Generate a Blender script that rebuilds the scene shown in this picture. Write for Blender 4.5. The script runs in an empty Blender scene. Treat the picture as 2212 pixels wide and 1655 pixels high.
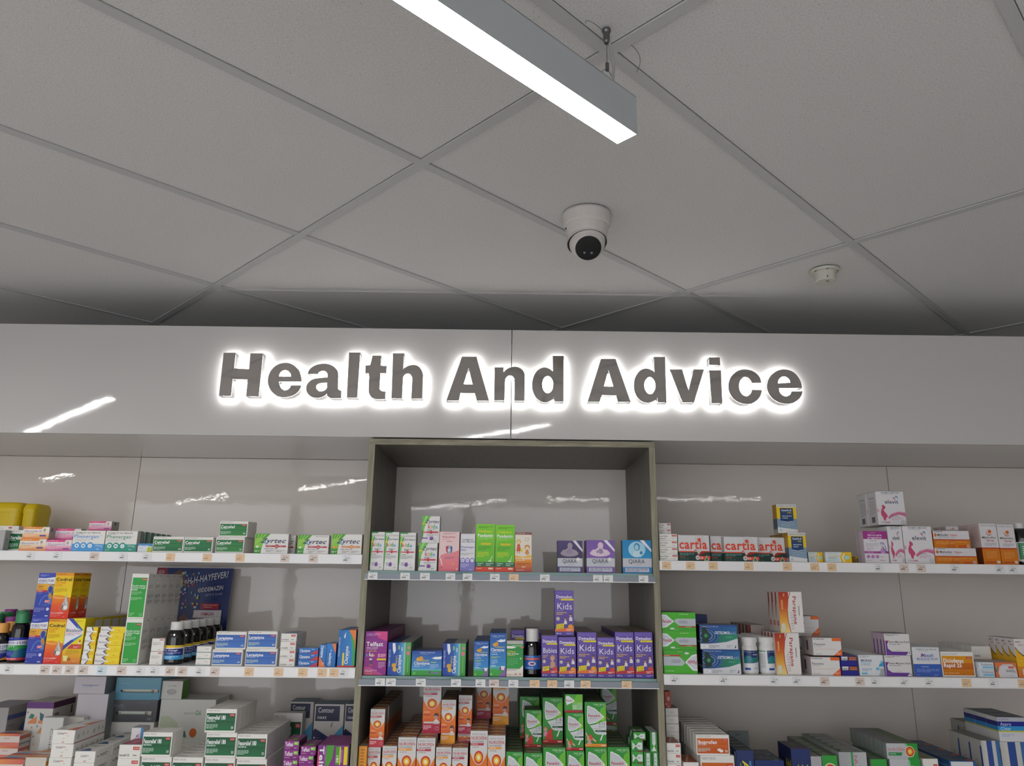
import bpy, math, random
from mathutils import Vector, Matrix
random.seed(7)
sc = bpy.context.scene
COL = sc.collection
EYE = 1.66            # eye height above the floor (m)
CEIL = 2.68           # ceiling height

# ---------------------------------------------------------------- camera, world, exposure
cam_d = bpy.data.cameras.new('camera'); cam = bpy.data.objects.new('camera', cam_d); COL.objects.link(cam)
cam_d.sensor_fit = 'HORIZONTAL'; cam_d.sensor_width = 36.0
cam_d.lens = 36.0 * 1629.132 / 2212.0
cam_d.clip_start = 0.02; cam_d.clip_end = 60
_p, _r, _y = .25736, .01158, .00354
_f = Vector((math.sin(_y)*math.cos(_p), math.cos(_y)*math.cos(_p), math.sin(_p)))
_rt = Vector((math.cos(_y), -math.sin(_y), 0)); _u = _rt.cross(_f)
_rr = math.cos(_r)*_rt + math.sin(_r)*_u; _uu = -math.sin(_r)*_rt + math.cos(_r)*_u
cam.matrix_world = Matrix(((_rr.x, _uu.x, -_f.x, 0), (_rr.y, _uu.y, -_f.y, 0), (_rr.z, _uu.z, -_f.z, EYE), (0, 0, 0, 1)))
sc.camera = cam
w = bpy.data.worlds.new('world'); sc.world = w; w.use_nodes = True
w.node_tree.nodes['Background'].inputs[0].default_value = (.9, .92, 1, 1)
w.node_tree.nodes['Background'].inputs[1].default_value = 0.15
sc.view_settings.view_transform = 'Standard'; sc.view_settings.look = 'None'
sc.view_settings.exposure = 0.1; sc.view_settings.gamma = 1.0
sc.view_settings.use_curve_mapping = False
LAMP_STRENGTH = 38.5
HALO_STRENGTH = 36.0
FILL_STRENGTH = 1.65  # glow of the fill panels added behind the viewer
sc.cycles.max_bounces = 6; sc.cycles.diffuse_bounces = 4; sc.cycles.glossy_bounces = 3
sc.cycles.transparent_max_bounces = 8
sc.cycles.sample_clamp_indirect = 4.0
sc.cycles.caustics_reflective = False; sc.cycles.caustics_refractive = False

# ---------------------------------------------------------------- helpers
def lin(h):
    if not isinstance(h, str): return tuple(h)
    h = h.lstrip('#')
    if len(h) == 3: h = ''.join(c*2 for c in h)
    out = []
    for i in (0, 2, 4):
        c = int(h[i:i+2], 16)/255
        out.append(c/12.92 if c <= .04045 else ((c+.055)/1.055)**2.4)
    return tuple(out)

def mat(name, col, rough=.5, metal=0, spec=.5, emit=None, estr=0, noise=None, bump=None, coat=0, alpha=1, trans=0):
    m = bpy.data.materials.new(name); m.use_nodes = True
    nt = m.node_tree; b = nt.nodes['Principled BSDF']
    b.inputs['Base Color'].default_value = (*lin(col), 1)
    b.inputs['Roughness'].default_value = rough; b.inputs['Metallic'].default_value = metal
    b.inputs['Specular IOR Level'].default_value = spec
    b.inputs['Coat Weight'].default_value = coat; b.inputs['Coat Roughness'].default_value = .04
    b.inputs['Alpha'].default_value = alpha; b.inputs['Transmission Weight'].default_value = trans
    if emit:
        b.inputs['Emission Color'].default_value = (*lin(emit), 1); b.inputs['Emission Strength'].default_value = estr
    tc = nt.nodes.new('ShaderNodeTexCoord')
    if noise:   # (scale, low colour, high colour[, stretch])
        n = nt.nodes.new('ShaderNodeTexNoise'); n.inputs['Scale'].default_value = noise[0]; n.inputs['Detail'].default_value = 5
        cr = nt.nodes.new('ShaderNodeValToRGB')
        cr.color_ramp.elements[0].position = .35; cr.color_ramp.elements[1].position = .65
        cr.color_ramp.elements[0].color = (*lin(noise[1]), 1); cr.color_ramp.elements[1].color = (*lin(noise[2]), 1)
        mp = nt.nodes.new('ShaderNodeMapping'); mp.inputs['Scale'].default_value = noise[3] if len(noise) > 3 else (1, 1, 1)
        nt.links.new(tc.outputs['Object'], mp.inputs[0]); nt.links.new(mp.outputs[0], n.inputs['Vector'])
        nt.links.new(n.outputs['Fac'], cr.inputs[0]); nt.links.new(cr.outputs[0], b.inputs['Base Color'])
    if bump:    # (scale, strength, distance)
        n2 = nt.nodes.new('ShaderNodeTexNoise'); n2.inputs['Scale'].default_value = bump[0]; n2.inputs['Detail'].default_value = bump[3] if len(bump) > 3 else 3
        bp = nt.nodes.new('ShaderNodeBump'); bp.inputs['Strength'].default_value = bump[1]; bp.inputs['Distance'].default_value = bump[2]
        nt.links.new(tc.outputs['Object'], n2.inputs['Vector']); nt.links.new(n2.outputs['Fac'], bp.inputs['Height'])
        nt.links.new(bp.outputs[0], b.inputs['Normal'])
        if coat: nt.links.new(bp.outputs[0], b.inputs['Coat Normal'])
    return m

def print_mat(name, rough, coat=0):
    m = bpy.data.materials.new(name); m.use_nodes = True; nt = m.node_tree; b = nt.nodes['Principled BSDF']
    a = nt.nodes.new('ShaderNodeVertexColor'); a.layer_name = 'Col'
    nt.links.new(a.outputs['Color'], b.inputs['Base Color'])
    n = nt.nodes.new('ShaderNodeTexNoise'); n.inputs['Scale'].default_value = 60
    mr = nt.nodes.new('ShaderNodeMapRange'); mr.inputs['To Min'].default_value = rough-.06; mr.inputs['To Max'].default_value = rough+.06
    nt.links.new(n.outputs['Fac'], mr.inputs['Value']); nt.links.new(mr.outputs[0], b.inputs['Roughness'])
    b.inputs['Specular IOR Level'].default_value = .45
    return m

M = dict(
    carton=print_mat('printed_carton', .42),
    label=print_mat('printed_label', .35),
)

class Geo:
    """collects coloured polygons, becomes one mesh"""
    def __init__(s): s.v = []; s.f = []; s.c = []; s.m = []
    def poly(s, pts, col, mi=0):
        i = len(s.v); s.v += [tuple(p) for p in pts]; s.f.append(tuple(range(i, i+len(pts))))
        s.c.append(col); s.m.append(mi)
    def mesh(s, name, mats, smooth=False):
        me = bpy.data.meshes.new(name); me.from_pydata(s.v, [], s.f)
        at = me.color_attributes.new('Col', 'FLOAT_COLOR', 'CORNER'); buf = []
        for f, c in zip(s.f, s.c):
            if c is None: c = (1, 1, 1)
            if isinstance(c[0], (tuple, list)):
                for k in range(len(f)): buf += [*c[k], 1.0]
            else: buf += [*c, 1.0]*len(f)
        at.data.foreach_set('color', buf)
        me.polygons.foreach_set('material_index', s.m)
        if smooth: me.polygons.foreach_set('use_smooth', [True]*len(s.f))
        for m_ in mats: me.materials.append(m_)
        me.update(); return me

def link(name, me, parent=None, loc=(0, 0, 0), rz=0, rot=None):
    o = bpy.data.objects.new(name, me); COL.objects.link(o); o.location = loc
    o.rotation_euler = rot if rot else (0, 0, rz)
    if parent: o.parent = parent
    return o
def tag(o, label, cat, group=None):
    o['label'] = label; o['category'] = cat
    if group: o['group'] = group
    return o
def struct(o): o['kind'] = 'structure'; return o

WH = (1, 1, 1)
def g_box(g, x0, x1, y0, y1, z0, z1, col=WH, ch=0.0, mi=0):
    X, Y, Z = (x0, x1), (y0, y1), (z0, z1)
    if ch <= 0:
        q = lambda *i: [(X[a], Y[b], Z[c]) for a, b, c in i]
        for idx in (((0,0,0),(1,0,0),(1,0,1),(0,0,1)), ((1,0,0),(1,1,0),(1,1,1),(1,0,1)), ((1,1,0),(0,1,0),(0,1,1),(1,1,1)),
                    ((0,1,0),(0,0,0),(0,0,1),(0,1,1)), ((0,0,1),(1,0,1),(1,1,1),(0,1,1)), ((0,1,0),(1,1,0),(1,0,0),(0,0,0))):
            g.poly(q(*idx), col, mi)
        return
    def V(a, b, c, ax):
        p = [X[a], Y[b], Z[c]]; s = [1 if k == 0 else -1 for k in (a, b, c)]
        for k in range(3):
            if k != ax: p[k] += s[k]*ch
        return tuple(p)
    cen = Vector(((x0+x1)/2, (y0+y1)/2, (z0+z1)/2))
    def add(pts):
        a, b, c = (Vector(p) for p in pts[:3]); n = (b-a).cross(c-a); m = sum((Vector(p) for p in pts), Vector())/len(pts)
        g.poly(pts if n.dot(m-cen) > 0 else pts[::-1], col, mi)
    for ax in range(3):
        for s in (0, 1):
            o = [k for k in range(3) if k != ax]; pts = []
            for i, j in ((0,0),(1,0),(1,1),(0,1)):
                t = [0,0,0]; t[ax] = s; t[o[0]] = i; t[o[1]] = j; pts.append(V(*t, ax))
            add(pts)
    for ax in range(3):           # edges parallel to ax
        o = [k for k in range(3) if k != ax]
        for i in (0, 1):
            for j in (0, 1):
                t0 = [0,0,0]; t0[o[0]] = i; t0[o[1]] = j; t1 = list(t0); t1[ax] = 1
                add([V(*t0, o[0]), V(*t1, o[0]), V(*t1, o[1]), V(*t0, o[1])])
    for a in (0, 1):
        for b in (0, 1):
            for c in (0, 1): add([V(a, b, c, 0), V(a, b, c, 1), V(a, b, c, 2)])

def g_lathe(g, prof, n=24, col=WH, mi=0, cx=0, cy=0, cz=0):
    """prof: (r, z) pairs, revolved about z"""
    for (r0, z0), (r1, z1) in zip(prof, prof[1:]):
        for k in range(n):
            a, b = 2*math.pi*k/n, 2*math.pi*(k+1)/n
            p = [(cx+r0*math.cos(a), cy+r0*math.sin(a), cz+z0), (cx+r0*math.cos(b), cy+r0*math.sin(b), cz+z0),
                 (cx+r1*math.cos(b), cy+r1*math.sin(b), cz+z1), (cx+r1*math.cos(a), cy+r1*math.sin(a), cz+z1)]
            if r0 < 1e-6: p = [p[0], p[2], p[3]]
            elif r1 < 1e-6: p = p[:3]
            g.poly(p, col, mi)

def tube(name, pts, rad, m, parent=None, cyc=False):
    cu = bpy.data.curves.new(name, 'CURVE'); cu.dimensions = '3D'; sp = cu.splines.new('NURBS')
    sp.points.add(len(pts)-1)
    for q, p in zip(sp.points, pts): q.co = (*p, 1)
    sp.use_endpoint_u = True; sp.order_u = 3; cu.bevel_depth = rad; cu.bevel_resolution = 2; cu.resolution_u = 6
    t = bpy.data.objects.new(name, cu); COL.objects.link(t)
    dg = bpy.context.evaluated_depsgraph_get(); me = bpy.data.meshes.new_from_object(t.evaluated_get(dg))
    bpy.data.objects.remove(t); bpy.data.curves.remove(cu)
    me.materials.clear(); me.materials.append(m); me.name = name
    return link(name, me, parent)

# ---------------------------------------------------------------- print on surfaces
_txt = {}
def text_tris(s, b):
    b = max(-.006, min(.023, b*.7)); k = (s, b)
    if k in _txt: return _txt[k]
    cu = bpy.data.curves.new('t', 'FONT'); cu.body = s; cu.size = 1; cu.resolution_u = 2; cu.offset = b; cu.fill_mode = 'FRONT'; cu.space_character = 1.03+b*2
    o = bpy.data.objects.new('t', cu); COL.objects.link(o)
    dg = bpy.context.evaluated_depsgraph_get(); me = bpy.data.meshes.new_from_object(o.evaluated_get(dg))
    vs = [(v.co.x, v.co.y) for v in me.vertices]; fs = [tuple(p.vertices) for p in me.polygons]
    bpy.data.objects.remove(o); bpy.data.curves.remove(cu); bpy.data.meshes.remove(me)
    x0 = min(v[0] for v in vs); x1 = max(v[0] for v in vs)
    _txt[k] = (vs, fs, x0, x1); return _txt[k]
CAPH = None
def capheight():
    global CAPH
    if CAPH is None: CAPH = max(v[1] for v in text_tris('H', 0)[0])
    return CAPH

# op constructors; coordinates are fractions of the face, x to the right, y up
def R(x0, y0, x1, y1, c, c2=None): return ('R', x0, y0, x1, y1, lin(c), lin(c2) if c2 else None)
def RH(x0, y0, x1, y1, c, c2): return ('H', x0, y0, x1, y1, lin(c), lin(c2))
def P(c, *xy): return ('P', list(zip(xy[::2], xy[1::2])), lin(c))
def E(cx, cy, rx, ry, c, n=18, a=0): return ('P', [(cx+rx*math.cos(2*math.pi*k/n+a), cy+ry*math.sin(2*math.pi*k/n+a)) for k in range(n)], lin(c))
def T(s, x0, x1, y0, y1, c, b=.012, rot=0, sl=0): return ('T', s, x0, x1, y0, y1, lin(c), b, rot, sl)
def G(x0, x1, y0, y1, n, c, sd=1): return ('G', x0, x1, y0, y1, n, lin(c), sd)
def CR(cx, cy, r, asp, c, n=18): return E(cx, cy, r, r*asp, c, n)   # true circle, asp = width/height of the face

def clip01(pts):
    for ax in (0, 1):
        for lim, sg in ((0, 1), (1, -1)):
            out = []
            for i in range(len(pts)):
                p, q = pts[i-1], pts[i]; ip, iq = (p[ax]-lim)*sg >= 0, (q[ax]-lim)*sg >= 0
                if ip != iq:
                    t = (lim-p[ax])/(q[ax]-p[ax]); out.append((p[0]+(q[0]-p[0])*t, p[1]+(q[1]-p[1])*t))
                if iq: out.append(q)
            pts = out
            if not pts: return pts
    return pts
def draw(g, ops, fr, sub=1):
    """fr(u, v, layer) -> point; u, v in 0..1"""
    L = 0
    def quad(x0, y0, x1, y1, cb, ct, L, horiz=False):
        n = max(1, int(math.ceil(sub*(x1-x0)))) if sub > 1 else 1
        for k in range(n):
            a = x0+(x1-x0)*k/n; b = x0+(x1-x0)*(k+1)/n
            pts = [fr(a, y0, L), fr(b, y0, L), fr(b, y1, L), fr(a, y1, L)]
            if ct is None: g.poly(pts, cb)
            elif horiz: g.poly(pts, [cb, ct, ct, cb])
            else: g.poly(pts, [cb, cb, ct, ct])
    for op in ops:
        L += 1; k = op[0]
        if k == 'R': quad(op[1], op[2], op[3], op[4], op[5], op[6], L)
        elif k == 'H': quad(op[1], op[2], op[3], op[4], op[5], op[6], L, True)
        elif k == 'P':
            pp = clip01(op[1])
            if len(pp) > 2: g.poly([fr(x, y, L) for x, y in pp], op[2])
        elif k == 'G':
            _, x0, x1, y0, y1, n, c, sd = op; rnd = random.Random(sd*13+n)
            for i in range(n):
                yy = y1-(y1-y0)*(i+.15)/n; h = (y1-y0)/n*.5; x = x0; xe = x0+(x1-x0)*(1 if i < n-1 else .6)
                while x < xe-.01*(x1-x0):
                    wd = min((x1-x0)*rnd.uniform(.1, .28), xe-x); quad(x, yy-h, x+wd, yy, c, None, L); x += wd+(x1-x0)*.035
        elif k == 'T':
            _, s, x0, x1, y0, y1, c, b, rot, sl = op
            vs, fs, a0, a1 = text_tris(s, b); ch = capheight(); W = a1-a0
            for f in fs:
                pts = []
                for i in f:
                    px, py = (vs[i][0]-a0)/W, vs[i][1]/ch
                    px += sl*py/max(1, len(s))
                    if rot == 0: q = (x0+(x1-x0)*px, y0+(y1-y0)*py)
                    elif rot == 90: q = (x1-(x1-x0)*py, y0+(y1-y0)*px)
                    elif rot == -90: q = (x0+(x1-x0)*py, y1-(y1-y0)*px)
                    else: q = (x1-(x1-x0)*px, y1-(y1-y0)*py)
                    pts.append(fr(q[0], q[1], L))
                g.poly(pts, c)

EPS = .00012
def carton_mesh(key, d, w, dp, h):
    g = Geo(); base = lin(d.get('base', '#e9e6e0')); g_box(g, 0, w, 0, dp, 0, h, base, min(.0012, w*.04, dp*.04, h*.04))
    e = lambda L: EPS*L
    fr = {'front': lambda u, v, L: (u*w, -e(L), v*h), 'right': lambda u, v, L: (w+e(L), u*dp, v*h),
          'left': lambda u, v, L: (-e(L), (1-u)*dp, v*h), 'top': lambda u, v, L: (u*w, v*dp, h+e(L)),
          'back': lambda u, v, L: ((1-u)*w, dp+e(L), v*h), 'bottom': lambda u, v, L: (u*w, (1-v)*dp, -e(L))}
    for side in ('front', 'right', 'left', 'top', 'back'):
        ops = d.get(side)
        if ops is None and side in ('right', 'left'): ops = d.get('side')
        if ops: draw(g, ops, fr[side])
    return g.mesh(key, [M['carton']])
# ---------------------------------------------------------------- carton artwork
W_ = '#ece9e3'; GY = '#8a8a8a'; DK = '#3a3a3c'
def badge(x0, x1, y0, y1): return [R(x0, y0, x1, y1, '#c4302c'), T('ACTION', x0+(x1-x0)*.12, x1-(x1-x0)*.12, y0+(y1-y0)*.25, y1-(y1-y0)*.25, '#f2d8d4', .02)]
def endflap(name, n=''):
    return [R(.02, .5, .98, .52, '#dedbd4')] + badge(.64, .93, .62, .86) + [T(name, .05, .5, .16, .34, '#55504e', .02), G(.66, .95, .14, .3, 1, '#8b8885')]
def act(name, lo, hi, num, header=True, sidetext=False, sub=None, tl=.82):
    f = [G(.04, .42, .87, .95, 1, '#8d8b88')] if not header else [T('PHARMACY MEDICINE', .04, .44, .89, .955, '#908e8a', 0)]
    f += [R(.025, .09, .965, .82, lo, hi), R(.025, .42, .965, .6, hi, lo), T(name, .05, .05+.6*tl, .55, .72, '#ffffff', .035), G(.05, .5, .47, .52, 1, '#cfe0d4', 3),
          G(.05, .42, .16, .36, 4, '#bcd4c4', 5)] + badge(.78, .94, .7, .79)
    if num: f += [R(.84, .13, .945, .29, hi, lo), T(num, .855, .93, .16, .27, '#e8f0ea', .02)]
    return dict(front=f, top=[G(.08, .6, .3, .6, 1, '#8b8885', 2), G(.75, .95, .3, .5, 1, '#c0a09c', 4)], side=[R(0, .02, .012, .98, '#cfccc6')])
def pen(x0, x1, y, r): return [R(x0+.05, y-r, x1, y+r, '#4c5250', '#c9cfc4'), P('#20282c', x0, y, x0+.06, y+r, x0+.06, y-r), R(x0+.12, y-r*.3, x1-.12, y+r*.6, '#cfd4c8'),
    R(x1-.16, y-r*1.1, x1-.1, y+r*1.1, '#3a3c3e', '#b0a898'), R(x1-.1, y-r*.9, x1-.02, y+r*.9, '#a39a8c', '#d8d2c8'), R(x1-.02, y-r, x1, y+r, '#1c1e20')]
def kid(cx, cy, s, hair, skin, shirt, asp):
    return [P(shirt, cx-s*1.1, cy-s*asp*4, cx-s*.9, cy-s*asp*1.6, cx-s*.3, cy-s*asp*1.1, cx+s*.4, cy-s*asp*1.1, cx+s*1.1, cy-s*asp*1.8, cx+s*1.3, cy-s*asp*4),
            E(cx, cy+s*asp*.2, s*1.02, s*asp*1.12, hair), E(cx-s*.08, cy-s*asp*.15, s*.82, s*asp*.92, skin), P(hair, cx-s*.95, cy+s*asp*.3, cx+s*.95, cy+s*asp*.3, cx+s*.7, cy+s*asp*1.1, cx-s*.6, cy+s*asp*1.15),
            R(cx-s*.45, cy-s*asp*.15, cx-s*.25, cy, '#3a2c28'), R(cx+s*.1, cy-s*asp*.15, cx+s*.3, cy, '#3a2c28'), R(cx-s*.3, cy-s*asp*.62, cx+s*.15, cy-s*asp*.52, '#a85a50')]

D = {}
D['allerelief'] = act('Allerelief', '#0f7a44', '#0a5c34', None)
D['cet10'] = act('Cetrelief', '#0d6a3c', '#2b7f43', '10'); D['cet30'] = act('Cetrelief', '#0d6a3c', '#1f7a42', '30'); D['cet70'] = act('Cetrelief', '#2f8a3c', '#15703a', '70')
D['fex10'] = act('Fexorelief 180', '#0e6a3a', '#0a5030', '10', tl=1); D['fex50'] = act('Fexorelief 180', '#0e6a3a', '#0a5030', '50', tl=1); D['fex70'] = act('Fexorelief 180', '#0e6a3a', '#0a5030', '70', tl=1)
D['fex20'] = act('Fexorelief 180', '#0e6a3a', '#0a5030', '20', tl=1)
for k in ('fex10', 'fex50', 'fex70', 'fex20'): D[k]['front'].insert(5, G(.05, .55, .44, .48, 1, '#cfe0d4', 9))
D['lor10'] = act('Lorastyne', '#3f74c4', '#2f5fb0', '10', tl=.85); D['lor30'] = act('Lorastyne', '#3f74c4', '#2f5fb0', '30', tl=.85)
D['ibu'] = act('Ibuprofen', '#c9541c', '#d2691e', '96', tl=.95); D['ibu']['front'] += [E(.68, .27, .06, .07, '#f0e6dc'), E(.74, .22, .06, .07, '#f6efe6')]
D['ibu']['top'] = [G(.1, .6, .35, .6, 1, '#77736f', 6), G(.7, .9, .35, .6, 1, '#a98f88')]
D['diclo'] = dict(front=[T('PHARMACIST ONLY MEDICINE', .04, .5, .88, .93, GY, 0), R(.02, .06, .96, .83, '#c8700f', '#e09a14'), R(.02, .3, .96, .55, '#c2601a', '#c8700f'),
    T('Diclofenac', .06, .68, .56, .72, '#fff', .03), T('Rapid 25', .06, .6, .38, .53, '#fff', .03)] + badge(.76, .94, .72, .79) + [G(.05, .8, .12, .16, 1, '#f0c890')], top=[G(.1, .6, .3, .6, 1, GY)])
D['double'] = dict(front=[R(.07, .03, .93, .91, '#2aa336', '#27a040')] + badge(.62, .9, .85, .89) + [T('Double Action', .09, .87, .71, .745, '#e8f4e4', .03), T('Chesty Cough', .09, .87, .665, .7, '#e8f4e4', .03),
    T('Relief', .09, .42, .62, .655, '#e8f4e4', .03), G(.1, .7, .52, .6, 4, '#8fce90', 3), G(.1, .75, .4, .47, 3, '#9fd8a0', 8), G(.1, .42, .05, .13, 3, '#9fd8a0'), R(.68, .05, .9, .12, '#57b55c')],
    side=[R(.0, 0, .02, 1, '#bdb9b4'), E(.7, .95, .1, .014, '#b08080'), T('Double Action', .15, .7, .73, .75, '#55524f', .01), T('Chesty Cough', .15, .7, .7, .72, '#55524f', .01), T('Relief', .15, .4, .67, .69, '#55524f', .01)] +
         [R(.08, y, .9, y+.003, '#9c9a95') for y in (.62, .58, .55, .42, .3)] + [G(.1, .85, .44, .53, 4, '#9c9a95'), G(.1, .85, .32, .4, 3, '#9c9a95')])
D['allersoothe10'] = dict(base='#efe6dc', front=[R(0, 0, 1, .5, '#e8842c', '#f4d9b8'), P('#ee8f36', 0, .82, .7, .82, .76, 1, 0, 1), G(.1, .68, .88, .95, 1, '#f7d8b4'), T('Allersoothe 10', .06, .7, .55, .72, '#8a6f9a', .0),
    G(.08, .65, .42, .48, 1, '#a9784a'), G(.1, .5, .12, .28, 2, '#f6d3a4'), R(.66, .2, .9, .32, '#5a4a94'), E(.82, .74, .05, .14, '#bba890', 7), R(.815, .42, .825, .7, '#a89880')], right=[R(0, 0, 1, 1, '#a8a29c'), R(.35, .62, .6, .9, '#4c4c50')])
D['allersoothe25'] = dict(base='#efe2e4', front=[R(0, 0, 1, .5, '#d2488a', '#f0c4d4'), P('#dc4a88', 0, .8, .72, .8, .76, 1, 0, 1), G(.1, .68, .87, .95, 1, '#f0a8c4'), T('Allersoothe 25', .06, .74, .52, .7, '#9a6aa6', .0),
    G(.08, .65, .42, .48, 1, '#b84a86'), G(.1, .5, .12, .28, 2, '#f4b4d0'), R(.68, .14, .92, .27, '#8f4aa0'), E(.84, .74, .05, .14, '#c8a8a0', 7), R(.835, .42, .845, .7, '#a89880')], right=[R(0, 0, 1, 1, '#a8a29c'), R(.35, .62, .6, .9, '#4c4c50')])
def phen(c, c2, mg): return dict(front=[T('PHARMACIST ONLY MEDICINE', .07, .84, .86, .925, '#45454a', .012), G(.07, .45, .81, .84, 1, '#8a8a8c'), T('Phenergan', .04, .8, .64, .8, c2, .012), E(.86, .75, .012, .02, c2),
    G(.07, .65, .5, .58, 2, '#b8c4cc'), R(0, 0, 1, .36, c), CR(.16, .3, .095, 1.5, c), CR(.36, .3, .095, 1.5, c), CR(.57, .3, .095, 1.5, c), CR(.16, .27, .068, 1.5, '#e4eef4'), CR(.36, .27, .068, 1.5, '#e4eef4'), CR(.57, .27, .068, 1.5, '#e4eef4'),
    CR(.16, .27, .03, 1.5, c), R(.325, .24, .395, .3, c), CR(.57, .27, .035, 1.5, '#c4dcec'), T(mg, .74, .95, .24, .33, '#d8ecf6', 0), G(.78, .94, .06, .14, 1, '#c4e0f0'), G(.05, .25, .06, .1, 1, '#c4e0f0')], side=[R(0, 0, 1, 1, '#b4b2b0')])
D['phen10'] = phen('#4f9fdc', '#4f8fd0', '10mg'); D['phen25'] = phen('#2f9c86', '#3c8f6c', '25mg')
D['greenwhite'] = dict(base='#e2e4e0', right=[R(0, .36, .62, 1, '#22705a', '#2a7860'), R(.62, 0, 1, 1, '#8fa098')], front=[R(.05, .4, .95, .95, '#22705a')])
D['histaclear'] = dict(base='#dfe6ea', front=[R(0, .7, 1, 1, '#2e7fb8', '#4a96c8'), T('Histaclear', .08, .78, .68, .84, '#e8f2fa', .01), G(.1, .6, .42, .5, 1, '#88b0cc'), R(.7, 0, 1, .5, '#e4c020'), E(.84, .34, .12, .3, '#a8cc40', 9)])
def zyr(num, bar, w2=0):
    rays = []
    for k in range(9):
        a = math.radians(60+k*21); rays.append(P('#b8dc70', .1+.07*math.cos(a), .42+.12*math.sin(a), .1+.42*math.cos(a-.04), .42+.62*math.sin(a-.04), .1+.42*math.cos(a+.06), .42+.62*math.sin(a+.06)))
    clip = [P('#4aa82c', 0, 0, .2, 0, .22, .3, .25, .5, .34, .8, .46, 1, 0, 1), P('#8ccc40', 0, .3, .2, .3, .24, .5, .33, .78, .2, .8, 0, .75)]
    ok = [P('#b4dc6c', .02, .45, .3, .76, .33, .8), P('#b4dc6c', .02, .45, .2, .98, .24, .99), P('#b4dc6c', .02, .45, .1, .98, .13, .99), P('#b4dc6c', .02, .45, .3, .98, .34, .97), P('#a8d860', .02, .45, 0, .98, .03, .99), P('#3c9c28', 0, .0, .19, 0, .2, .2, 0, .25)]
    return dict(base='#ebe8e4', front=clip+ok+[R(.8 if not w2 else .55, .9, .97, .93, '#b8b4b0') if w2 else R(.9, .93, .97, .94, '#d0ccc8'), T('Zyrtec', .16, .9, .54, .76, '#33385c', .02, 0, .5), P('#5ab0dc', .3, .5, .36, .72, .34, .72, .26, .5), G(.32, .55, .45, .47, 1, '#b0b0b4'),
        R(.34, .33, .92, .41, bar), P(bar, .92, .31, .96, .37, .92, .43), CR(.67, .37, .055, 1.8, bar), T('24', .64, .7, .33, .4, '#f4e4e4', .02), G(.38, .6, .355, .385, 1, '#f0c8c8'), G(.74, .9, .355, .385, 1, '#f0c8c8'), G(.3, .92, .22, .26, 1, '#5a5a64', 2), G(.36, .6, .06, .18, 2, '#aaa8a8'), G(.66, .92, .08, .18, 2, '#aaa8a8'),
        E(.1, .34, .045, .055, '#e8ece4'), T(num, .03, .1, .08, .16, '#ffffff', .03), G(.12, .2, .08, .16, 2, '#cfe8c0')], right=[R(0, 0, 1, 1, '#cfc9c5'), E(.5, .5, .3, .09, '#d89088', 8), R(.1, .3, .7, .36, '#b83c40')])
D['zyr10'] = zyr('10', '#b8303a'); D['zyr30'] = zyr('30', '#b8303a', 1); D['zyrcap'] = zyr('10', '#e08a3c')
D['zyrcap']['front'] = D['zyrcap']['front']+[E(.13, .34, .09, .05, '#e8a020')]
D['white'] = dict(front=[G(.1, .6, .55, .7, 1, '#a8a4a0')])
D['whitered'] = dict(front=[G(.1, .4, .35, .6, 1, '#a8a4a0'), E(.6, .6, .1, .2, '#c86a60')])
D['sidegrey'] = dict(base='#aaa9a8', right=[G(.3, .8, .5, .6, 1, '#6c6c70')])
def duro(): return dict(base='#2c3a9c', front=[R(0, 0, 1, 1, '#2a3aa0', '#3c4cb4'), P('#e8e6ea', 0, .76, 1, .75, 1, .91, .4, .88, 0, .885), P('#e6a82c', 0, .61, 1, .6, 1, .73, .5, .755, 0, .75), R(0, .565, .62, .61, '#bc2c44'),
    G(.1, .6, .92, .96, 2, '#a8b0dc'), T('DURO-TUSS', .07, .93, .8, .85, '#46448c', .02), G(.08, .9, .765, .785, 1, '#7c7cb0'), T('DRY', .08, .4, .67, .71, '#8a5a20', .02), G(.08, .6, .63, .65, 1, '#9a6a28'), T('FORTE', .06, .36, .572, .6, '#f0d0d4', .02),
    G(.06, .55, .53, .55, 1, '#8890d0'), P('#4c7cc8', .25, .28, .35, .42, .55, .5, .8, .5, 1, .44, 1, .3, .6, .27), E(.82, .63, .16, .09, '#7c98d8'), E(.82, .63, .13, .078, '#2c3c90'), P('#3444a8', .32, .28, .42, .42, .6, .48, .75, .48, .8, .3, .5, .28),
    E(.85, .5, .1, .05, '#c0943c'), E(.9, .46, .1, .05, '#b88a34'), R(.6, .33, .9, .39, '#d87078'), G(.62, .88, .335, .385, 2, '#f4c8c8'), R(0, .255, 1, .262, '#5868c4'), G(.06, .66, .12, .22, 3, '#9098d8'), E(.84, .19, .09, .035, '#d8dcf0'), G(.06, .3, .03, .05, 1, '#a0a8e0'), R(.74, .03, .92, .05, '#d8dcf0')],
    side=[R(0, 0, 1, 1, '#2a3690')])
D['duro'] = duro()
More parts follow.
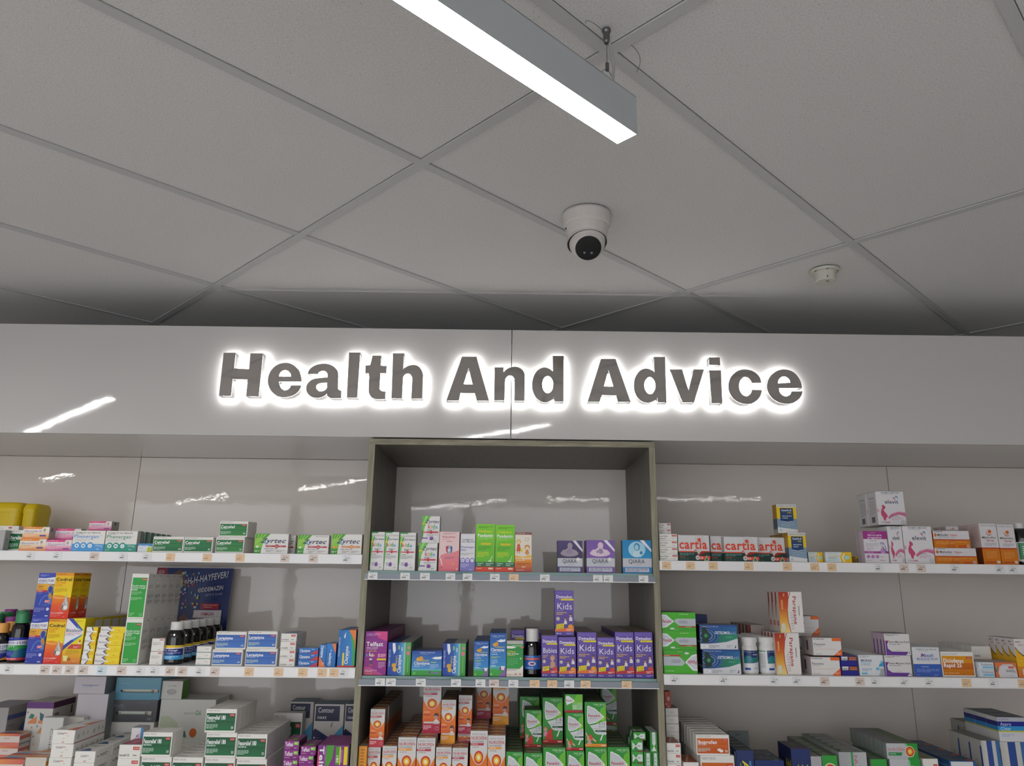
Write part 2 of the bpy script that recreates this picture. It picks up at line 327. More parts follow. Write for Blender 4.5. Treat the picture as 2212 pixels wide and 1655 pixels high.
def codral(s=1): return [R(0, .46, 1, .93, '#f2d800', '#f0c000'), R(0, .93, 1, 1, '#e89a14'), R(0, .28, 1, .46, '#e85818', '#ee8a14'), R(0, 0, 1, .28, '#dc1c14', '#e85818'), P('#ee9a10', 0, .46, 0, .5, .3, .515, .6, .5, .75, .46, .4, .43, .15, .44),
    P('#f8d8a0', 0, .485, .15, .455, .4, .44, .7, .445, .7, .438, .4, .43, .15, .443, 0, .475), G(.06, .9, .955, .98, 1, '#a06a10'), T('Codral', .06, .93, .82, .885, '#2a2416', .03), T('Dry Cough', .07, .6, .765, .8, '#e47a18', .01), T('& Cold', .07, .42, .72, .75, '#e47a18', .01), G(.07, .75, .69, .705, 1, '#e07018'), G(.07, .75, .56, .66, 4, '#d8b000'),
    P('#e87068', .42, .3, .45, .2, .6, .13, .8, .12, .8, .135, .62, .145, .48, .21, .455, .3), P('#b4b0ac', .76, .535, .7, .42, .58, .31, .56, .25, .62, .195, .76, .175, .92, .2, .96, .26, .93, .34, .82, .44), E(.8, .24, .11, .045, '#efece6'), P('#d8d6d2', .76, .52, .8, .38, .9, .3, .82, .3, .72, .4), E(.63, .25, .04, .05, '#6c6458'),
    R(.05, .105, .72, .135, '#f0a0a0'), G(.09, .6, .11, .13, 1, '#b02020'), G(.06, .6, .03, .09, 3, '#f07868'), G(.72, .92, .03, .05, 1, '#f0a098')]
D['codral'] = dict(base='#e8b010', front=codral(), side=codral(), top=[R(0, 0, 1, 1, '#d49a10')])
D['bisolvon'] = dict(base='#e8d400', front=[R(0, 0, 1, .2, '#d4742c', '#e8a818'), R(0, .2, 1, .4, '#e8a818', '#f0dc00'), R(0, .4, 1, 1, '#f0dc00'), P('#eceaf0', 0, .97, .06, .99, .94, .72, .94, .64, 0, .3), P('#3444a8', .04, 1, .32, 1, .9, .76, .98, .72, .6, .79), P('#4c9cd8', .55, .86, .9, .74, .98, .72, .66, .79),
    P('#3444a0', 0, .29, 0, .4, .36, .52, .97, .66, .9, .62, .4, .45), P('#3c8ccc', .4, .53, .97, .66, .85, .61, .55, .5), T('Bisolvon', .05, .86, .7, .77, '#3a3a70', .01), T('CHESTY FORTE', .05, .84, .652, .68, '#d4686c', .01), G(.05, .8, .62, .64, 1, '#8c8cac'), P('#cc3c30', .22, .33, .98, .33, .98, .43, .42, .43), G(.55, .94, .345, .385, 2, '#f4c4b8'),
    E(.86, .46, .08, .025, '#f0d8c8'), E(.86, .5, .045, .025, '#c83c34'), G(.2, .92, .2, .31, 4, '#c8a410'), P('#ece08c', .08, .18, .36, .18, .31, .06, .14, .06), E(.4, .1, .08, .03, '#a85a20'), G(.6, .92, .04, .08, 2, '#f0b080'), G(.5, .94, .92, .96, 2, '#c8b830')], side=[R(0, 0, 1, 1, '#d8c400')])
D['bisbox'] = dict(base='#e4cc00', right=[R(.08, .05, .9, .95, '#e8e4da'), G(.12, .85, .6, .75, 1, '#c03a48'), R(.12, .5, .86, .56, '#b84450'), R(.12, .3, .86, .36, '#b84450'), G(.15, .8, .08, .25, 2, '#b4aaa0')], top=[R(0, 0, 1, 1, '#d8cfc0')])
D['bissmall'] = dict(base='#f0c81c', front=[R(.6, 0, 1, 1, '#f0c000', '#f4d81c'), P('#eeece8', 0, 0, .34, 0, .6, .5, .45, 1, 0, 1), P('#3c4494', .42, 1, .52, 1, .66, .52, .6, .5, .5, .75), P('#3c4494', .28, 0, .38, 0, .62, .45, .58, .5), P('#f6ecb8', .56, .42, .9, .42, .9, .6, .56, .6), T('Bisolvon', .04, .44, .4, .6, '#8c7c94', 0), G(.72, .9, .12, .2, 1, '#c89c10')], side=[R(0, 0, 1, 1, '#d8b400')], top=[R(0, 0, 1, 1, '#e8e0d0')])
D['bislong'] = dict(base='#f0c81c', front=[R(.5, 0, 1, 1, '#f0cc00', '#f4dc1c'), P('#eeece8', 0, 0, .3, 0, .46, .45, .36, 1, 0, 1), P('#3c4494', .3, 1, .38, 1, .48, .6, .44, .6), P('#3c4494', .26, 0, .34, 0, .46, .4, .42, .4), P('#f6ecb8', .4, .34, .56, .34, .56, .62, .4, .62), T('Bisolvon', .04, .38, .35, .72, '#8c7c94', 0), G(.72, .85, .3, .5, 1, '#c8a410')], side=[R(0, 0, 1, 1, '#d8b400')], top=[R(0, 0, 1, 1, '#e8e0d0')])
D['chestysmall'] = dict(front=badge(.62, .92, .84, .92)+[T('Chesty Forte', .12, .75, .62, .7, '#77726e', 0), G(.12, .8, .48, .57, 2, '#a8a29c'), G(.55, .85, .1, .16, 1, '#8b8885')], top=[R(0, 0, 1, 1, '#b89a8c')])
D['whiteteal'] = dict(front=[R(0, .02, 1, .1, '#4c8c8c'), G(.6, .95, .5, .62, 1, '#9c9c9c'), G(.1, .5, .22, .3, 1, '#b0aca8')])
D['endlor'] = dict(front=endflap('Lorastyne'), top=[R(.05, .05, .95, .95, '#7f8ca8'), R(.2, .1, .3, .9, '#a8b0c0')], right=[G(.1, .45, .4, .6, 1, '#8b8885')])
D['endfex'] = dict(front=endflap('Fexorelief 120'), top=[R(.04, .04, .96, .96, '#b03450', '#a04058'), P('#cf8a98', .2, .1, .3, .1, .8, .9, .7, .9), R(.04, .04, .96, .1, '#4a4c90')])
D['endibu'] = dict(front=endflap('Ibuprofen'), top=[R(.04, .04, .96, .96, '#9c5038', '#a8583c'), P('#c8a090', .2, .1, .34, .1, .8, .9, .66, .9)])
D['endasp'] = dict(front=[T('Low Dose', .03, .46, .55, .78, '#5a5654', .02), T('Aspirin', .03, .36, .2, .42, '#5a5654', .02)]+badge(.7, .95, .62, .86)+[G(.72, .94, .22, .34, 1, '#9a9692')])
D['endwhite'] = dict(front=[G(.3, .8, .4, .55, 1, '#a8a4a0'), G(.25, .85, .22, .3, 1, '#b4b0ac')], top=[R(0, 0, 1, 1, '#a8a29e')])
D['clarsmall'] = dict(base='#2a68b8', front=[R(0, 0, 1, 1, '#1f5aa8', '#2f78c4'), P('#c03450', .55, 0, 1, 0, 1, .75), T('Claratyne', .06, .58, .36, .78, '#f4f6fa', .03), G(.08, .5, .16, .26, 1, '#a8c4e4'), G(.66, .9, .7, .85, 1, '#d8e4f4')], top=[R(0, 0, 1, 1, '#98a0ac')])
D['clarvert'] = dict(base='#2472b8', front=[R(0, 0, 1, 1, '#1c68b4', '#2f80cc'), P('#ec8040', 0, 0, 1, 0, 0, .5), T('Claratyne', .25, .62, .42, .97, '#f4f6fa', .03, -90), G(.4, .8, .05, .2, 2, '#f0c0a0')], top=[R(0, 0, 1, 1, '#6c88a8')])
D['clarvert2'] = dict(base='#2472b8', front=[R(0, 0, 1, 1, '#1c68b4', '#2f80cc'), P('#ec8040', .55, 1, 1, 1, 1, .55), T('Claratyne', .22, .5, .05, .6, '#f4f6fa', .03, 90), R(.45, .65, .52, .75, '#c4dcf4')], top=[R(0, 0, 1, 1, '#6c88a8')])
D['clarbig'] = dict(base='#2472b8', front=[RH(0, .04, 1, 1, '#1c68b8', '#2f90d0'), R(0, 0, 1, .04, '#c8303c'), P('#f08040', .6, 1, 1, 1, 1, .45, .85, .7), P('#38a848', .68, .95, .92, .7, 1, .4, 1, .04, .86, .04, .85, .4), T('PHARMACY MEDICINE', .03, .12, .28, .8, '#c8dcf0', 0, 90), R(.28, .04, .38, .38, '#f0d820'), T('Claratyne', .42, .6, .08, .56, '#f6f8fc', .03, 90), P('#f0f4f8', .3, .82, .42, .95, .38, .76), G(.64, .7, .1, .5, 1, '#9cc4e8')],
    top=[R(0, 0, 1, 1, '#3c74a8'), R(.6, 0, 1, 1, '#d8845c')])
D['maxi'] = dict(base='#d9d2d8', front=[T('maxigesic', .24, .78, .46, .54, '#2c64ac', .03, 0, .8), G(.26, .78, .38, .42, 1, '#a8a8c0'), G(.36, .6, .33, .36, 1, '#a8a8c0')], right=[R(0, 0, 1, 1, '#8f9496')], top=[R(0, 0, 1, 1, '#c8c2c6')])
D['pencyan'] = dict(base='#6fa6bc', front=[R(0, 0, 1, 1, '#5c9cb8', '#7cb0c4')]+pen(.1, .97, .4, .075)+[G(.15, .45, .7, .75, 1, '#9cc4d4'), G(.88, .96, .06, .12, 1, '#9cc4d4')])
D['pengrey'] = dict(base='#58595e', front=[R(0, 0, 1, 1, '#55565a', '#606066')]+pen(.15, .92, .4, .09)+[T('HumaPen', .08, .3, .68, .82, '#9a9ca2', -.01, 0, 1), T('SAVVIO', .16, .36, .6, .67, '#8c8e94', -.01), G(.6, .98, .86, .9, 1, '#86888c'), T('Lilly', .82, .9, .1, .2, '#b4b4b8', 0, 0, .8), G(.35, .5, .12, .15, 1, '#7c7e84')])
D['dexsmall'] = dict(base='#dcd9d2', front=[T('dexcom', .28, .52, .7, .76, '#7c9c5c', -.01), T('G6', .53, .68, .7, .78, '#6a9c40', .01), E(.5, .4, .24, .15, '#b0aca8'), E(.52, .42, .17, .1, '#bebab6'), R(.3, .2, .68, .21, '#b4b0aa')], right=[R(0, 0, 1, 1, '#4f8c1c')])
D['dexbig'] = dict(base='#dcdbd4', front=[P('#c2cfb0', 0, .2, .04, .72, .18, .73, .34, .62, .4, .4, .42, .2, .45, 0, 0, 0), T('dexcom', .44, .64, .76, .8, '#7c9c5c', -.01), T('G6', .65, .75, .745, .82, '#5f9c3c', .015), P('#5c6c64', .42, .4, .46, .5, .5, .48, .53, .38), E(.64, .46, .065, .075, '#d0682c'), P('#e4e4de', .5, .36, .76, .36, .74, .2, .55, .18),
    P('#8c9890', .53, .2, .75, .21, .75, .16, .68, .13, .55, .14), P('#8c88b8', .5, 0, .52, .08, .6, .07, .7, 0)])
D['kids'] = dict(base='#d8d4cc', front=[R(0, .9, 1, 1, '#6c3c80'), P('#3c8478', .12, .74, .2, .82, .34, .8, .3, .74), P('#e0905c', .1, .66, .2, .72, .44, .78, .44, .66), P('#4c6c78', .52, .84, .7, .8, .66, .7, .56, .72), P('#e0905c', .5, .7, .6, .72, .74, .66, .52, .66), P('#d89454', .52, .5, .64, .6, .92, .62, .9, .54), P('#e09060', .08, .42, .2, .54, .26, .42), P('#3c8c88', .18, .16, .2, .28, .32, .28, .3, .16), P('#e08060', .6, .12, .62, .24, .78, .22, .76, .12), P('#3c9c80', .7, .24, .8, .34, .84, .24)] +
    [E(x, y, .02, .014, c, 8) for x, y, c in ((.08, .84, '#4c5c6c'), (.3, .6, '#c85c50'), (.42, .46, '#806850'), (.46, .34, '#e08868'), (.1, .34, '#506080'), (.86, .76, '#806850'), (.5, .62, '#5c3c50'), (.3, .36, '#4c6078'), (.42, .14, '#78a090'), (.78, .42, '#5c3c60'))],
    right=[R(0, .9, 1, 1, '#5c3450'), G(.1, .4, .75, .83, 1, '#6c6880'), R(.82, .75, .9, .88, '#6c5c50')], top=[G(.3, .9, .5, .8, 2, '#a8a49c')])
D['greyblue'] = dict(base='#a3a09f', front=[R(.1, .1, .8, .8, '#8f97a0')], right=[R(0, .78, 1, .86, '#5c649c'), G(.05, .4, .64, .7, 1, '#8088a0'), E(.62, .4, .22, .3, '#6c78a8'), E(.62, .36, .1, .14, '#4c548c')], top=[R(0, 0, 1, 1, '#9494a0')])
D['codralend'] = dict(front=[T('Codral', .2, .5, .68, .84, '#4c4846', .02, 0, .5), G(.5, .76, .7, .82, 1, '#d88080'), G(.64, .82, .54, .6, 1, '#b0aca8'), R(.48, .38, .56, .42, '#b8a8a4'), T('24', .46, .56, .06, .2, '#d06060', .01)], top=[P('#c24c48', .62, 0, .98, 0, .98, 1, .8, .55, .68, .5), P('#e0a040', .6, .05, .76, .1, .84, .5, .74, .45, .64, .25), G(.1, .5, .2, .4, 1, '#8b8885', 3)],
    right=[E(.25, .45, .09, .22, '#c4c1bb', 5), E(.55, .55, .08, .2, '#c8c5bf', 5), E(.82, .5, .06, .16, '#c4c1bb', 5), R(0, 0, 1, .06, '#a84850')])
D['codralnight'] = dict(front=[T('Codral', .28, .56, .5, .7, '#4c4846', .02, 0, .5), G(.56, .78, .54, .66, 1, '#8888b0'), G(.7, .9, .3, .38, 1, '#b0aca8'), R(.46, .08, .58, .2, '#d8a0a0')], top=[P('#3f5f94', .1, .05, .7, .05, .5, .35, .3, .4), G(.2, .8, .6, .85, 2, '#9c9890')], right=[T('Codral', .3, .75, .3, .6, '#3c3836', .02, 180, .5), G(.1, .3, .35, .55, 1, '#7c88b8')])
D['messred'] = dict(base='#d8ccc4', front=[R(0, 0, 1, .3, '#d87868'), G(.3, .7, .5, .7, 1, '#d0a0a0'), RH(.0, .8, 1, 1, '#e09050', '#c86058')], top=[P('#c8503c', 0, 0, 1, 0, 1, .25, 0, .35), P('#4c9cc8', .05, .35, .6, .3, .8, .55, .2, .6), P('#e09c3c', .6, .3, 1, .28, 1, .45, .75, .5), P('#c85c50', .1, .75, .9, .68, 1, .8, 0, .9)], right=[R(0, .5, 1, .8, '#c46858'), R(0, .1, 1, .2, '#5c78a0')])
D['messorange'] = dict(base='#cfc6bc', front=[R(0, .3, 1, .6, '#d88c40'), G(.2, .8, .1, .2, 1, '#a0a0a0')], top=[P('#d0803c', 0, 0, 1, 0, 1, .3, 0, .4), P('#a83c30', 0, .5, 1, .45, 1, .6, 0, .7)], right=[R(0, .4, 1, .6, '#a84038'), R(0, .7, 1, .85, '#d8901c')])
D['whiteup'] = dict(base='#cfcfcb', front=[T('Codral', .46, .56, .3, .8, '#56565a', 0, -90)])
D['digin'] = dict(base='#dcd8da', front=[T('digin', .4, .56, .3, .85, '#4a4a98', .03, 90), G(.6, .75, .5, .95, 1, '#d88090'), R(.8, .2, 1, 1, '#3c8cc4')], top=[R(0, 0, 1, 1, '#bdb8b8')])
D['telsmall'] = dict(base='#84247c', front=[R(0, 0, 1, 1, '#7c2078', '#982c8c'), T('Telfast', .06, .6, .42, .84, '#f4ecf4', .04), R(.66, .55, .96, .9, '#8cc45c'), G(.7, .92, .64, .8, 1, '#e4f4d4'), G(.07, .6, .16, .26, 1, '#d8a8d4', 1), G(.68, .94, .16, .28, 1, '#e8c8e4')], top=[R(0, 0, 1, 1, '#7c3070'), P('#7cac48', .3, .1, .75, .1, .8, .4, .4, .35), P('#d8b040', .2, .05, .35, .05, .35, .2, .22, .2), T('Telfast', .4, .7, .4, .95, '#b890b0', .02, 90)], right=[R(0, 0, 1, 1, '#5c2050'), R(.0, .2, .3, .5, '#7c8c3c')])
D['telrot'] = dict(base='#8c2488', front=[R(0, 0, 1, 1, '#8a1c88', '#7a2880'), P('#d8307c', 0, 0, .2, 0, .02, .9, 0, .9), P('#4c9c2c', .28, 1, .52, 1, .48, .7, .3, .42, .26, .45), T('Telfast', .06, .2, .12, .97, '#f8f4f8', .04, -90), T('PHARMACY MEDICINE', .22, .27, .2, .95, '#c89cc8', 0, -90), R(.58, .55, .7, .97, '#4c9c2c'), R(.7, .55, .74, .97, '#e8d820'), T('180', .6, .68, .6, .76, '#e8f4e0', .03, -90), R(.84, .55, .96, .97, '#ecd81c'), CR(.78, .35, .07, 1, '#b088c0'), CR(.78, .35, .05, 1, '#7c2480'), R(.74, .6, .8, .9, '#b070b0')],
    top=[R(0, 0, 1, 1, '#8c3880'), R(.02, .02, .98, .08, '#c8a0c0'), G(.2, .85, .5, .65, 1, '#c090b8')], side=[R(0, 0, 1, 1, '#4c9434')])
D['contour'] = dict(base='#c9c3bf', front=[R(.04, .72, .86, .97, '#14163c'), T('Contour', .13, .66, .86, .94, '#dcdce0', .01), T('next', .12, .42, .755, .815, '#dcdce0', .01), P('#4c9cc4', .6, .44, 1, .66, 1, .02, .7, .02), RH(0, 0, .5, .02, '#1c1c4c', '#4c2c70'), P('#1c1c50', 0, .02, 0, .56, .06, .6, .4, .5, .3, .02), P('#3c2c6c', .3, .02, .4, .5, .66, .42, .5, .02), P('#d0a090', .38, .1, .5, .3, .58, .3, .5, .02), P('#d0a090', .78, .3, .9, .4, .92, .1, .8, .1), P('#202428', .5, .1, .54, .38, .6, .42, .76, .42, .82, .36, .84, .1), R(.58, .16, .76, .32, '#7c8888'),
    R(.56, .36, .74, .38, '#b8bcbc'), P('#20242c', .58, .63, .62, .7, .64, .7, .6, .62)]+[E(.05, y, .025, .02, '#c8c8e0', 8) for y in (.45, .38, .3, .2)]+[G(.1, .3, y-.01, y+.01, 1, '#7c78a8') for y in (.45, .38, .3, .2)], top=[R(0, 0, 1, 1, '#2c6480'), R(.1, .45, .6, .5, '#3a7490'), P('#1c4c68', .65, .4, .8, .4, .8, .7, .65, .7)])
def zkids(n, asp=.55, sq=0):
    y = lambda a: a
    f = [P('#6cc04c', 0, .2, .1, .35, .16, .6, .3, .8, .5, 1, 0, 1), P('#3c9c3c', 0, .05, .08, .2, .1, .4, 0, .5), P('#a8dc80', 0, .6, .3, .98, .36, 1, .2, 1), R(0, .7, .22, .74, '#f0cc20')]
    if not sq: f = [P('#58b848', 0, .1, .05, .2, .1, .5, .2, .75, .28, .9, 0, .95), P('#a0dc78', 0, .5, .1, .7, .24, .9, .1, .93), R(0, .965, .5, 1, '#2c9c44'), R(0, .72, .22, .76, '#f0cc20'), R(.05, .88, .95, .93, '#cfccc8')]
    t = (.62, .72) if not sq else (.54, .68); z = (.79, .84) if not sq else (.74, .86); b = (.47, .5) if not sq else (.37, .43)
    f += [T('Zyrtec', .1 if not sq else .18, .94, *z, '#3c405c', .02, 0, .5)]
    x = .14 if not sq else .34
    for ch, c in zip('kids', ('#d85050', '#e0a040', '#58b058', '#58a8d8')):
        wd = .06 if ch == 'i' else .17
        f.append(T(ch, x, x+wd*(.98 if not sq else .8), t[0], t[1]-(.02 if ch == 's' else 0), c, .03)); x += wd*(.98 if not sq else .8)+.03
    f += [G(.3, .75, b[1]+.02, b[1]+.07, 2, '#66666c'), R(.06, b[0], .92, b[1], '#c43c48'), CR(.52, (b[0]+b[1])/2, .08, asp, '#c43c48'), G(.1, .42, b[0]+.01, b[1]-.008, 1, '#f0c0c0')]
    f += [G(.16, .6, .4, .43, 1, '#66666c'), G(.12, .85, .3, .39, 4, '#b4b2b4')] if not sq else [G(.3, .9, .24, .32, 2, '#aaaab0')]
    f += [P('#7c3c98', .45, .12, .6, .1, .68, .16, .6, .24, .46, .22) if sq else P('#7c3c98', .36, .12, .5, .1, .58, .15, .52, .22, .38, .2), R(.15, .13, .34, .21, '#b8c0cc') if not sq else R(0, .16, .36, .2, '#7c54a0'), T(n, .7, .84, .06, .11, '#3c9c54', .03), G(.66, .86, .15, .17, 1, '#8c8088')]
    return dict(base='#e8e6e4', front=f, side=[R(0, 0, 1, 1, '#c4bfbc'), G(.2, .8, .1, .9, 12, '#aca8a4')])
D['zkids1'] = zkids('1+'); D['zkids6'] = zkids('6+', .8, 1)
D['polaramine'] = dict(base='#f0cfce', front=[R(0, 0, 1, .42, '#e8707c', '#ec8c94'), P('#f0cfce', 0, .3, .15, .44, .4, .5, .7, .5, 1, .55, 1, .56, 0, .56), P('#ec8a92', 0, .28, .18, .42, .45, .47, .7, .48, 1, .53, 1, .4, 0, .28), G(.2, .8, .93, .96, 2, '#a8787c'), T('Polaramine', .16, .78, .845, .89, '#b83c60', .02), G(.16, .78, .79, .815, 1, '#d8a0a8'), R(.36, .74, .64, .76, '#d88c9c'), P('#b0b0bc', .32, .63, .48, .65, .66, .63, .66, .5, .56, .43, .46, .42, .34, .5), P('#b83450', .34, .62, .46, .64, .46, .45, .36, .51), P('#3c5cac', .56, .63, .65, .62, .64, .5, .57, .45),
    CR(.5, .53, .08, .56, '#d8d8dc'), G(.28, .78, .3, .37, 3, '#b46c94'), P('#f4dcdc', .05, .33, .11, .33, .2, .15, .15, .15), E(.71, .19, .07, .02, '#e8a860'), T('100', .04, .2, .08, .11, '#b84860', .01), G(.04, .14, .04, .06, 1, '#c86878'), CR(.9, .06, .05, .56, '#f0a8ac')], side=[R(0, 0, 1, 1, '#7c6c70')])
D['elixir'] = dict(base='#e6e4e8', front=[T('PHARMACIST', .12, .88, .82, .86, '#4c4a54', .015), T('ONLY MEDICINE', .08, .94, .765, .805, '#4c4a54', .015), T('Phenergan', .06, .94, .62, .67, '#6058a0', .015), T('Elixir', .06, .42, .545, .595, '#6058a0', .015), G(.08, .9, .42, .49, 2, '#b4b0bc'), R(0, 0, 1, .3, '#8880c8'), CR(.18, .3, .15, .4, '#8880c8'), CR(.5, .3, .15, .4, '#8880c8'), CR(.82, .3, .15, .4, '#8880c8'), CR(.18, .29, .11, .4, '#e8e8f4'), CR(.5, .29, .11, .4, '#e8e8f4'), CR(.82, .29, .11, .4, '#e8e8f4'), E(.18, .29, .04, .02, '#8880c8'), R(.44, .28, .56, .3, '#6c64b0'), G(.06, .6, .1, .2, 3, '#c4c0e8'), G(.65, .92, .03, .06, 1, '#d4d0f0')], side=[R(0, 0, 1, 1, '#a8a4b0')])
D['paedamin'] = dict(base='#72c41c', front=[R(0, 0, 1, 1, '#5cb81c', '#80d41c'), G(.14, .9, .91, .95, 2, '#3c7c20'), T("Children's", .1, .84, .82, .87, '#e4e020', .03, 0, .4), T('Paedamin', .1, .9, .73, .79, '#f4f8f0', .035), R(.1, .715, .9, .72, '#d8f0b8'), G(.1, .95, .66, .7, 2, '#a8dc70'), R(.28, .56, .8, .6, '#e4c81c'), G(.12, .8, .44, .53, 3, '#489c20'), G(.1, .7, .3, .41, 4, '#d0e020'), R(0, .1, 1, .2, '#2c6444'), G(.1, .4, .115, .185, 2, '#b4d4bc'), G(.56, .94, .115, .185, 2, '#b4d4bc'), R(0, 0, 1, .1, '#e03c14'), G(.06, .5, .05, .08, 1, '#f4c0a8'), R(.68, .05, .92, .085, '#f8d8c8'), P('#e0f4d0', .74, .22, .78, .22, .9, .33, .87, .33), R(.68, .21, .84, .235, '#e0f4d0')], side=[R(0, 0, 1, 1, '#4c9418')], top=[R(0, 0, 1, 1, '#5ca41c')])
D['lorapaed'] = dict(base='#ece4d4', front=[R(0, 0, 1, .22, '#b03c38', '#e07c20'), R(0, .22, 1, .42, '#e07c20', '#f0c030'), P('#ece4d4', 0, .42, 0, .5, 1, .5, 1, .44, .5, .38), R(0, .94, 1, 1, '#8c4c4c'), G(.06, .95, .955, .985, 1, '#dcc0bc'), E(.7, .82, .12, .045, '#c8a8a0', 10), E(.7, .82, .09, .034, '#ece4d4', 10), E(.21, .76, .14, .055, '#e8b820', 12), E(.21, .75, .09, .04, '#f0d8b4', 12), P('#dc5c34', .14, .7, .28, .7, .36, .52, .08, .52), R(.12, .46, .16, .52, '#dc8060'), R(.25, .46, .29, .52, '#dc8060'), E(.4, .55, .08, .04, '#e8dc30'), E(.72, .62, .16, .06, '#d87c30', 12), E(.72, .6, .11, .045, '#f0d8b4', 12), P('#e08c2c', .66, .56, .78, .56, .84, .46, .58, .46), R(.68, .42, .71, .46, '#d88040'), R(.75, .42, .78, .46, '#d88040'),
    T('Lorapaed', .06, .94, .32, .38, '#fff4e8', .03), G(.08, .92, .27, .3, 1, '#f8d8b0'), G(.1, .9, .17, .23, 2, '#b05820'), R(.4, .12, .62, .14, '#f8e0c8'), G(.1, .85, .03, .06, 1, '#e8c0b8')], side=[R(0, 0, 1, 1, '#a87858')])
def qiara(c, c2, pale, blue=0):
    f = [R(0, .45, 1, 1, c2, c), R(0, .2, 1, .45, '#c9cbd2'), R(0, 0, 1, .2, c), R(0, .185, 1, .192, '#e0e0ea')]
    if not blue: f += [E(.48, .6, .36, .1, pale, 22), E(.3, .63, .14, .09, pale, 9), E(.64, .63, .16, .09, pale, 9), E(.48, .66, .16, .13, pale, 12), E(.5, .84, .1, .1, pale, 14), P('#9c88a8', .44, .74, .56, .74, .6, .62, .52, .58, .44, .6), P('#9080a0', .34, .66, .44, .7, .4, .58), E(.5, .83, .07, .075, pale), E(.82, .42, .07, .05, '#efe8ea')]
    else: f += [E(.5, .72, .3, .24, pale, 16), E(.5, .8, .11, .12, '#4c94b8', 12), E(.49, .78, .07, .08, '#a8d4e8', 12), P('#c8e4f0', .38, .66, .62, .68, .66, .5, .36, .5), E(.64, .62, .05, .05, '#3c8cb4')]
    f += [P('#eeeaf0', .6, 1, .74, 1, 1, .72, 1, .64), T('QIARA', .2, .76, .3, .42, '#3a3c48', .0), G(.44, .74, .23, .27, 1, '#a8b4c8'), R(.08, .04, .9, .16, '#c4c4d4'), G(.12, .86, .05, .15, 3, '#8488a0')]
    return dict(base=c, front=f, side=[R(0, 0, 1, 1, '#4a4a58'), G(.3, .7, .1, .9, 14, '#74748a')])
D['qiara1'] = qiara('#4c3c74', '#3a2c54', '#a498a8'); D['qiara2'] = qiara('#7c58a8', '#8460b0', '#e4ccdc'); D['qiara3'] = qiara('#1484c0', '#1c94cc', '#a8d8ec', 1)
D['telkids'] = dict(base='#942484', front=[R(0, 0, 1, 1, '#9c2088', '#8c2890'), P('#d8408c', 1, 1, 1, .78, .9, .79, .6, .85, .4, 1), P('#c84890', 0, .2, .3, .2, .7, .1, .95, 0, 0, 0), P('#8c2c88', .0, .21, .3, .205, .75, .1, .98, 0, .9, 0, .3, .18, 0, .19), T('PHARMACY MEDICINE', .07, .7, .92, .95, '#e0b8d8', .01), G(.07, .7, .89, .91, 1, '#d0a0c8'), T('Telfast', .07, .82, .66, .755, '#f8f4f8', .04), T('ORAL LIQUID', .08, .6, .605, .635, '#f0e0ee', .02), G(.08, .85, .57, .59, 1, '#d8a8d0'), G(.08, .85, .53, .555, 1, '#e4c040'),
    T('k', .08, .2, .42, .49, '#58a0e0', .03), T('i', .22, .27, .43, .52, '#f0f0f0', .03), T('d', .28, .38, .42, .49, '#f0f0f0', .03), T('s', .38, .48, .43, .48, '#f0c838', .03), R(.6, .4, 1, .49, '#c84c98'), T('6', .63, .7, .455, .485, '#f8e8f4', .02), T('2', .63, .7, .41, .44, '#f8e8f4', .02), G(.74, .96, .41, .48, 3, '#e8c0dc'), R(.58, .34, 1, .38, '#ecd028'), R(.24, .34, .36, .38, '#e4dcd0'), R(.26, .25, .36, .33, '#5c3c78'), R(.24, .2, .4, .25, '#b04868'), G(.65, .95, .16, .3, 5, '#d8a0cc'), G(.06, .6, .06, .12, 2, '#e4b0cc'), R(.06, .02, .4, .035, '#e0a040')],
    side=[R(0, 0, 1, 1, '#6c2060'), R(0, .0, .2, 1, '#b82c80')], top=[R(0, 0, 1, 1, '#7c2870'), T('Telfast', .3, .8, .35, .55, '#c898b8', .02), R(0, .9, 1, 1, '#4c1840')])
def ckid(yb=0): return [R(0, .16, 1, 1, '#3494d8', '#1450a8'), R(0, .1, 1, .24, '#2c9840', '#58b8c8'), P('#3ca83c', 0, 0, 0, .15, .3, .17, .7, .13, 1, .1, 1, 0), P('#8c68b0', 1, 0, 1, .24, .85, .12, .55, 0), T('PHARMACY MEDICINE', .1, .9, .92, .95, '#c0d4ec', .01), G(.2, .8, .89, .91, 1, '#a0bce0'), P('#f0f4f8', .4, .82, .55, .8, .7, .79, .95, .81, .96, .86, .8, .85, .65, .86, .55, .83), E(.3, .73, .11, .04, '#e8b028', 12), E(.42, .75, .12, .048, '#e49c28', 12), T("Children's", .32, .9, .66, .7, '#e0d040', .02, 0, .3), T('Claratyne', .07, .9, .58, .65, '#f4f8fc', .035),
    G(.1, .7, .53, .555, 1, '#c0dcf4'), G(.1, .75, .49, .515, 1, '#dcecf8'), G(.1, .65, .41, .46, 2, '#c8e060'), G(.12, .5, .27, .39, 4, '#a8d0f0'), R(.1, .23, .4, .25, '#dcecf8'), E(.12, .05, .08, .03, '#70d070'), P('#e8e8ec', .68, .24, .94, .24, .9, .15, .74, .15), P('#7c50a0', .6, .2, .7, .23, .74, .14, .62, .15)]
D['ckids'] = dict(base='#1c58ac', front=ckid(), side=[R(0, 0, 1, 1, '#3c4880')], top=[R(0, 0, 1, 1, '#2c4c88'), R(.6, 0, 1, 1, '#3c5c94')])
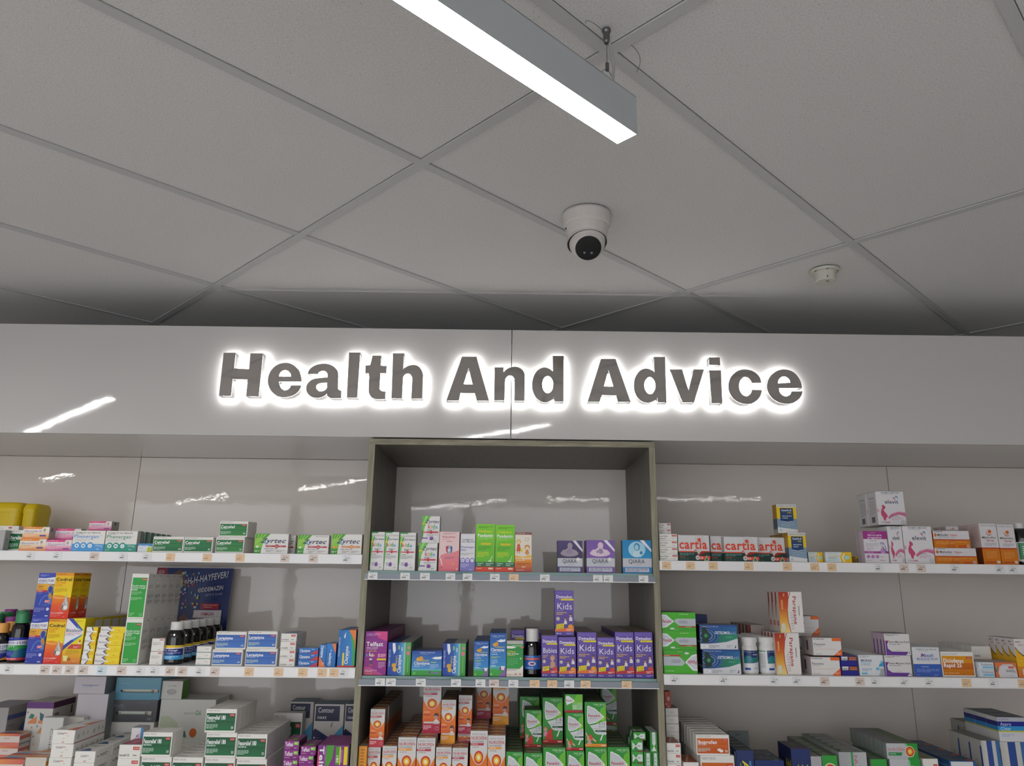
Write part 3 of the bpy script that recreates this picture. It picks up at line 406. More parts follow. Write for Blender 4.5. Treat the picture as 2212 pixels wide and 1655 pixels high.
D['chor'] = dict(base='#1c58ac', front=[R(0, .2, 1, 1, '#4c9cdc', '#1440a0'), R(0, .16, 1, .26, '#2c9840', '#70c0d0'), P('#3ca43c', 0, 0, 0, .16, .3, .2, 1, .17, 1, 0), T('PHARMACY MEDICINE', .26, .76, .9, .95, '#c0d0ec', .02), G(.3, .72, .84, .87, 1, '#a0b8e0'), P('#f0f4f8', .66, .7, .78, .66, .98, .67, 1, .78, .88, .76, .78, .76), E(.22, .65, .07, .08, '#e8b028', 12), E(.31, .69, .07, .09, '#e49c28', 12), T("Children's", .27, .57, .57, .65, '#e0d040', .02, 0, .3), T('Claratyne', .08, .6, .44, .56, '#f4f8fc', .035), G(.08, .4, .34, .4, 2, '#c0dcf4'), G(.64, .95, .5, .56, 1, '#c8e060'), G(.62, .9, .28, .47, 4, '#a8d0f0'), E(.1, .09, .05, .06, '#60c860'),
    P('#7c50a0', .57, .2, .64, .18, .62, .06, .58, .08), P('#8c6cb8', .64, .12, .84, .14, .92, .16, .9, .06, .8, .08)], side=[R(0, 0, 1, 1, '#3c4880')], top=[R(0, 0, 1, 1, '#4c5c80')])
D['crot'] = dict(base='#1c50a8', front=[RH(0, 0, .45, 1, '#1038a0', '#1c5cb4'), RH(.45, 0, .72, 1, '#1c5cb4', '#60b4dc'), R(.72, 0, 1, 1, '#38983c', '#58b05c'), RH(.7, 0, .78, 1, '#b0dcd8', '#4ca850'), T('PHARMACY MEDICINE', .04, .11, .26, .78, '#b8cce8', .01, 90), P('#f0f4f8', .18, .98, .3, .98, .34, .75, .26, .64, .2, .78), E(.28, .3, .1, .07, '#e8a828', 12), E(.32, .18, .09, .07, '#e8b838', 12), T("Children's", .34, .42, .3, .6, '#d8c840', .02, 90), T('Claratyne', .43, .58, .08, .62, '#f4f8fc', .035, 90), G(.44, .56, .7, .95, 1, '#a0c870'), G(.58, .68, .65, .9, 1, '#c0dcf0'), E(.88, .68, .07, .07, '#e87898'), E(.9, .85, .06, .05, '#e080a0'), R(.86, .1, .9, .6, '#68c060')],
    right=[R(0, 0, 1, 1, '#1c5c58'), R(0, .0, .2, 1, '#2c7c38')], top=[R(0, 0, .5, 1, '#2c4478'), R(.5, 0, 1, 1, '#b4b0ac')])
D['cpain'] = dict(base='#c9c5bd', front=[R(0, .22, 1, .9, '#2ca044', '#1c8c3c'), R(0, .9, 1, 1, '#bdbab2'), P('#ece6dc', 0, 0, 1, 0, 1, .32, .8, .22, .5, .16, 0, .15), R(.36, .84, .94, .87, '#8cc890'), P('#f0ece8', 0, .78, .35, .78, .6, .81, .35, .85, 0, .85), P('#e07050', 1, .78, 1, .84, .75, .81), T("Children's", .06, .56, .67, .72, '#d8cc30', .03), T('Pain & Fever', .04, .74, .61, .66, '#f4f6f0', .03), G(.06, .76, .56, .6, 1, '#c8d040'), G(.08, .7, .3, .52, 5, '#58b868'), E(.84, .5, .06, .03, '#a0e090', 8), G(.05, .4, .03, .08, 2, '#d88c80'), E(.55, .07, .1, .03, '#e0a8a0', 8), E(.82, .07, .08, .03, '#e0a8a0', 8)], side=[R(0, 0, 1, 1, '#3c6c4c')], top=[R(0, 0, 1, 1, '#a8a49c')])
def dym(band, fruit, baby=0, sz='200 mL'):
    f = [R(0, 0, 1, 1, '#5c4498', '#6c54b0'), T('PHARMACY MEDICINE', .1, .88, .93, .96, '#8474c0', .01), T('Dymadon', .08, .92, .83, .895, '#f4f2f8', .035), R(.32, .78, .99, .82, '#ecd820'), G(.35, .95, .79, .81, 1, '#c8b420'), T('Babies' if baby else 'Kids', .1 if baby else .13, .95 if baby else .9, .58, .72 if not baby else .7, '#f4f2f8', -.005), G(.08, .65, .54, .56, 1, '#a89cd0'), G(.08, .62 if not baby else .4, .45, .52, 2, '#e0bc58'), E(.16, .37, .1, .045, '#b8b0d8', 14), E(.16, .38, .06, .02, '#e8d860')]
    f += kid(.83, .45, .075, '#4c3430', '#d8a890', '#e8e2e0', .42)+kid(.55, .37, .07, '#5c4034', '#cc9c84', '#e4dcd8', .42) if not baby else kid(.68, .45, .14, '#c89878', '#d8a88c', '#c89c7c', .42)
    f += [R(0, 0, 1, .1, '#54409c'), P(band, 0, .09, 1, .09, 1, .22, .7, .18, .4, .155, 0, .145), E(.82, .2, .13, .05, fruit, 12), P('#58a048', .86, .25, .95, .26, .93, .22), P('#ecd81c', .06, .14, .46, .16, .48, .27, .08, .25), *([T('2-12', .12, .42, .2, .245, '#4c4c28', .0), T('YEARS', .12, .43, .155, .185, '#5c5c30', .0)] if not baby else [G(.12, .44, .165, .25, 3, '#6c6c38')]), G(.6, .96, .1, .15, 2, '#f0d8d0'), T(sz, .06, .34, .035, .065, '#e0d8f4', .02), G(.6, .95, .03, .065, 2, '#b8b0dc')]
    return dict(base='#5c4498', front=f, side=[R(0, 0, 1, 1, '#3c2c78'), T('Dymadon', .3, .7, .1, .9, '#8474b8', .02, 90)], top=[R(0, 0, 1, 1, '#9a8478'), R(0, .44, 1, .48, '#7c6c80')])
D['dymorange'] = dym('#e8742c', '#f09c30'); D['dymorange1'] = dym('#e8742c', '#f09c30', sz='100 mL'); D['dymred'] = dym('#c02c38', '#d84038'); D['dymred1'] = dym('#c02c38', '#d84038', sz='100 mL'); D['dymbaby'] = dym('#c83038', '#d84038', 1, '50 mL')
def nuro(fl, face=1, bot=None, peach='#e87420'):
    f = [R(0, 0, 1, 1, '#d9d6d4'), P('#e8741c', 0, 0, 1, 0, 1, .68, .8, .56, .2, .56, 0, .68), P('#e4641c', 0, 0, 1, 0, 1, .3, 0, .3), P('#f0a850', 0, .68, .2, .56, .8, .56, 1, .68, 1, .66, .8, .54, .2, .54, 0, .66), T('PHARMACY MEDICINE', .1, .9, .935, .965, '#a0a0a4', 0), T('NUROFEN', .07, .93, .865, .915, '#c02c44', .012), T('FOR CHILDREN', .07, .76, .825, .85, '#4c4c50', .0), P(fl, 0, .78, .76, .78, .8, .815, 0, .815), G(.06, .7, .787, .808, 1, '#f4d8c8'), G(.1, .75, .74, .765, 1, '#a8a4a4'),
         E(.5, .6, .3, .112, '#f0dcd0', 24), E(.5, .6, .27, .1, '#c4341c', 24), E(.5, .6, .2, .074, '#e88c1c', 22), E(.5, .6, .145, .054, '#f4c81c', 20), E(.5, .6, .085, .032, '#f8ecc0', 16)]
    if face: f += [G(.06, .6, .41, .44, 1, '#f8d8c0', 2), R(.04, .36, .44, .38, '#c83440')]+kid(.76, .34, .14, '#4c302c' if face == 1 else '#d8b89c', '#d8a48c', '#e8e0d8', .38)
    f += [R(.08, .2, .96, .235, '#dcd8d6'), R(0, 0, 1, .19, bot or fl), G(.06, .5, .07, .16, 3, '#f4d0d4'), CR(.82, .1, .1, .38, '#e8a0a8' if not bot else '#f0c880'), CR(.82, .1, .08, .38, bot or fl)]
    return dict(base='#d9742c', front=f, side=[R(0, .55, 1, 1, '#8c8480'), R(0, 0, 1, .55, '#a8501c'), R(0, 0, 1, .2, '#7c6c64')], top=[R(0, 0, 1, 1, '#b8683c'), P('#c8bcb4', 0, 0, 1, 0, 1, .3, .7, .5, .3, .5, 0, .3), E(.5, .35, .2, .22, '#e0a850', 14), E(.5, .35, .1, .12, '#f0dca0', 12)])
D['nurored'] = nuro('#b8284c'); D['nuroorange'] = nuro('#eca03c', 1, '#eca020'); D['nurobaby'] = nuro('#c02c3c', 2)
D['nuroside'] = dict(base='#e09418', front=[R(0, 0, 1, 1, '#f0a41c', '#e4941c'), G(.25, .7, .35, .95, 10, '#b06c14'), E(.42, .14, .2, .1, '#f0d8a8', 16), E(.42, .14, .15, .075, '#b83c20', 16), E(.42, .14, .09, .045, '#f0c030', 16)], top=[R(0, 0, 1, 1, '#a89c90'), R(0, .6, 1, 1, '#c87c20')])
def pan(yrs, fl, top=0):
    f = [R(0, 0, 1, 1, '#2c8c2c', '#2c9434'), P('#68b830', .55, .52, .75, .85, 1, .95, 1, .35, .8, .38), P('#98d040', .78, .62, .84, .72, .96, .64, .84, .56), T('PHARMACY MEDICINE', .42, .95, .925, .965, '#b8dcb0', .01), G(.55, .95, .9, .915, 1, '#a0d098'), P('#f0f0ee', .12, .9, .16, .92, .5, .85, .8, .72, .86, .67, .8, .62, .5, .53, .2, .5, .13, .54, .1, .7), P('#cdd0d4', .14, .88, .18, .895, .5, .83, .78, .71, .83, .67, .78, .63, .5, .55, .2, .52, .15, .56, .12, .7),
         T('Panadol', .16, .7, .665, .72, '#b82440', .035), T('Children', .18, .56, .615, .645, '#a86070', -.005), E(.85, .67, .045, .025, '#e8f4c8', 8), P('#d5d8d8', .22, .47, .5, .5, 1, .58, 1, .27, .6, .27, .46, .3, .38, .38), T(yrs, .66, .94, .485, .54, '#3c3c44', .01), T('YEARS', .6, .94, .43, .46, '#6c6c74', 0), G(.4, .94, .395, .415, 1, '#8c9c90'), R(.48, .33, 1, .37, '#1c4c38'), G(.55, .9, .34, .36, 1, '#a0c4b0'), P('#e4ece8', .68, .14, .75, .14, .88, .3, .82, .3)]
    f += kid(.14, .3, .09, '#c08060', '#dca890', '#d88ca8' if yrs == '1-5' else '#dc5034', .45)+[P('#cc3024', .1, .08, .3, .28, .46, .32, .5, .08)] if yrs == '1-5' else kid(.2, .17, .12, '#b88068', '#d8a890', '#d8a8b8', .45)+[P('#dcac90', .02, .3, .06, .32, .18, .2, .14, .17), P('#dcac90', .26, .24, .52, .14, .5, .1, .3, .17), P('#d05030', .2, .27, .32, .27, .36, .16, .22, .16)]
    f += [R(0, 0, 1, .07, fl), G(.05, .4, .02, .05, 1, '#f0b0a0'), R(.74, .02, .95, .045, '#f4d8d0')]
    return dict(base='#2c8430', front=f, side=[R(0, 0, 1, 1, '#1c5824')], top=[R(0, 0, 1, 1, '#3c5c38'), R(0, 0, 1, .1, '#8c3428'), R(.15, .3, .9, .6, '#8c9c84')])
D['pan15'] = pan('1-5', '#b8202c'); D['pan512'] = pan('5-12', '#b8202c'); D['pan512o'] = pan('5-12', '#e89420')
D['pantop'] = dict(base='#2c8430', front=[R(0, .12, 1, 1, '#3c9434', '#48ac3c'), P('#70c030', .4, .5, .7, 1, 1, 1, 1, .4), R(0, 0, 1, .12, '#b02434'), P('#e8ecec', .05, .9, .2, .92, .5, .7, .54, .6, .1, .4, .05, .6), T('Panadol', .08, .42, .6, .72, '#a83450', .02), T('5-12 YEARS', .4, .98, .46, .56, '#c8e8b8', .0), R(.42, .16, .98, .44, '#a8d49c'), G(.66, .95, .2, .4, 3, '#7cac74')], top=[R(0, 0, 1, 1, '#4c504c')])
D['panend'] = dict(base='#2f8a34', front=[R(0, 0, 1, 1, '#2c8434', '#40a83c'), P('#dce4e0', .1, .15, .1, .85, .34, .55, .44, .55, .6, .8, .94, .8, .94, .2, .6, .2, .44, .45, .34, .45), G(.14, .3, .45, .55, 1, '#c06878'), G(.55, .9, .42, .58, 1, '#7c8484'), R(.5, 0, 1, .08, '#8c3030')], top=[R(0, 0, 1, 1, '#48703c'), P('#b8bcb4', .1, .1, .5, .3, .9, .1, .9, .6, .5, .4, .1, .6)], side=[R(0, 0, 1, 1, '#2c7434'), P('#c4ccc0', .2, 0, .5, 0, .8, 1, .5, 1)])
D['panvert'] = dict(base='#2f8a34', front=[R(0, 0, 1, 1, '#3c9c34', '#2c8434'), P('#dce4e0', .3, .98, .75, .98, .75, .4, .56, .32, .56, .28, .85, .05, .15, .05, .48, .28, .48, .32, .3, .4), G(.42, .6, .45, .9, 6, '#9ca8a0')], side=[R(0, 0, 1, 1, '#24682c'), R(.3, .1, .7, .9, '#4c8c44')], top=[R(0, 0, 1, 1, '#b8bcb4')])
def cartia(n): return dict(base='#d8d6d6', front=[R(0, 0, 1, .35, '#123c34', '#0f3830')]+[x for r, c in ((.27, '#c8c6c6'), (.23, '#dedcdc'), (.19, '#c4c2c2'), (.15, '#dedcdc'), (.11, '#c4c2c2'), (.07, '#dedcdc')) for x in [CR(.7, .84, r*.56, 1.4, c)]]+[P('#e04424', 0, .34, .52, .34, .56, .42, .64, .16, .72, .36, 1, .34, 1, .38, .74, .39, .64, .22, .56, .47, .5, .38, 0, .38), P('#c8cacc', .57, .42, .72, .4, .64, .24), T('cartia', .03, .92, .47, .82, '#e0482c', .04), E(.685, .84, .04, .045, '#e0482c', 10), E(.655, .84, .04, .045, '#e0482c', 10), P('#e0482c', .61, .82, .73, .82, .67, .72),
    G(.04, .5, .2, .31, 3, '#6c9c90'), G(.04, .34, .11, .17, 1, '#c85030', 3), G(.04, .5, .05, .08, 1, '#4c8478'), CR(.6, .13, .065, 1.4, '#d8d4d2'), E(.6, .13, .03, .03, '#a08c88'), R(.66, .05, 1, .19, '#e04c34'), T(n, .67, .77, .08, .16, '#f4d0c4', .03), P('#b8c8a8', .8, .01, .97, .01, .885, .22), P('#2c6448', .83, .03, .94, .03, .885, .17)], side=[R(0, 0, 1, 1, '#bab8b8'), R(0, 0, 1, .34, '#123c34')], top=[R(0, 0, 1, 1, '#b0b0b0')])
D['cartia28'] = cartia('28'); D['cartia84'] = cartia('84'); D['cartia168'] = cartia('168')
D['osted'] = dict(base='#e2bc14', front=[R(0, 0, 1, .5, '#8ca4b8', '#7c98b0'), R(0, .5, 1, .9, '#ecc814'), P('#e4e4e4', 0, 0, 1, 0, 1, .12, .5, .16, 0, .2), R(0, .9, 1, 1, '#d8d8d8'), T('PHARMACIST ONLY MEDICINE', .05, .95, .93, .965, '#5c5c60', .01), P('#c8ccd0', .15, .42, .85, .42, .5, .37), R(.17, .43, .83, .87, '#1c3c6c'), P('#1c3c6c', .17, .43, .83, .43, .5, .39), T('OsteVit-D', .24, .76, .76, .83, '#e8ecf0', .03), T('ONE-A-', .24, .5, .68, .73, '#5c6c6c', .0), T('WEEK', .52, .76, .68, .73, '#c8b430', .03), G(.26, .74, .48, .62, 2, '#a8b8cc'), G(.2, .85, .22, .34, 3, '#a0b4c4'), E(.14, .1, .08, .05, '#c4ccd4', 9)], side=[R(0, .5, 1, 1, '#b4881c'), R(0, .14, 1, .5, '#4c5868'), R(0, 0, 1, .14, '#a8a8ac')], top=[R(0, 0, 1, 1, '#c8a01c')])
D['vitd'] = dict(base='#dde2e2', front=[T('PHARMACY MEDICINE', .1, .5, .82, .88, '#58a4b0', .01), T('VITAMIN D3', .1, .68, .55, .68, '#e8c060', .02), T('WEEKLY', .1, .45, .38, .5, '#2c9cac', .02), G(.1, .5, .16, .3, 2, '#90c4cc'), P('#ecc01c', .62, 0, 1, 0, 1, 1, .65, 1, .56, .5), P('#f4ecc8', .68, .1, .76, .06, .68, .5, .76, .86, .72, .9, .62, .5), E(.82, .5, .1, .2, '#a8d8d4')], side=[R(0, 0, 1, 1, '#b8b8b0'), R(.4, .1, .6, .8, '#a89c6c')])
D['ferro'] = dict(base='#e2dde0', front=[R(0, .75, 1, 1, '#a4348c'), G(.28, .7, .93, .96, 1, '#d8a0cc'), T('ferro-care', .2, .78, .845, .91, '#f4e0f0', .03), T('pregnancy', .19, .78, .77, .83, '#f4e0f0', .03), G(.26, .74, .68, .71, 1, '#a880b0'), G(.08, .62, .5, .62, 4, '#c0b8c0'), G(.08, .4, .38, .48, 2, '#d0a8cc'), R(0, .3, 1, .37, '#a43c90'), G(.06, .6, .31, .36, 2, '#d8a8d0'), P('#c890c8', .68, .3, .66, .4, .74, .48, .8, .46, .88, .36, .86, .3), E(.76, .6, .09, .05, '#8c84b8', 12), E(.75, .58, .06, .04, '#e0cce0', 12), P('#7c70ac', .84, .6, .9, .5, .92, .36, .9, .3, .87, .36, .88, .48), P('#7c70ac', .7, .54, .8, .5, .9, .3, .86, .3, .77, .48),
    CR(.13, .2, .07, .8, '#c080bc'), CR(.32, .2, .07, .8, '#c080bc'), CR(.51, .2, .07, .8, '#c080bc'), R(.1, .195, .55, .205, '#c080bc'), G(.6, .92, .18, .21, 1, '#a8a0a8'), T('34', .06, .13, .06, .09, '#8c848c', 0), G(.15, .3, .06, .1, 2, '#b4acb4'), G(.6, .94, .06, .1, 1, '#b0a8b0')], side=[R(0, 0, 1, 1, '#d4c4cc'), R(.15, 0, .5, 1, '#c8b8c0')])
def elev(n): return dict(base='#e3dfe2', front=[T('PHARMACY MEDICINE', .2, .84, .935, .975, '#44546c', .01), G(.2, .84, .9, .92, 1, '#90a0b4'), T('elevit', .3, .78, .63, .74, '#2c3c58', .012), P('#3c90b0', .66, .8, .7, .86, .76, .86, .78, .8, .74, .76, .76, .8, .74, .83, .71, .83, .68, .79), P('#d0506c', .58, .82, .62, .82, .68, .76, .66, .74), P('#dc9cb4', .36, .24, .5, .34, .75, .4, 1, .38, 1, .2, .95, .26, .75, .33, .55, .3, .38, .18), P('#d06c90', .36, .22, .5, .31, .75, .37, 1, .34, 1, .26, .75, .31, .55, .27, .4, .18), P('#e090ac', 0, .5, .05, .44, .05, .36, 0, .4),
    P('#c84c74', .18, .57, .2, .6, .26, .57, .3, .52, .27, .47, .22, .46, .24, .4, .33, .3, .34, .24, .28, .2, .26, .12, .2, .14, .18, .22, .12, .3, .12, .38, .15, .46, .18, .5), G(.5, .9, .24, .27, 1, '#8c7c84', 2), G(.48, .88, .14, .22, 3, '#d8b4c4'), T(n, .08, .24, .06, .1, '#a0a0a8', 0), R(.25, .06, .4, .09, '#d07c98'), CR(.88, .08, .08, .75, '#8c8c94'), CR(.88, .08, .068, .75, '#e3dfe2'), R(.82, .075, .94, .085, '#9c9ca4'), R(.875, .04, .885, .12, '#9c9ca4')],
    side=[T('elevit', .25, .8, .78, .85, '#6c6c78', .01), G(.25, .85, .3, .74, 12, '#bab4b8'), R(.35, .08, .7, .25, '#6c6c74')], top=[R(0, 0, 1, 1, '#8c8688')])
D['elevit100'] = elev('100'); D['elevit30'] = elev('30')
D['maltab'] = dict(base='#dedadc', front=[R(0, 0, 1, .5, '#d87c14'), R(0, .45, 1, .5, '#b83c2c'), P('#cc6c14', .3, 0, .45, .44, .6, .44, .55, 0), G(.04, .4, .9, .96, 1, '#55555c'), T('Maltofer', .12, .42, .68, .82, '#55555c', .01), T('Tablets', .46, .66, .68, .8, '#d06050', .01), G(.14, .9, .58, .63, 1, '#a8a4a8'), E(.06, .74, .035, .1, '#d8743c'), G(.06, .9, .2, .38, 2, '#e8a050'), R(.66, .05, .9, .17, '#d0581c'), E(.92, .11, .035, .09, '#e0ccc0'), E(.92, .11, .015, .04, '#803c20')], top=[R(0, 0, 1, 1, '#b0acac')], side=[R(0, 0, 1, 1, '#c8741c')])
D['malsyr'] = dict(base='#dedadc', front=[R(0, 0, 1, .4, '#d8780f'), R(0, .38, 1, .41, '#b83c2c'), T('PHARMACY MEDICINE', .05, .95, .93, .96, '#8c8c90', .0), E(.52, .77, .16, .07, '#c07868', 20), E(.54, .785, .15, .06, '#dedadc', 20), E(.56, .8, .1, .047, '#d86c1c', 20), T('Maltofer', .08, .9, .63, .68, '#66666c', .01), T('Syrup', .32, .74, .56, .61, '#d06058', .01), G(.2, .85, .44, .52, 3, '#b4b0b4'), G(.2, .8, .14, .32, 6, '#e8a458'), R(.1, .04, .7, .07, '#c04c1c'), E(.83, .06, .1, .035, '#e8d4c0')], side=[R(0, 0, 1, .4, '#70380c'), R(0, .38, 1, .41, '#7c2c24'), R(0, .41, 1, 1, '#d8c4c0'), G(.2, .8, .5, .92, 8, '#c8a8a0')])
D['posteo'] = dict(base='#48a82c', front=[R(0, 0, 1, 1, '#44a830', '#4cb428'), P('#bcc2c8', .36, .55, .44, .66, 1, .66, 1, .28, .52, .28, .4, .45), P('#c03438', .46, .26, 1, .26, 1, .2, .5, .2), P('#e8eaec', 0, .88, .14, .86, .3, .6, .36, .52, .3, .42, .14, .2, 0, .16), P('#d0d4d8', 0, .82, .1, .8, .26, .58, .3, .52, .26, .44, .1, .26, 0, .22), T('Panadol', .02, .28, .44, .6, '#b83050', .03), T('OSTEO', .5, .76, .4, .54, '#6c7478', -.005), G(.7, .98, .21, .25, 1, '#f0c0b8'), G(.52, .96, .86, .92, 1, '#b0dc98'), E(.3, .13, .07, .05, '#dce0e0', 9), G(.34, .58, .04, .1, 1, '#90d070')], side=[R(0, 0, 1, 1, '#2c4c24')], top=[R(0, 0, 1, 1, '#5c645c')])
def flip(ops):
    out = []
    for o in ops:
        k = o[0]
        if k in 'RH': out.append((k, 1-o[3], 1-o[4], 1-o[1], 1-o[2], o[6] or o[5] if k == 'R' else o[6], o[5] if (k == 'H' or o[6]) else None))
        elif k == 'P': out.append((k, [(1-x, 1-y) for x, y in o[1]], o[2]))
        elif k == 'G': out.append((k, 1-o[2], 1-o[1], 1-o[4], 1-o[3], o[5], o[6], o[7]))
        else: out.append((k, o[1], 1-o[3], 1-o[2], 1-o[5], 1-o[4], o[6], o[7], {0: 180, 90: -90, -90: 90, 180: 0}[o[8]], o[9]))
    return out
D['posteoflip'] = dict(D['posteo']); D['posteoflip']['front'] = flip(D['posteo']['front'])
D['osteomol'] = dict(base='#dcdce0', front=[RH(0, .2, .5, 1, '#142c50', '#2458a0'), RH(.5, .2, 1, 1, '#1c5890', '#2c6ca4'), RH(.05, .3, 1, .62, '#16504c', '#2c9474')]+[x for r, c in ((.36, '#3c60b0'), (.32, '#1c4870'), (.27, '#5c84cc'), (.24, '#1c4868'), (.19, '#7ca0dc'), (.165, '#184460')) for x in [E(.16, .55, r*.95, r*1.0, c, 22)]]+[P('#14342c', .05, .25, .06, .9, .14, .95, .22, .7, .24, .3), E(.16, .55, .05, .09, '#3c9458', 8), R(0, .93, 1, 1, '#244c90'), P('#d8d9de', 0, 0, 1, 0, 1, .45, .7, .3, .3, .23, 0, .22), T('PHARMACIST ONLY MEDICINE', .04, .5, .9, .95, '#a8bce0', .01), T('OSTEOMOL', .4, .82, .62, .73, '#e4ecf4', .045), T('665', .83, .96, .62, .72, '#a0b8d0', .0), G(.68, .96, .47, .51, 1, '#80c0ac'),
    R(.04, .06, .2, .17, '#f0f0f2'), G(.07, .17, .09, .13, 1, '#6c6c74'), G(.24, .5, .04, .17, 3, '#9c9ca4'), G(.7, .84, .06, .18, 2, '#a8a8b0'), P('#2c3440', .9, .06, .93, .05, .95, .12, .92, .2, .93, .13)], side=[R(0, 0, 1, 1, '#1c242c'), R(0, .25, 1, .35, '#7c8484')], top=[R(0, 0, 1, 1, '#5c6264')])
D['navy'] = dict(base='#1c2c68', top=[R(0, 0, 1, 1, '#6c7070')])
D['parapane'] = dict(base='#e6dfda', front=[RH(.02, .02, .3, .98, '#b02c20', '#c03424'), R(.0, 0, .42, .98, '#f4e08c', '#a82c1c'), R(0, .3, .42, .6, '#e8a83c', '#d05c28'), R(0, 0, .42, .3, '#f0dc90', '#e8a83c'), R(0, .6, .42, .99, '#d05c28', '#a82c1c'), P('#e8e2de', .52, .99, .42, .8, .36, .55, .36, .3, .44, .02, 1, .02, 1, .99), P('#c04428', .52, .99, .42, .8, .36, .55, .36, .3, .44, .02, .41, .02, .33, .3, .33, .55, .39, .8, .49, .99), T('Parapane', .6, .74, .2, .88, '#b82c30', .02, -90), T('OSTEO', .46, .57, .08, .5, '#a8a4a4', .0, -90), G(.82, .88, .25, .72, 1, '#8c8884'), T('96', .2, .26, .88, .95, '#f0d080', .02, -90), G(.1, .2, .4, .86, 1, '#e8b070'), R(.06, .04, .2, .22, '#dcdcd0')],
    left=[R(.55, 0, 1, 1, '#a44438', '#a03c30') if 0 else R(0, 0, 1, 1, '#d8ccc4'), R(0, .72, .4, .98, '#9c3428'), P('#9c3428', 0, .72, .4, .9, .1, .4, 0, .3), R(.5, .08, .53, .92, '#b8a8a0'), E(.45, .22, .3, .07, '#c06060', 10), R(.4, .2, .6, .24, '#e8b8b0')], top=[R(0, 0, 1, 1, '#8c8884')], right=[R(0, 0, 1, 1, '#d0c8c0')])
D['panamax'] = dict(base='#e2dfdd', front=[G(.03, .66, .88, .95, 1, '#6c6c70'), R(.68, .82, 1, .99, '#ec6c2c'), T('Panamax', .04, .44, .58, .7, '#55555a', .015), G(.05, .5, .48, .53, 1, '#a0a0a4'), R(.04, .34, .8, .355, '#e8a088'), P('#ec6c2c', .7, 0, 1, 0, 1, .4), G(.82, .98, .06, .16, 2, '#f8d0b8'), T('sanofi', .05, .27, .06, .12, '#8c8ca0', .0)], left=[R(0, 0, 1, 1, '#ccc0bc'), R(.45, .25, .6, .8, '#4c4c50'), G(.2, .4, .3, .8, 4, '#b0a8a4')], top=[R(0, 0, 1, 1, '#b8a8a0')])
D['navysmall'] = dict(base='#28288c', front=[R(0, .48, 1, .95, '#3c2c60'), P('#dcdcd8', .06, .55, .4, .55, .44, .92, .06, .92), R(.1, .6, .36, .72, '#8c94a8'), R(.5, .56, .95, .7, '#c87450'), R(.5, .74, .95, .9, '#b8683c'), R(0, 0, 1, .46, '#24248c')])
D['imigran'] = dict(base='#dfe1e4', front=[G(.06, .7, .9, .96, 1, '#8c98b0'), G(.06, .5, .85, .89, 1, '#a0acc0'), T('IMIGRAN', .08, .52, .68, .78, '#34406c', .02), T('MIGRAINE', .08, .48, .57, .65, '#58b4d8', .0), G(.08, .7, .5, .54, 1, '#6c7890'), P('#3c9cc8', .78, .45, 1, .45, 1, .75, .9, .72), P('#90c8e0', .8, .55, .9, .6, 1, .7, 1, .8), G(.1, .5, .22, .36, 3, '#90a0c8'), E(.73, .34, .08, .07, '#70c4e4', 12), R(.08, .08, .3, .15, '#58b4dc'), P('#a8acb4', .75, 0, 1, 0, 1, .35, .84, .36, .82, .15)], side=[R(0, 0, 1, 1, '#c4c4c8')])
D['iptam'] = dict(base='#dedad9', front=[G(.06, .58, .88, .96, 2, '#78787c'), T('Iptam Migraine Relief', .18, .98, .57, .66, '#4c4456', .01), G(.18, .9, .47, .52, 1, '#8c8890'), P('#6c3c98', .02, .66, .16, .66, .08, .5, .1, .3, .25, .17, .9, .16, .8, 0, .02, 0), P('#a03c6c', .02, .62, .02, .67, .18, .67, .12, .62), G(.4, .75, .22, .25, 1, '#a8a4a8'), G(.06, .3, .08, .11, 1, '#9c78b8'), P('#e4e0e0', .8, .02, .98, .02, .9, .15), P('#6c6484', .92, .06, .96, .1, .93, .14, .9, .1)], left=[R(0, 0, 1, 1, '#c8b0c0'), R(.7, .02, 1, .7, '#583080')], top=[R(0, 0, 1, 1, '#8c888a')])
D['maxalt'] = dict(base='#dcdde0', front=[T('PHARMACIST ONLY MEDICINE', .15, .9, .9, .945, '#6c6c74', .02), G(.25, .8, .85, .88, 1, '#9c9ca4'), T('Maxalt', .32, .75, .66, .78, '#4c60b0', .02, 0, .6), P('#d04c6c', .3, .66, .33, .78, .36, .78, .34, .66), T('MIGRAINE RELIEF', .15, .92, .56, .63, '#6c80c0', .015), G(.16, .92, .51, .545, 1, '#b0b8d0'), R(0, 0, 1, .42, '#3c5cb0', '#3460b4'), G(.28, .72, .3, .35, 1, '#a8b8e0'), G(.1, .92, .13, .26, 3, '#7c94d0'), G(.05, .28, .03, .06, 1, '#8ca0d8'), G(.7, .94, .03, .07, 1, '#a8b8e0')], side=[R(0, 0, 1, 1, '#a0a0a4')])
D['voltsmall'] = dict(base='#dce0e4', front=[T('Voltaren', .24, .92, .5, .86, '#44688c', .0), R(.3, .18, .95, .4, '#70c0e8'), R(0, .1, .1, .9, '#b8c4cc')], side=[R(0, .2, .6, .8, '#4878a8')], top=[R(0, 0, 1, 1, '#a0a4a8')])
D['voltflip'] = dict(base='#dc7c4c', front=[P('#dcdadc', .12, .3, .2, .7, .36, .86, .8, .86, .95, .6, 1, 0, .16, 0), P('#e8703c', 0, .9, .25, .9, .32, .86, 0, .86), T('Voltaren', .48, .92, .28, .5, '#4c5468', .01, 180), R(.6, .58, .86, .74, '#e07868'), G(.3, .86, .76, .82, 1, '#b8a8a4'), P('#2c5c8c', 0, .3, .1, .5, .12, .68, 0, .7), P('#3c9c6c', 0, .5, .08, .44, .1, .6), P('#e0b040', 0, .72, .08, .66, .06, .5), G(.6, .92, .08, .14, 1, '#b4b4b8')], top=[R(0, 0, 1, 1, '#b4aca8')])
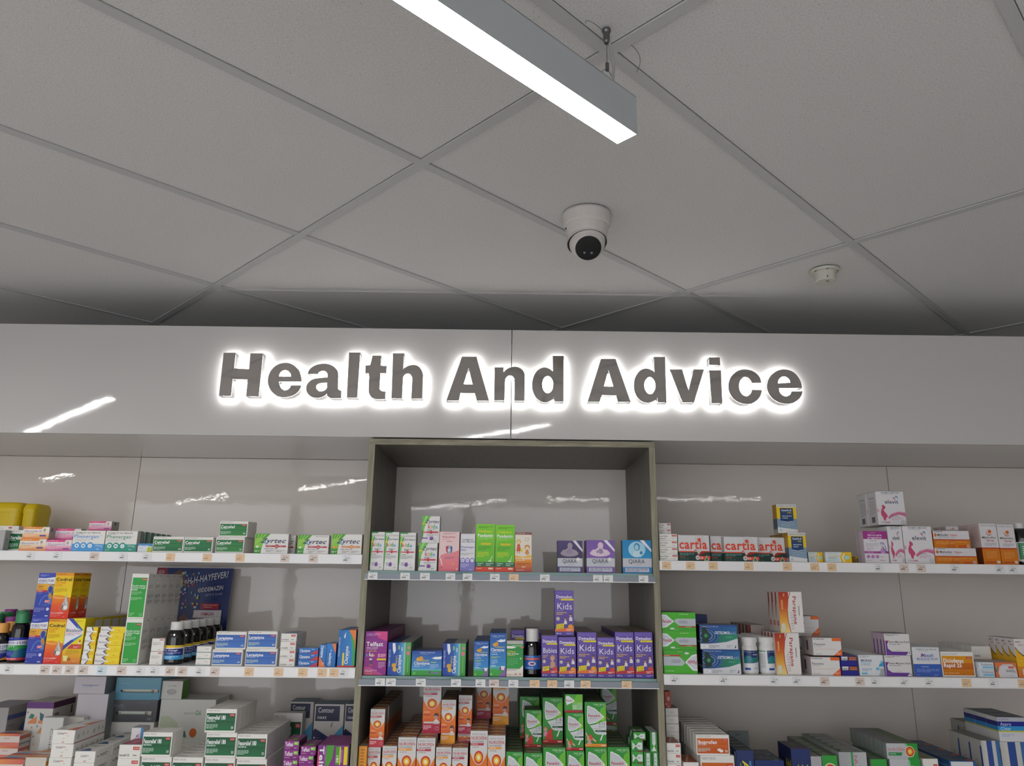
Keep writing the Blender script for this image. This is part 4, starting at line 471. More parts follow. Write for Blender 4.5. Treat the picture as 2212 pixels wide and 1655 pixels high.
D['yelwht'] = dict(base='#e3dcda', front=[R(0, 0, 1, .3, '#e07838', '#e89428'), P('#ecb41c', 0, .28, 1, .28, 1, .5, .6, .56, .3, .64, 0, .76), P('#2c2c30', 0, .76, .3, .64, .6, .56, 1, .5, 1, .53, .6, .59, .3, .67, 0, .79), G(.1, .8, .88, .94, 1, '#9c7c7c'), T('Voltaren', .3, .8, .82, .86, '#c86c6c', .01), R(.4, .06, .8, .22, '#e8dcd8'), G(.3, .6, .4, .44, 1, '#f4dc80')], left=[R(0, 0, 1, 1, '#e0d6d2')], top=[R(0, 0, 1, 1, '#b4aaa4')])
D['yelwht']['left'] = D['yelwht']['front']
D['redbox'] = dict(base='#b43c2c', front=[R(0, 0, 1, 1, '#a83828', '#bc4834'), E(.6, .55, .25, .16, '#d8b0a4', 6), R(.05, .2, .4, .24, '#e8c8bc'), E(.6, .08, .2, .08, '#d07c6c', 8)], top=[R(0, 0, 1, 1, '#8c3428')])
D['advilrot'] = dict(base='#1c2c5c', front=[R(0, 0, 1, 1, '#1c2c60', '#243468'), T('Advil', .34, .66, .1, .78, '#ecd828', .03, -90), G(.2, .28, .3, .8, 1, '#8cb83c'), G(.72, .92, .3, .85, 1, '#4c8cc0')], top=[R(0, 0, 1, 1, '#1c2840'), T('Advil', .2, .8, .3, .6, '#a8982c', .02)], left=[R(0, 0, 1, 1, '#18244c'), R(.5, .6, .9, .95, '#8c94a4'), R(.2, .1, .3, .5, '#9c943c')])
D['advil'] = dict(base='#1c2c5c', front=[R(0, 0, 1, 1, '#1c2c60', '#243468'), T('Advil', .24, .84, .42, .66, '#ecd828', .03), R(.22, .3, .7, .335, '#c8b83c'), R(.7, .28, .88, .36, '#c8485c')], top=[R(0, 0, 1, 1, '#3c3c50'), R(.02, .02, .98, .1, '#8c3c3c'), T('Advil', .3, .7, .4, .8, '#8c843c', .01)], left=[R(0, 0, 1, 1, '#141c44'), T('Advil', .1, .4, .6, .8, '#a89c30', .03, 180) if 0 else T('Advil', .55, .95, .55, .75, '#b8ac34', .03), R(0, .1, .25, .35, '#a8acb8'), R(.35, .1, .75, .3, '#a8acb8'), G(.1, .5, .5, .55, 1, '#8c8848')])
D['advilflat'] = dict(base='#1c2c5c', front=[R(0, 0, 1, 1, '#20306c')], top=[R(0, 0, 1, 1, '#2c3854'), T('Advil', .3, .9, .3, .8, '#6c6c4c', .01), R(.7, 0, .85, .15, '#3cb0b8')])
D['zavance'] = dict(base='#b4b4b6', front=[R(0, 0, 1, 1, '#b8babd', '#c4c6c8'), P('#2c9c3c', .62, 1, 1, 1, 1, 0, .66, 0, .74, .5), P('#7cc890', .6, .9, .7, .75, .66, 1), T('NUROFEN', .05, .56, .52, .7, '#d06074', .0), P('#2c8c4c', .05, .22, .46, .22, .5, .42, .05, .42), G(.08, .42, .28, .36, 1, '#c0e4c4'), E(.74, .48, .15, .36, '#e8dcc0', 20), E(.74, .48, .13, .31, '#cc4424', 20), E(.74, .48, .09, .21, '#ec9c28', 18), E(.74, .48, .05, .12, '#f4dc80', 16), P('#d85038', .9, .4, .97, .5, .9, .6)], top=[R(0, 0, .55, 1, '#7c7c7e'), R(.55, 0, 1, 1, '#54744c'), E(.75, .5, .15, .25, '#7c6c48', 10)], side=[R(0, 0, 1, 1, '#8f9092'), R(0, 0, .15, 1, '#4c8c4c')])
D['zavrot'] = dict(base='#b4b4b6', front=[RH(0, 0, 1, 1, '#a4a6a8', '#bcbec0'), T('NUROFEN', .56, .66, .1, .92, '#d05068', .01, -90), R(.44, .5, .52, 1, '#3c9c58'), G(.2, .26, .2, .8, 1, '#8c8c90'), G(.74, .8, .2, .8, 1, '#8c8c90'), P('#d05038', .1, 0, .24, 0, .2, .4, .12, .5)], top=[R(0, 0, .9, 1, '#8c8e90'), P('#3c6c3c', 0, 0, .15, .2, .3, 1, 0, 1), E(.5, .4, .2, .2, '#a0a080', 10)], side=[R(0, 0, 1, 1, '#9c9c9e')])
D['zavgreen'] = dict(base='#3c8c3c', front=[R(0, 0, 1, 1, '#2c943c', '#38a040'), E(.5, .62, .46, .2, '#e0dcb8', 18), E(.5, .62, .38, .17, '#d04424', 18), E(.5, .62, .25, .11, '#ec9c28', 16), E(.5, .62, .14, .06, '#f4e088', 14)], top=[R(0, 0, 1, 1, '#506848'), R(.1, .1, .6, .9, '#7c8474')], side=[R(0, 0, 1, 1, '#7c7c7c'), G(.2, .8, .2, .8, 4, '#6c6c6c')])
D['nurogrey'] = dict(base='#a8a8ac', front=[R(0, 0, 1, 1, '#a4a4aa', '#b0b0b4'), T('NUROFEN', .02, .8, .4, .62, '#c86878', .0), R(.3, .2, .96, .34, '#b84458')], top=[R(0, 0, 1, 1, '#84847c')])
D['navybig'] = dict(base='#2c5c94', front=[R(0, 0, 1, 1, '#2c5c94'), R(.06, .5, .9, .98, '#dcdde0'), T('PHARMACY MEDICINE', .2, .86, .68, .84, '#5c5c64', .01)], top=[R(0, 0, 1, 1, '#2c4c6c'), R(.1, .2, .6, .3, '#5c7088'), R(.2, .6, .7, .7, '#3c5c7c'), E(.9, .1, .2, .18, '#c0542c', 14)], left=[R(0, 0, 1, 1, '#204c80'), G(.1, .9, .2, .9, 5, '#4c78a8')])
D['naprox'] = dict(front=badge(.66, .92, .72, .86)+[T('Naproxen', .1, .78, .4, .54, '#7c7470', .01)], top=[R(0, 0, 1, 1, '#7c8060')])
D['aspro'] = dict(base='#d6d6da', front=[R(0, .82, 1, 1, '#b8b8c4'), G(.05, .6, .86, .96, 1, '#9898b0'), R(0, .64, 1, .83, '#1c2088'), T('Aspro', .08, .44, .66, .79, '#c0c8f0', .03), R(0, .45, 1, .64, '#2c94d4'), T('Clear', .08, .42, .48, .61, '#c0e4f8', .02), R(0, .4, 1, .46, '#c8c040'), P('#4ca4dc', 1, .5, .85, .3, .8, .1, 1, 0), G(.08, .5, .2, .32, 2, '#a8b4d0')], left=[R(0, 0, 1, 1, '#c8c8c8'), R(0, .64, 1, .83, '#1c2070'), R(0, .45, 1, .64, '#2480bc'), R(0, .4, 1, .46, '#b8b040')], top=[R(0, 0, 1, 1, '#70747c'), R(.1, .4, .8, .6, '#50545c')])
D['asprostand'] = dict(base='#c8c6c0', front=[RH(0, 0, .3, 1, '#bcbab4', '#d0cec8'), R(.3, 0, .6, 1, '#2c4c94'), R(.6, 0, .8, 1, '#c8c8c4'), R(.8, 0, 1, 1, '#3c6ca8')], left=[R(0, 0, 1, 1, '#b8b6ae'), R(.3, .12, .5, .26, '#7c80a0'), R(.3, .6, .5, .64, '#a8a6a0'), R(.86, 0, 1, .9, '#204890')], top=[R(0, 0, 1, 1, '#848278')])
D['lightcard'] = dict(base='#8c9494', front=[G(.3, .7, .86, .94, 2, '#5c6060'), R(.3, .3, 1, .44, '#3c7cac'), R(0, 0, 1, .25, '#a4acac')])
D['goldsmall'] = dict(base='#b08c2c', front=[R(0, 0, 1, 1, '#a88428', '#c09c34'), E(.4, .5, .25, .25, '#7c6420', 10)])
D['brown'] = dict(base='#c8bcb4', left=[R(.5, .1, 1, 1, '#7c4038')], front=[R(0, 0, .2, 1, '#7c4038')], top=[R(0, 0, 1, 1, '#a49c94')])
D['iptams'] = D['iptam']
# ---------------------------------------------------------------- materials of the place
M.update(
    tile=mat('ceiling_tile', '#d6d4d2', .9, noise=(260, '#d2d0ce', '#e2e0de'), bump=(180, .12, .0015)),
    tbar=mat('ceiling_grid_paint', '#c4c4c3', .6),
    gap=mat('tile_gap_shade', '#55534f', .9),
    day=mat('frontal_fill_glow', '#ffffff', .5, emit='#f4f8ff', estr=FILL_STRENGTH),  # emission of the added frontal fill, out of view
    fascia=mat('white_gloss_fascia', '#c9c6c3', .05, spec=.6, bump=(16, .07, .003, 3)),
    panel=mat('white_gloss_back_panel', '#e2d9d1', .03, spec=.5, bump=(22, .06, .003, 3)),
    soffit=mat('soffit_laminate', '#dad6d2', .18, spec=.45),
    wood=mat('grey_oak_edge', '#8f8973', .5, noise=(7, '#7e7863', '#9a947d', (14, 14, 1.2))),
    woodh=mat('grey_oak_edge_level', '#9c9780', .5, noise=(7, '#787260', '#9a947d', (1.5, 8, 14))),
    wooddark=mat('grey_oak_inner_shaded', '#77706a', .5, noise=(5, '#716b63', '#7d776f', (10, 10, 1))),  # same laminate as the front edge, inner shade put into its colour
    white=mat('white_shelf_laminate', '#d9d6d4', .3),
    strip=mat('ticket_strip_plastic', '#eeecec', .25),
    greystrip=mat('grey_ticket_strip', '#7b828c', .2, spec=.5),
    glassedge=mat('green_glass_edge', '#5e8480', .08, spec=.6),
    lamp=mat('satin_aluminium', '#b2b6b8', .45, .0, bump=(300, .1, .0005)),
    diffuser=mat('lamp_diffuser', '#ffffff', .5, emit='#fffefa', estr=LAMP_STRENGTH),
    led=mat('led_backlight', '#ffffff', .5, emit='#ffffff', estr=HALO_STRENGTH),
    mirror=mat('brushed_mirror_face', '#cdc8c4', .06, 1.0, bump=(9, .12, .004, 1)),
    retn=mat('letter_return', '#8f8d8b', .35, .3),
    plastic=mat('white_plastic', '#d4cdc8', .4),
    cream=mat('cream_plastic', '#cfccc0', .5),
    black=mat('black_glossy', '#06070a', .08),
    blackm=mat('black_matt', '#141414', .6),
    ledlens=mat('small_lens', '#8f93a0', .1, .6),
    metal=mat('grey_metal', '#6f7070', .35, .8),
    cable=mat('clear_grey_cable', '#a5a39d', .3),
    wire=mat('steel_wire', '#6c6c6a', .4, .7),
    bottle=mat('dark_amber_glass', '#0a0706', .05, spec=.7),
    pill=mat('white_pill_plastic', '#dcdad6', .35),
    cap_w=mat('white_cap', '#dcdad8', .4, bump=(400, .2, .001)), cap_g=mat('green_cap', '#3c8c5c', .4), cap_o=mat('orange_cap', '#e4a04c', .4),
    cap_m=mat('magenta_cap', '#9c3c94', .4), cap_r=mat('red_cap', '#c05060', .4),
    yellow=mat('yellow_plastic', '#d9bb0c', .4),
    floor=mat('vinyl_floor', '#cccac8', .35, noise=(6, '#c8c6c4', '#d2d0ce')),
    wallp=mat('wall_paint', '#dcdad8', .8),
)
def clear_mat(name, col, mix):
    m = bpy.data.materials.new(name); m.use_nodes = True; nt = m.node_tree
    for n in list(nt.nodes): nt.nodes.remove(n)
    o = nt.nodes.new('ShaderNodeOutputMaterial'); mx = nt.nodes.new('ShaderNodeMixShader'); t = nt.nodes.new('ShaderNodeBsdfTransparent'); g = nt.nodes.new('ShaderNodeBsdfGlossy')
    fr = nt.nodes.new('ShaderNodeFresnel'); fr.inputs[0].default_value = mix
    t.inputs[0].default_value = (*lin(col), 1); g.inputs['Roughness'].default_value = .03
    nt.links.new(fr.outputs[0], mx.inputs[0]); nt.links.new(t.outputs[0], mx.inputs[1]); nt.links.new(g.outputs[0], mx.inputs[2]); nt.links.new(mx.outputs[0], o.inputs[0])
    return m
M['glass'] = clear_mat('shelf_glass', '#dfeeea', 1.5)

def box(name, x0, x1, y0, y1, z0, z1, m, parent=None, ch=0.0, origin=None):
    o = origin or ((x0+x1)/2, (y0+y1)/2, z0); g = Geo()
    g_box(g, x0-o[0], x1-o[0], y0-o[1], y1-o[1], z0-o[2], z1-o[2], WH, ch)
    p = parent.location if parent else Vector((0, 0, 0))
    return link(name, g.mesh(name, [M[m]]), parent, (o[0]-p[0], o[1]-p[1], o[2]-p[2]))
def empty(name, loc, rz=0):
    o = bpy.data.objects.new(name, None); COL.objects.link(o); o.location = loc; o.rotation_euler = (0, 0, rz); o.empty_display_size = .05; return o

YF, YB = 2.59, 3.12      # fascia face, back panel face
BX0, BX1 = -2.45, 2.45   # run of shelving
UX0, UX1 = -.483, .507   # tall unit
# ---------------------------------------------------------------- room shell
RX0, RX1, RY0, RY1 = -5.2, 4.2, -3.8, 3.2
struct(box('floor', RX0, RX1, RY0, RY1, -.1, 0, 'floor'))
struct(box('wall_back', RX0, RX1, RY1, RY1+.1, 0, CEIL+.1, 'wallp'))
struct(box('wall_front', RX0, RX1, RY0-.1, RY0, 0, CEIL+.1, 'wallp'))
struct(box('wall_left', RX0-.1, RX0, RY0, RY1, 0, CEIL+.1, 'wallp'))
struct(box('wall_right', RX1, RX1+.1, RY0, RY1, 0, CEIL+.1, 'wallp'))
ceiling = struct(box('ceiling', RX0, RX1, RY0, RY1, CEIL+.004, CEIL+.08, 'tile'))
nt = M['tile'].node_tree; bs = nt.nodes['Principled BSDF']; src = bs.inputs['Base Color'].links[0].from_socket
vo = nt.nodes.new('ShaderNodeTexVoronoi'); vo.inputs['Scale'].default_value = 85; tcn = nt.nodes['Texture Coordinate']; nt.links.new(tcn.outputs['Object'], vo.inputs['Vector'])
cr = nt.nodes.new('ShaderNodeValToRGB'); cr.color_ramp.elements[0].position = .05; cr.color_ramp.elements[1].position = .11
cr.color_ramp.elements[0].color = (.5, .5, .5, 1); cr.color_ramp.elements[1].color = (1, 1, 1, 1)
mx = nt.nodes.new('ShaderNodeMixRGB'); mx.blend_type = 'MULTIPLY'; mx.inputs[0].default_value = 1
nt.links.new(vo.outputs['Distance'], cr.inputs[0]); nt.links.new(src, mx.inputs[1]); nt.links.new(cr.outputs[0], mx.inputs[2]); nt.links.new(mx.outputs[0], bs.inputs['Base Color'])
# added glowing panels on the wall behind the viewer, for frontal fill
for k, wx in enumerate((-3.9, -1.65, .6)):
    wn = box('fill_panel_%d' % (k+1), wx-1.05, wx+1.05, RY0+.012, RY0+.02, .15, 2.6, 'day'); struct(wn)
    for x0, x1, z0, z1 in ((wx-1.1, wx-1.05, .1, 2.65), (wx+1.05, wx+1.1, .1, 2.65)):
        box('fill_panel_frame', x0, x1, RY0+.001, RY0+.05, z0, z1, 'lamp', wn)
# suspended grid, 0.6 x 1.2 m tiles turned 45 degrees to the shelving
gA = 2.34943; A = Vector((math.cos(gA), math.sin(gA))); Bv = Vector((math.sin(gA), -math.cos(gA)))
G0 = Vector((.18847, 1.28353)); SA, SB = .5952, 1.2105
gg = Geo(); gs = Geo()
def bar(p, d, w_=.024, hgt=.0045, z=CEIL):
    n = Vector((-d.y, d.x)); t0, t1 = -20, 20
    for k, (lo, hi) in enumerate(((RX0, RX1), (RY0, RY1))):
        if abs(d[k]) > 1e-6:
            a, b = sorted(((lo-p[k])/d[k], (hi-p[k])/d[k])); t0 = max(t0, a); t1 = min(t1, b)
    if t1-t0 < .05: return
    a, b = p+d*(t0+.02), p+d*(t1-.02); h = w_/2
    c = [a-n*h, b-n*h, b+n*h, a+n*h]
    lo = [(q.x, q.y, z) for q in c]; up = [(q.x, q.y, z+hgt) for q in c]
    gg.poly(lo[::-1], WH)
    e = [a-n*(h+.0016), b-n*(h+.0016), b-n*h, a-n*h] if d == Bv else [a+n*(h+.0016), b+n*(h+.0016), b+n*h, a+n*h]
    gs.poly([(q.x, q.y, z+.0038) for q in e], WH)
    for i in range(4): j = (i+1) % 4; gg.poly([lo[i], lo[j], up[j], up[i]], WH)
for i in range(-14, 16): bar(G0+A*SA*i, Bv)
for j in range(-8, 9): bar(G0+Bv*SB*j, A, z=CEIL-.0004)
link('tile_gap_shade', gs.mesh('tile_gap_shade', [M['gap']]), ceiling, -ceiling.location)  # dark strips stand in for the shade in the gaps beside the bars
grid = link('ceiling_grid', gg.mesh('ceiling_grid', [M['tbar']]), ceiling, -ceiling.location)

# ---------------------------------------------------------------- bulkhead over the shelves
ZF0, ZF1 = 2.141, 2.540
t = struct(box('trim_1', BX0, .0055, YF, YF+.018, ZF0, ZF1, 'fascia', ch=.0008))
t = struct(box('trim_2', .0085, BX1, YF, YF+.018, ZF0, ZF1, 'fascia', ch=.0008))
struct(box('trim_3', BX0, -.0, YF+.0185, YB+.02, ZF0+.001, ZF0+.019, 'soffit'))
struct(box('trim_4', .001, BX1, YF+.0185, YB+.02, ZF0+.001, ZF0+.019, 'soffit'))
# white gloss back panels with a fine joint
struct(box('wall_panel_1', BX0, -1.527, YB, YB+.018, 0, ZF0, 'panel', ch=.0007))
struct(box('wall_panel_2', -1.525, UX0-.001, YB, YB+.018, 0, ZF0, 'panel', ch=.0007))
struct(box('wall_panel_3', UX1+.001, 1.575, YB, YB+.018, 0, ZF0, 'panel', ch=.0007))
struct(box('wall_panel_4', 1.577, BX1, YB, YB+.018, 0, ZF0, 'panel', ch=.0007))
for nm, x, y in (('end_panel', BX0-.02, 'left'), ('end_panel', BX1, 'right')):
    tag(box(nm, x, x+.02, YF, YB, 0, ZF0, 'white'), 'white end panel closing the %s end of the shelving' % y, 'panel')
# ---------------------------------------------------------------- tall wood-edged unit in the middle
unit = empty('shelving_unit', ((UX0+UX1)/2, YF-.004, 0))
tag(unit, 'tall grey-oak framed shelving unit between the white shelves', 'shelving unit')
TH = .020; UT = ZF0-.006
for x in (UX0, UX1-TH):
    box('side_panel', x, x+TH, YF, YB+.016, 0, UT-TH, 'wooddark', unit)
    box('front_edge', x-.0002, x+TH+.0002, YF-.004, YF-.0001, 0, UT-TH, 'wood', unit)
box('top_panel', UX0, UX1, YF, YB+.016, UT-TH+.0002, UT, 'wooddark', unit)
box('top_edge', UX0-.0002, UX1+.0002, YF-.004, YF-.0001, UT-TH-.0002, UT, 'woodh', unit)
box('back_panel', UX0+TH+.0005, UX1-TH-.0005, YB, YB+.014, 0, UT-TH-.001, 'panel', unit)
# glass shelves with grey ticket strips
for zt, nm in ((1.6905, 'upper'), (1.3625, 'middle'), (1.005, 'lower')):
    s = empty('glass_shelf', ((UX0+UX1)/2, 2.60, zt)); tag(s, '%s green-edged glass shelf inside the tall oak unit' % nm, 'shelf')
    box('glass_board', UX0+TH+.001, UX1-TH-.001, 2.592, 3.117, zt-.008, zt-.0001, 'glass', s)
    box('glass_edge', UX0+TH+.001, UX1-TH-.001, 2.586, 2.5915, zt-.0105, zt-.0005, 'glassedge', s)
    o = box('ticket_strip', UX0+TH-.008, UX1-TH+.004, 2.578, 2.5815, zt-.0275, zt-.010, 'greystrip', s)
    box('strip_lip', UX0+TH-.008, UX1-TH+.004, 2.5755, 2.5818, zt-.0300, zt-.0277, 'strip', s)
# white shelves either side
for x0, x1, zs, side in ((BX0+.001, UX0-.001, (1.7415, 1.386, 1.028), 'left'), (UX1+.001, BX1-.001, (1.7335, 1.377, 1.019), 'right')):
    for zt, nm in zip(zs, ('upper', 'middle', 'lower')):
        s = empty('white_shelf', ((x0+x1)/2, 2.6, zt)); tag(s, '%s white shelf on the %s with a ticket strip along its lip' % (nm, side), 'shelf')
        box('shelf_board', x0, x1, 2.588, 3.118, zt-.022, zt-.0001, 'white', s)
        o = box('ticket_strip', x0, x1, 2.580, 2.5865, zt-.0295, zt-.001, 'strip', s)
        box('strip_lip', x0, x1, 2.577, 2.5865, zt-.0315, zt-.0296, 'strip', s)

# ---------------------------------------------------------------- suspended strip lamps
def lamp(end, ang, L, label, susp=True):
    r = empty('strip_lamp', (end[0], end[1], end[2]), ang); tag(r, label, 'ceiling lamp', 'suspended strip lamps')
    H, W2 = .0805, .0238
    def b(name, x0, x1, y0, y1, z0, z1, m):
        g = Geo(); g_box(g, x0, x1, y0, y1, z0, z1); return link(name, g.mesh(name, [M[m]]), r)
    g = Geo()
    for y0, y1 in ((-W2, -W2+.0015), (W2-.0015, W2)): g_box(g, .0012, L, y0, y1, 0, H)
    g_box(g, .0012, L, -W2, W2, H-.002, H)
    link('housing', g.mesh('housing', [M['lamp']]), r)
    b('end_cap', 0, .0011, -W2, W2, .0, H, 'lamp'); b('end_cap', L+.0001, L+.0012, -W2, W2, 0, H, 'lamp')
    b('diffuser', .0013, L-.0001, -W2+.0016, W2-.0016, .0004, .005, 'diffuser')
    if not susp: return r
    for k, hx in enumerate((.055, L-.12)):
        top = CEIL-end[2]-.001
        g = Geo(); g_lathe(g, [(0, 0), (.0045, 0), (.0062, .004), (.0065, .022), (.0085, .026), (.0085, .03), (0, .03)], 16, WH, cx=hx, cz=top-.03)
        link('ceiling_gripper', g.mesh('ceiling_gripper', [M['metal']], True), r)
        tube('suspension_wire', [(hx, 0, top-.03), (hx, 0, top-.075)], .0006, M['wire'], r)
        g = Geo(); g_lathe(g, [(0, 0), (.0035, 0), (.0035, .016), (0, .016)], 12, WH, cx=hx, cz=top-.09); link('wire_splitter', g.mesh('wire_splitter', [M['metal']], True), r)
        zz = top-.086
        for s in (-1, 1): tube('suspension_wire', [(hx, 0, zz), (hx+s*.012, 0, zz-.006), (hx+s*.033, 0, H+.006)], .0006, M['wire'], r)
        for s in (-1, 1):
            g = Geo(); g_lathe(g, [(0, 0), (.004, 0), (.004, .011), (0, .011)], 12, WH, cx=hx+s*.033, cz=H); link('wire_stud', g.mesh('wire_stud', [M['metal']], True), r)
        if k == 0:
            tube('power_cord', [(hx-.004, .003, top-.026), (hx-.012, .004, top-.05), (hx-.016, .004, top-.085), (hx-.008, .002, H+.001)], .0028, M['cable'], r)
            tube('loose_wire_end', [(hx+.003, 0, top-.008), (hx+.03, .004, top-.012), (hx+.045, .0, top-.008), (hx+.05, -.01, top-.002), (hx+.042, -.016, top-.0005)], .0005, M['wire'], r)
    return r
LZ = 2.468
TOW = math.atan2(-.693, -.721)
lamp((.2005+.0155, 1.2725+.0155-.032, LZ), TOW, 3.0, 'lit strip lamp overhead with its end above the camera dome')
lamp((-1.86, 1.74, LZ), TOW, 1.9, 'lit strip lamp mirrored at the left of the fascia')
lamp((-3.48, .19, LZ), TOW, .8, 'lit strip lamp far left of the shelves')
lamp((-2.82, -1.41, LZ), TOW, 1.2, 'lit strip lamp behind the viewer on the left')
lamp((2.5, -1.22, LZ), math.pi+.1, 2.1, 'lit strip lamp behind the viewer on the right')

lamp((.0, -1.6, LZ), TOW, 2.4, 'added fill strip lamp behind the viewer in the middle of the room')  # extra lamp out of view, added to raise the room's fill light
# thin wire hanging from the grid right of the lamp
tw = tube('hanging_wire', [(0.2300, 1.2596, CEIL-.001), (0.2420, 1.2646, CEIL-.004), (0.2582, 1.2996, CEIL-.010), (0.2542, 1.3396, CEIL-.001)], .0006, M['wire'])
tag(tw, 'thin bent wire hanging from the ceiling grid beside the lamp', 'wire')

# ---------------------------------------------------------------- security camera
sc_ = empty('security_camera', (.2155, 1.972, CEIL)); tag(sc_, 'white turret security camera under the ceiling with a black lens face', 'security camera')
g = Geo(); g_lathe(g, [(.068, 0), (.070, -.006), (.0665, -.034), (.0615, -.040), (.0595, -.0405)], 48); link('mounting_base', g.mesh('mounting_base', [M['plastic']], True), sc_)
g = Geo(); g_lathe(g, [(.0605, -.036), (.0605, -.044), (.058, -.060), (.0545, -.080), (.052, -.086), (.048, -.083), (.047, -.05)], 48); link('shroud', g.mesh('shroud', [M['plastic']], True), sc_)
C0 = Vector((0, -.004, -.088)); dvec = Vector((.02, -.66, -.75)).normalized(); RB = .051
q = dvec.to_track_quat('Z', 'Y').to_matrix().to_4x4(); q.translation = C0
g = Geo(); prof = [(RB*math.sin(a), RB*math.cos(a)) for a in [math.radians(46+k*(134/16)) for k in range(17)]]; prof[-1] = (0, -RB)
g_lathe(g, prof, 48); me = g.mesh('ball', [M['plastic']], True); me.transform(q); link('ball', me, sc_)
RS = .0565
g = Geo(); g_lathe(g, [(RS*math.sin(a), RS*math.cos(a)) for a in [math.radians(88+k*6) for k in range(13)]], 48); q2 = Vector((.04, -.3, -.95)).to_track_quat('Z', 'Y').to_matrix().to_4x4(); q2.translation = C0; me = g.mesh('hood', [M['plastic']], True); me.transform(q2); link('hood', me, sc_)
g = Geo(); a = math.radians(88.3); g_lathe(g, [(RS*math.sin(a)-.0012, RS*math.cos(a)), (.0505, RS*math.cos(a)-.001)], 48); me = g.mesh('hood_gap', [M['blackm']]); me.transform(q2); link('hood_gap', me, sc_)
rl = RB*math.sin(math.radians(46)); hz = RB*math.cos(math.radians(46))
g = Geo(); g_lathe(g, [(rl, hz-.0005), (rl*.985, hz+.0018), (rl*.7, hz+.0032), (0, hz+.004)], 48); me = g.mesh('lens_cover', [M['black']], True); me.transform(q); link('lens_cover', me, sc_)
for sx in (-1, 1):
    g = Geo(); g_lathe(g, [(.0042, 0), (.0038, .0012), (.002, .0016), (0, .0012)], 16, cx=0, cz=0); me = g.mesh('lens', [M['ledlens']], True)
    mq = q.copy(); me.transform(Matrix.Translation((sx*.0098, -.0125, hz+.0022))); me.transform(q); link('lens', me, sc_)
# parting shadow line and small slot
g = Geo(); g_lathe(g, [(.0485, -.084), (.0492, -.083)], 40); link('gap_ring', g.mesh('gap_ring', [M['blackm']]), sc_)
g = Geo(); g_box(g, -.063, -.0595, -.022, -.012, -.052, -.0505); link('screw_slot', g.mesh('screw_slot', [M['blackm']]), sc_)

# ---------------------------------------------------------------- small ceiling detector
sm = empty('smoke_detector', (1.052, 2.345, CEIL)); tag(sm, 'small cream ceiling detector with a drum body, right of the security camera', 'smoke detector')
g = Geo(); g_lathe(g, [(.047, 0), (.048, -.002), (.046, -.0075), (.034, -.009)], 40); link('base_flange', g.mesh('base_flange', [M['cream']], True), sm)
g = Geo(); g_lathe(g, [(.034, -.008), (.034, -.038), (.031, -.041), (0, -.0415)], 40); link('drum', g.mesh('drum', [M['cream']], True), sm)
for a in (-2.7, -1.75, -.6):
    g = Geo(); g_box(g, -.004, .004, -.0012, .0012, -.0006, .0006); link('slot', g.mesh('slot', [M['blackm']]), sm, (.041*math.cos(a), .041*math.sin(a), -.0086), a+math.pi/2)
g = Geo(); g_box(g, -.0012, .0012, -.0006, .0006, -.003, .003); link('slot', g.mesh('slot', [M['blackm']]), sm, (-.006, -.0337, -.033))
g = Geo(); g_box(g, -.006, .006, -.0012, .0012, -.0004, .0004); link('slot', g.mesh('slot', [M['blackm']]), sm, (.002, -.012, -.0418), .2)

# ---------------------------------------------------------------- mirrored letters
from mathutils.geometry import tessellate_polygon
YL = 2.545
def parse(path):
    toks = path.split(); loops = []; cur = []; p = (0, 0); i = 0
    while i < len(toks):
        k = toks[i]
        if k in 'ML':
            q = (float(toks[i+1]), float(toks[i+2])); i += 3
            if k == 'M' and cur: loops.append(cur); cur = []
            cur.append(q); p = q
        elif k == 'K':
            c = (float(toks[i+1]), float(toks[i+2])); q = (float(toks[i+3]), float(toks[i+4])); i += 5; kk = .56
            a = (p[0]+(c[0]-p[0])*kk, p[1]+(c[1]-p[1])*kk); b = (q[0]+(c[0]-q[0])*kk, q[1]+(c[1]-q[1])*kk)
            for s in range(1, 9):
                t_ = s/8; u_ = 1-t_
                cur.append((u_**3*p[0]+3*u_*u_*t_*a[0]+3*u_*t_*t_*b[0]+t_**3*q[0], u_**3*p[1]+3*u_*u_*t_*a[1]+3*u_*t_*t_*b[1]+t_**3*q[1]))
            p = q
        elif k == 'Z': i += 1
    if cur: loops.append(cur)
    return loops
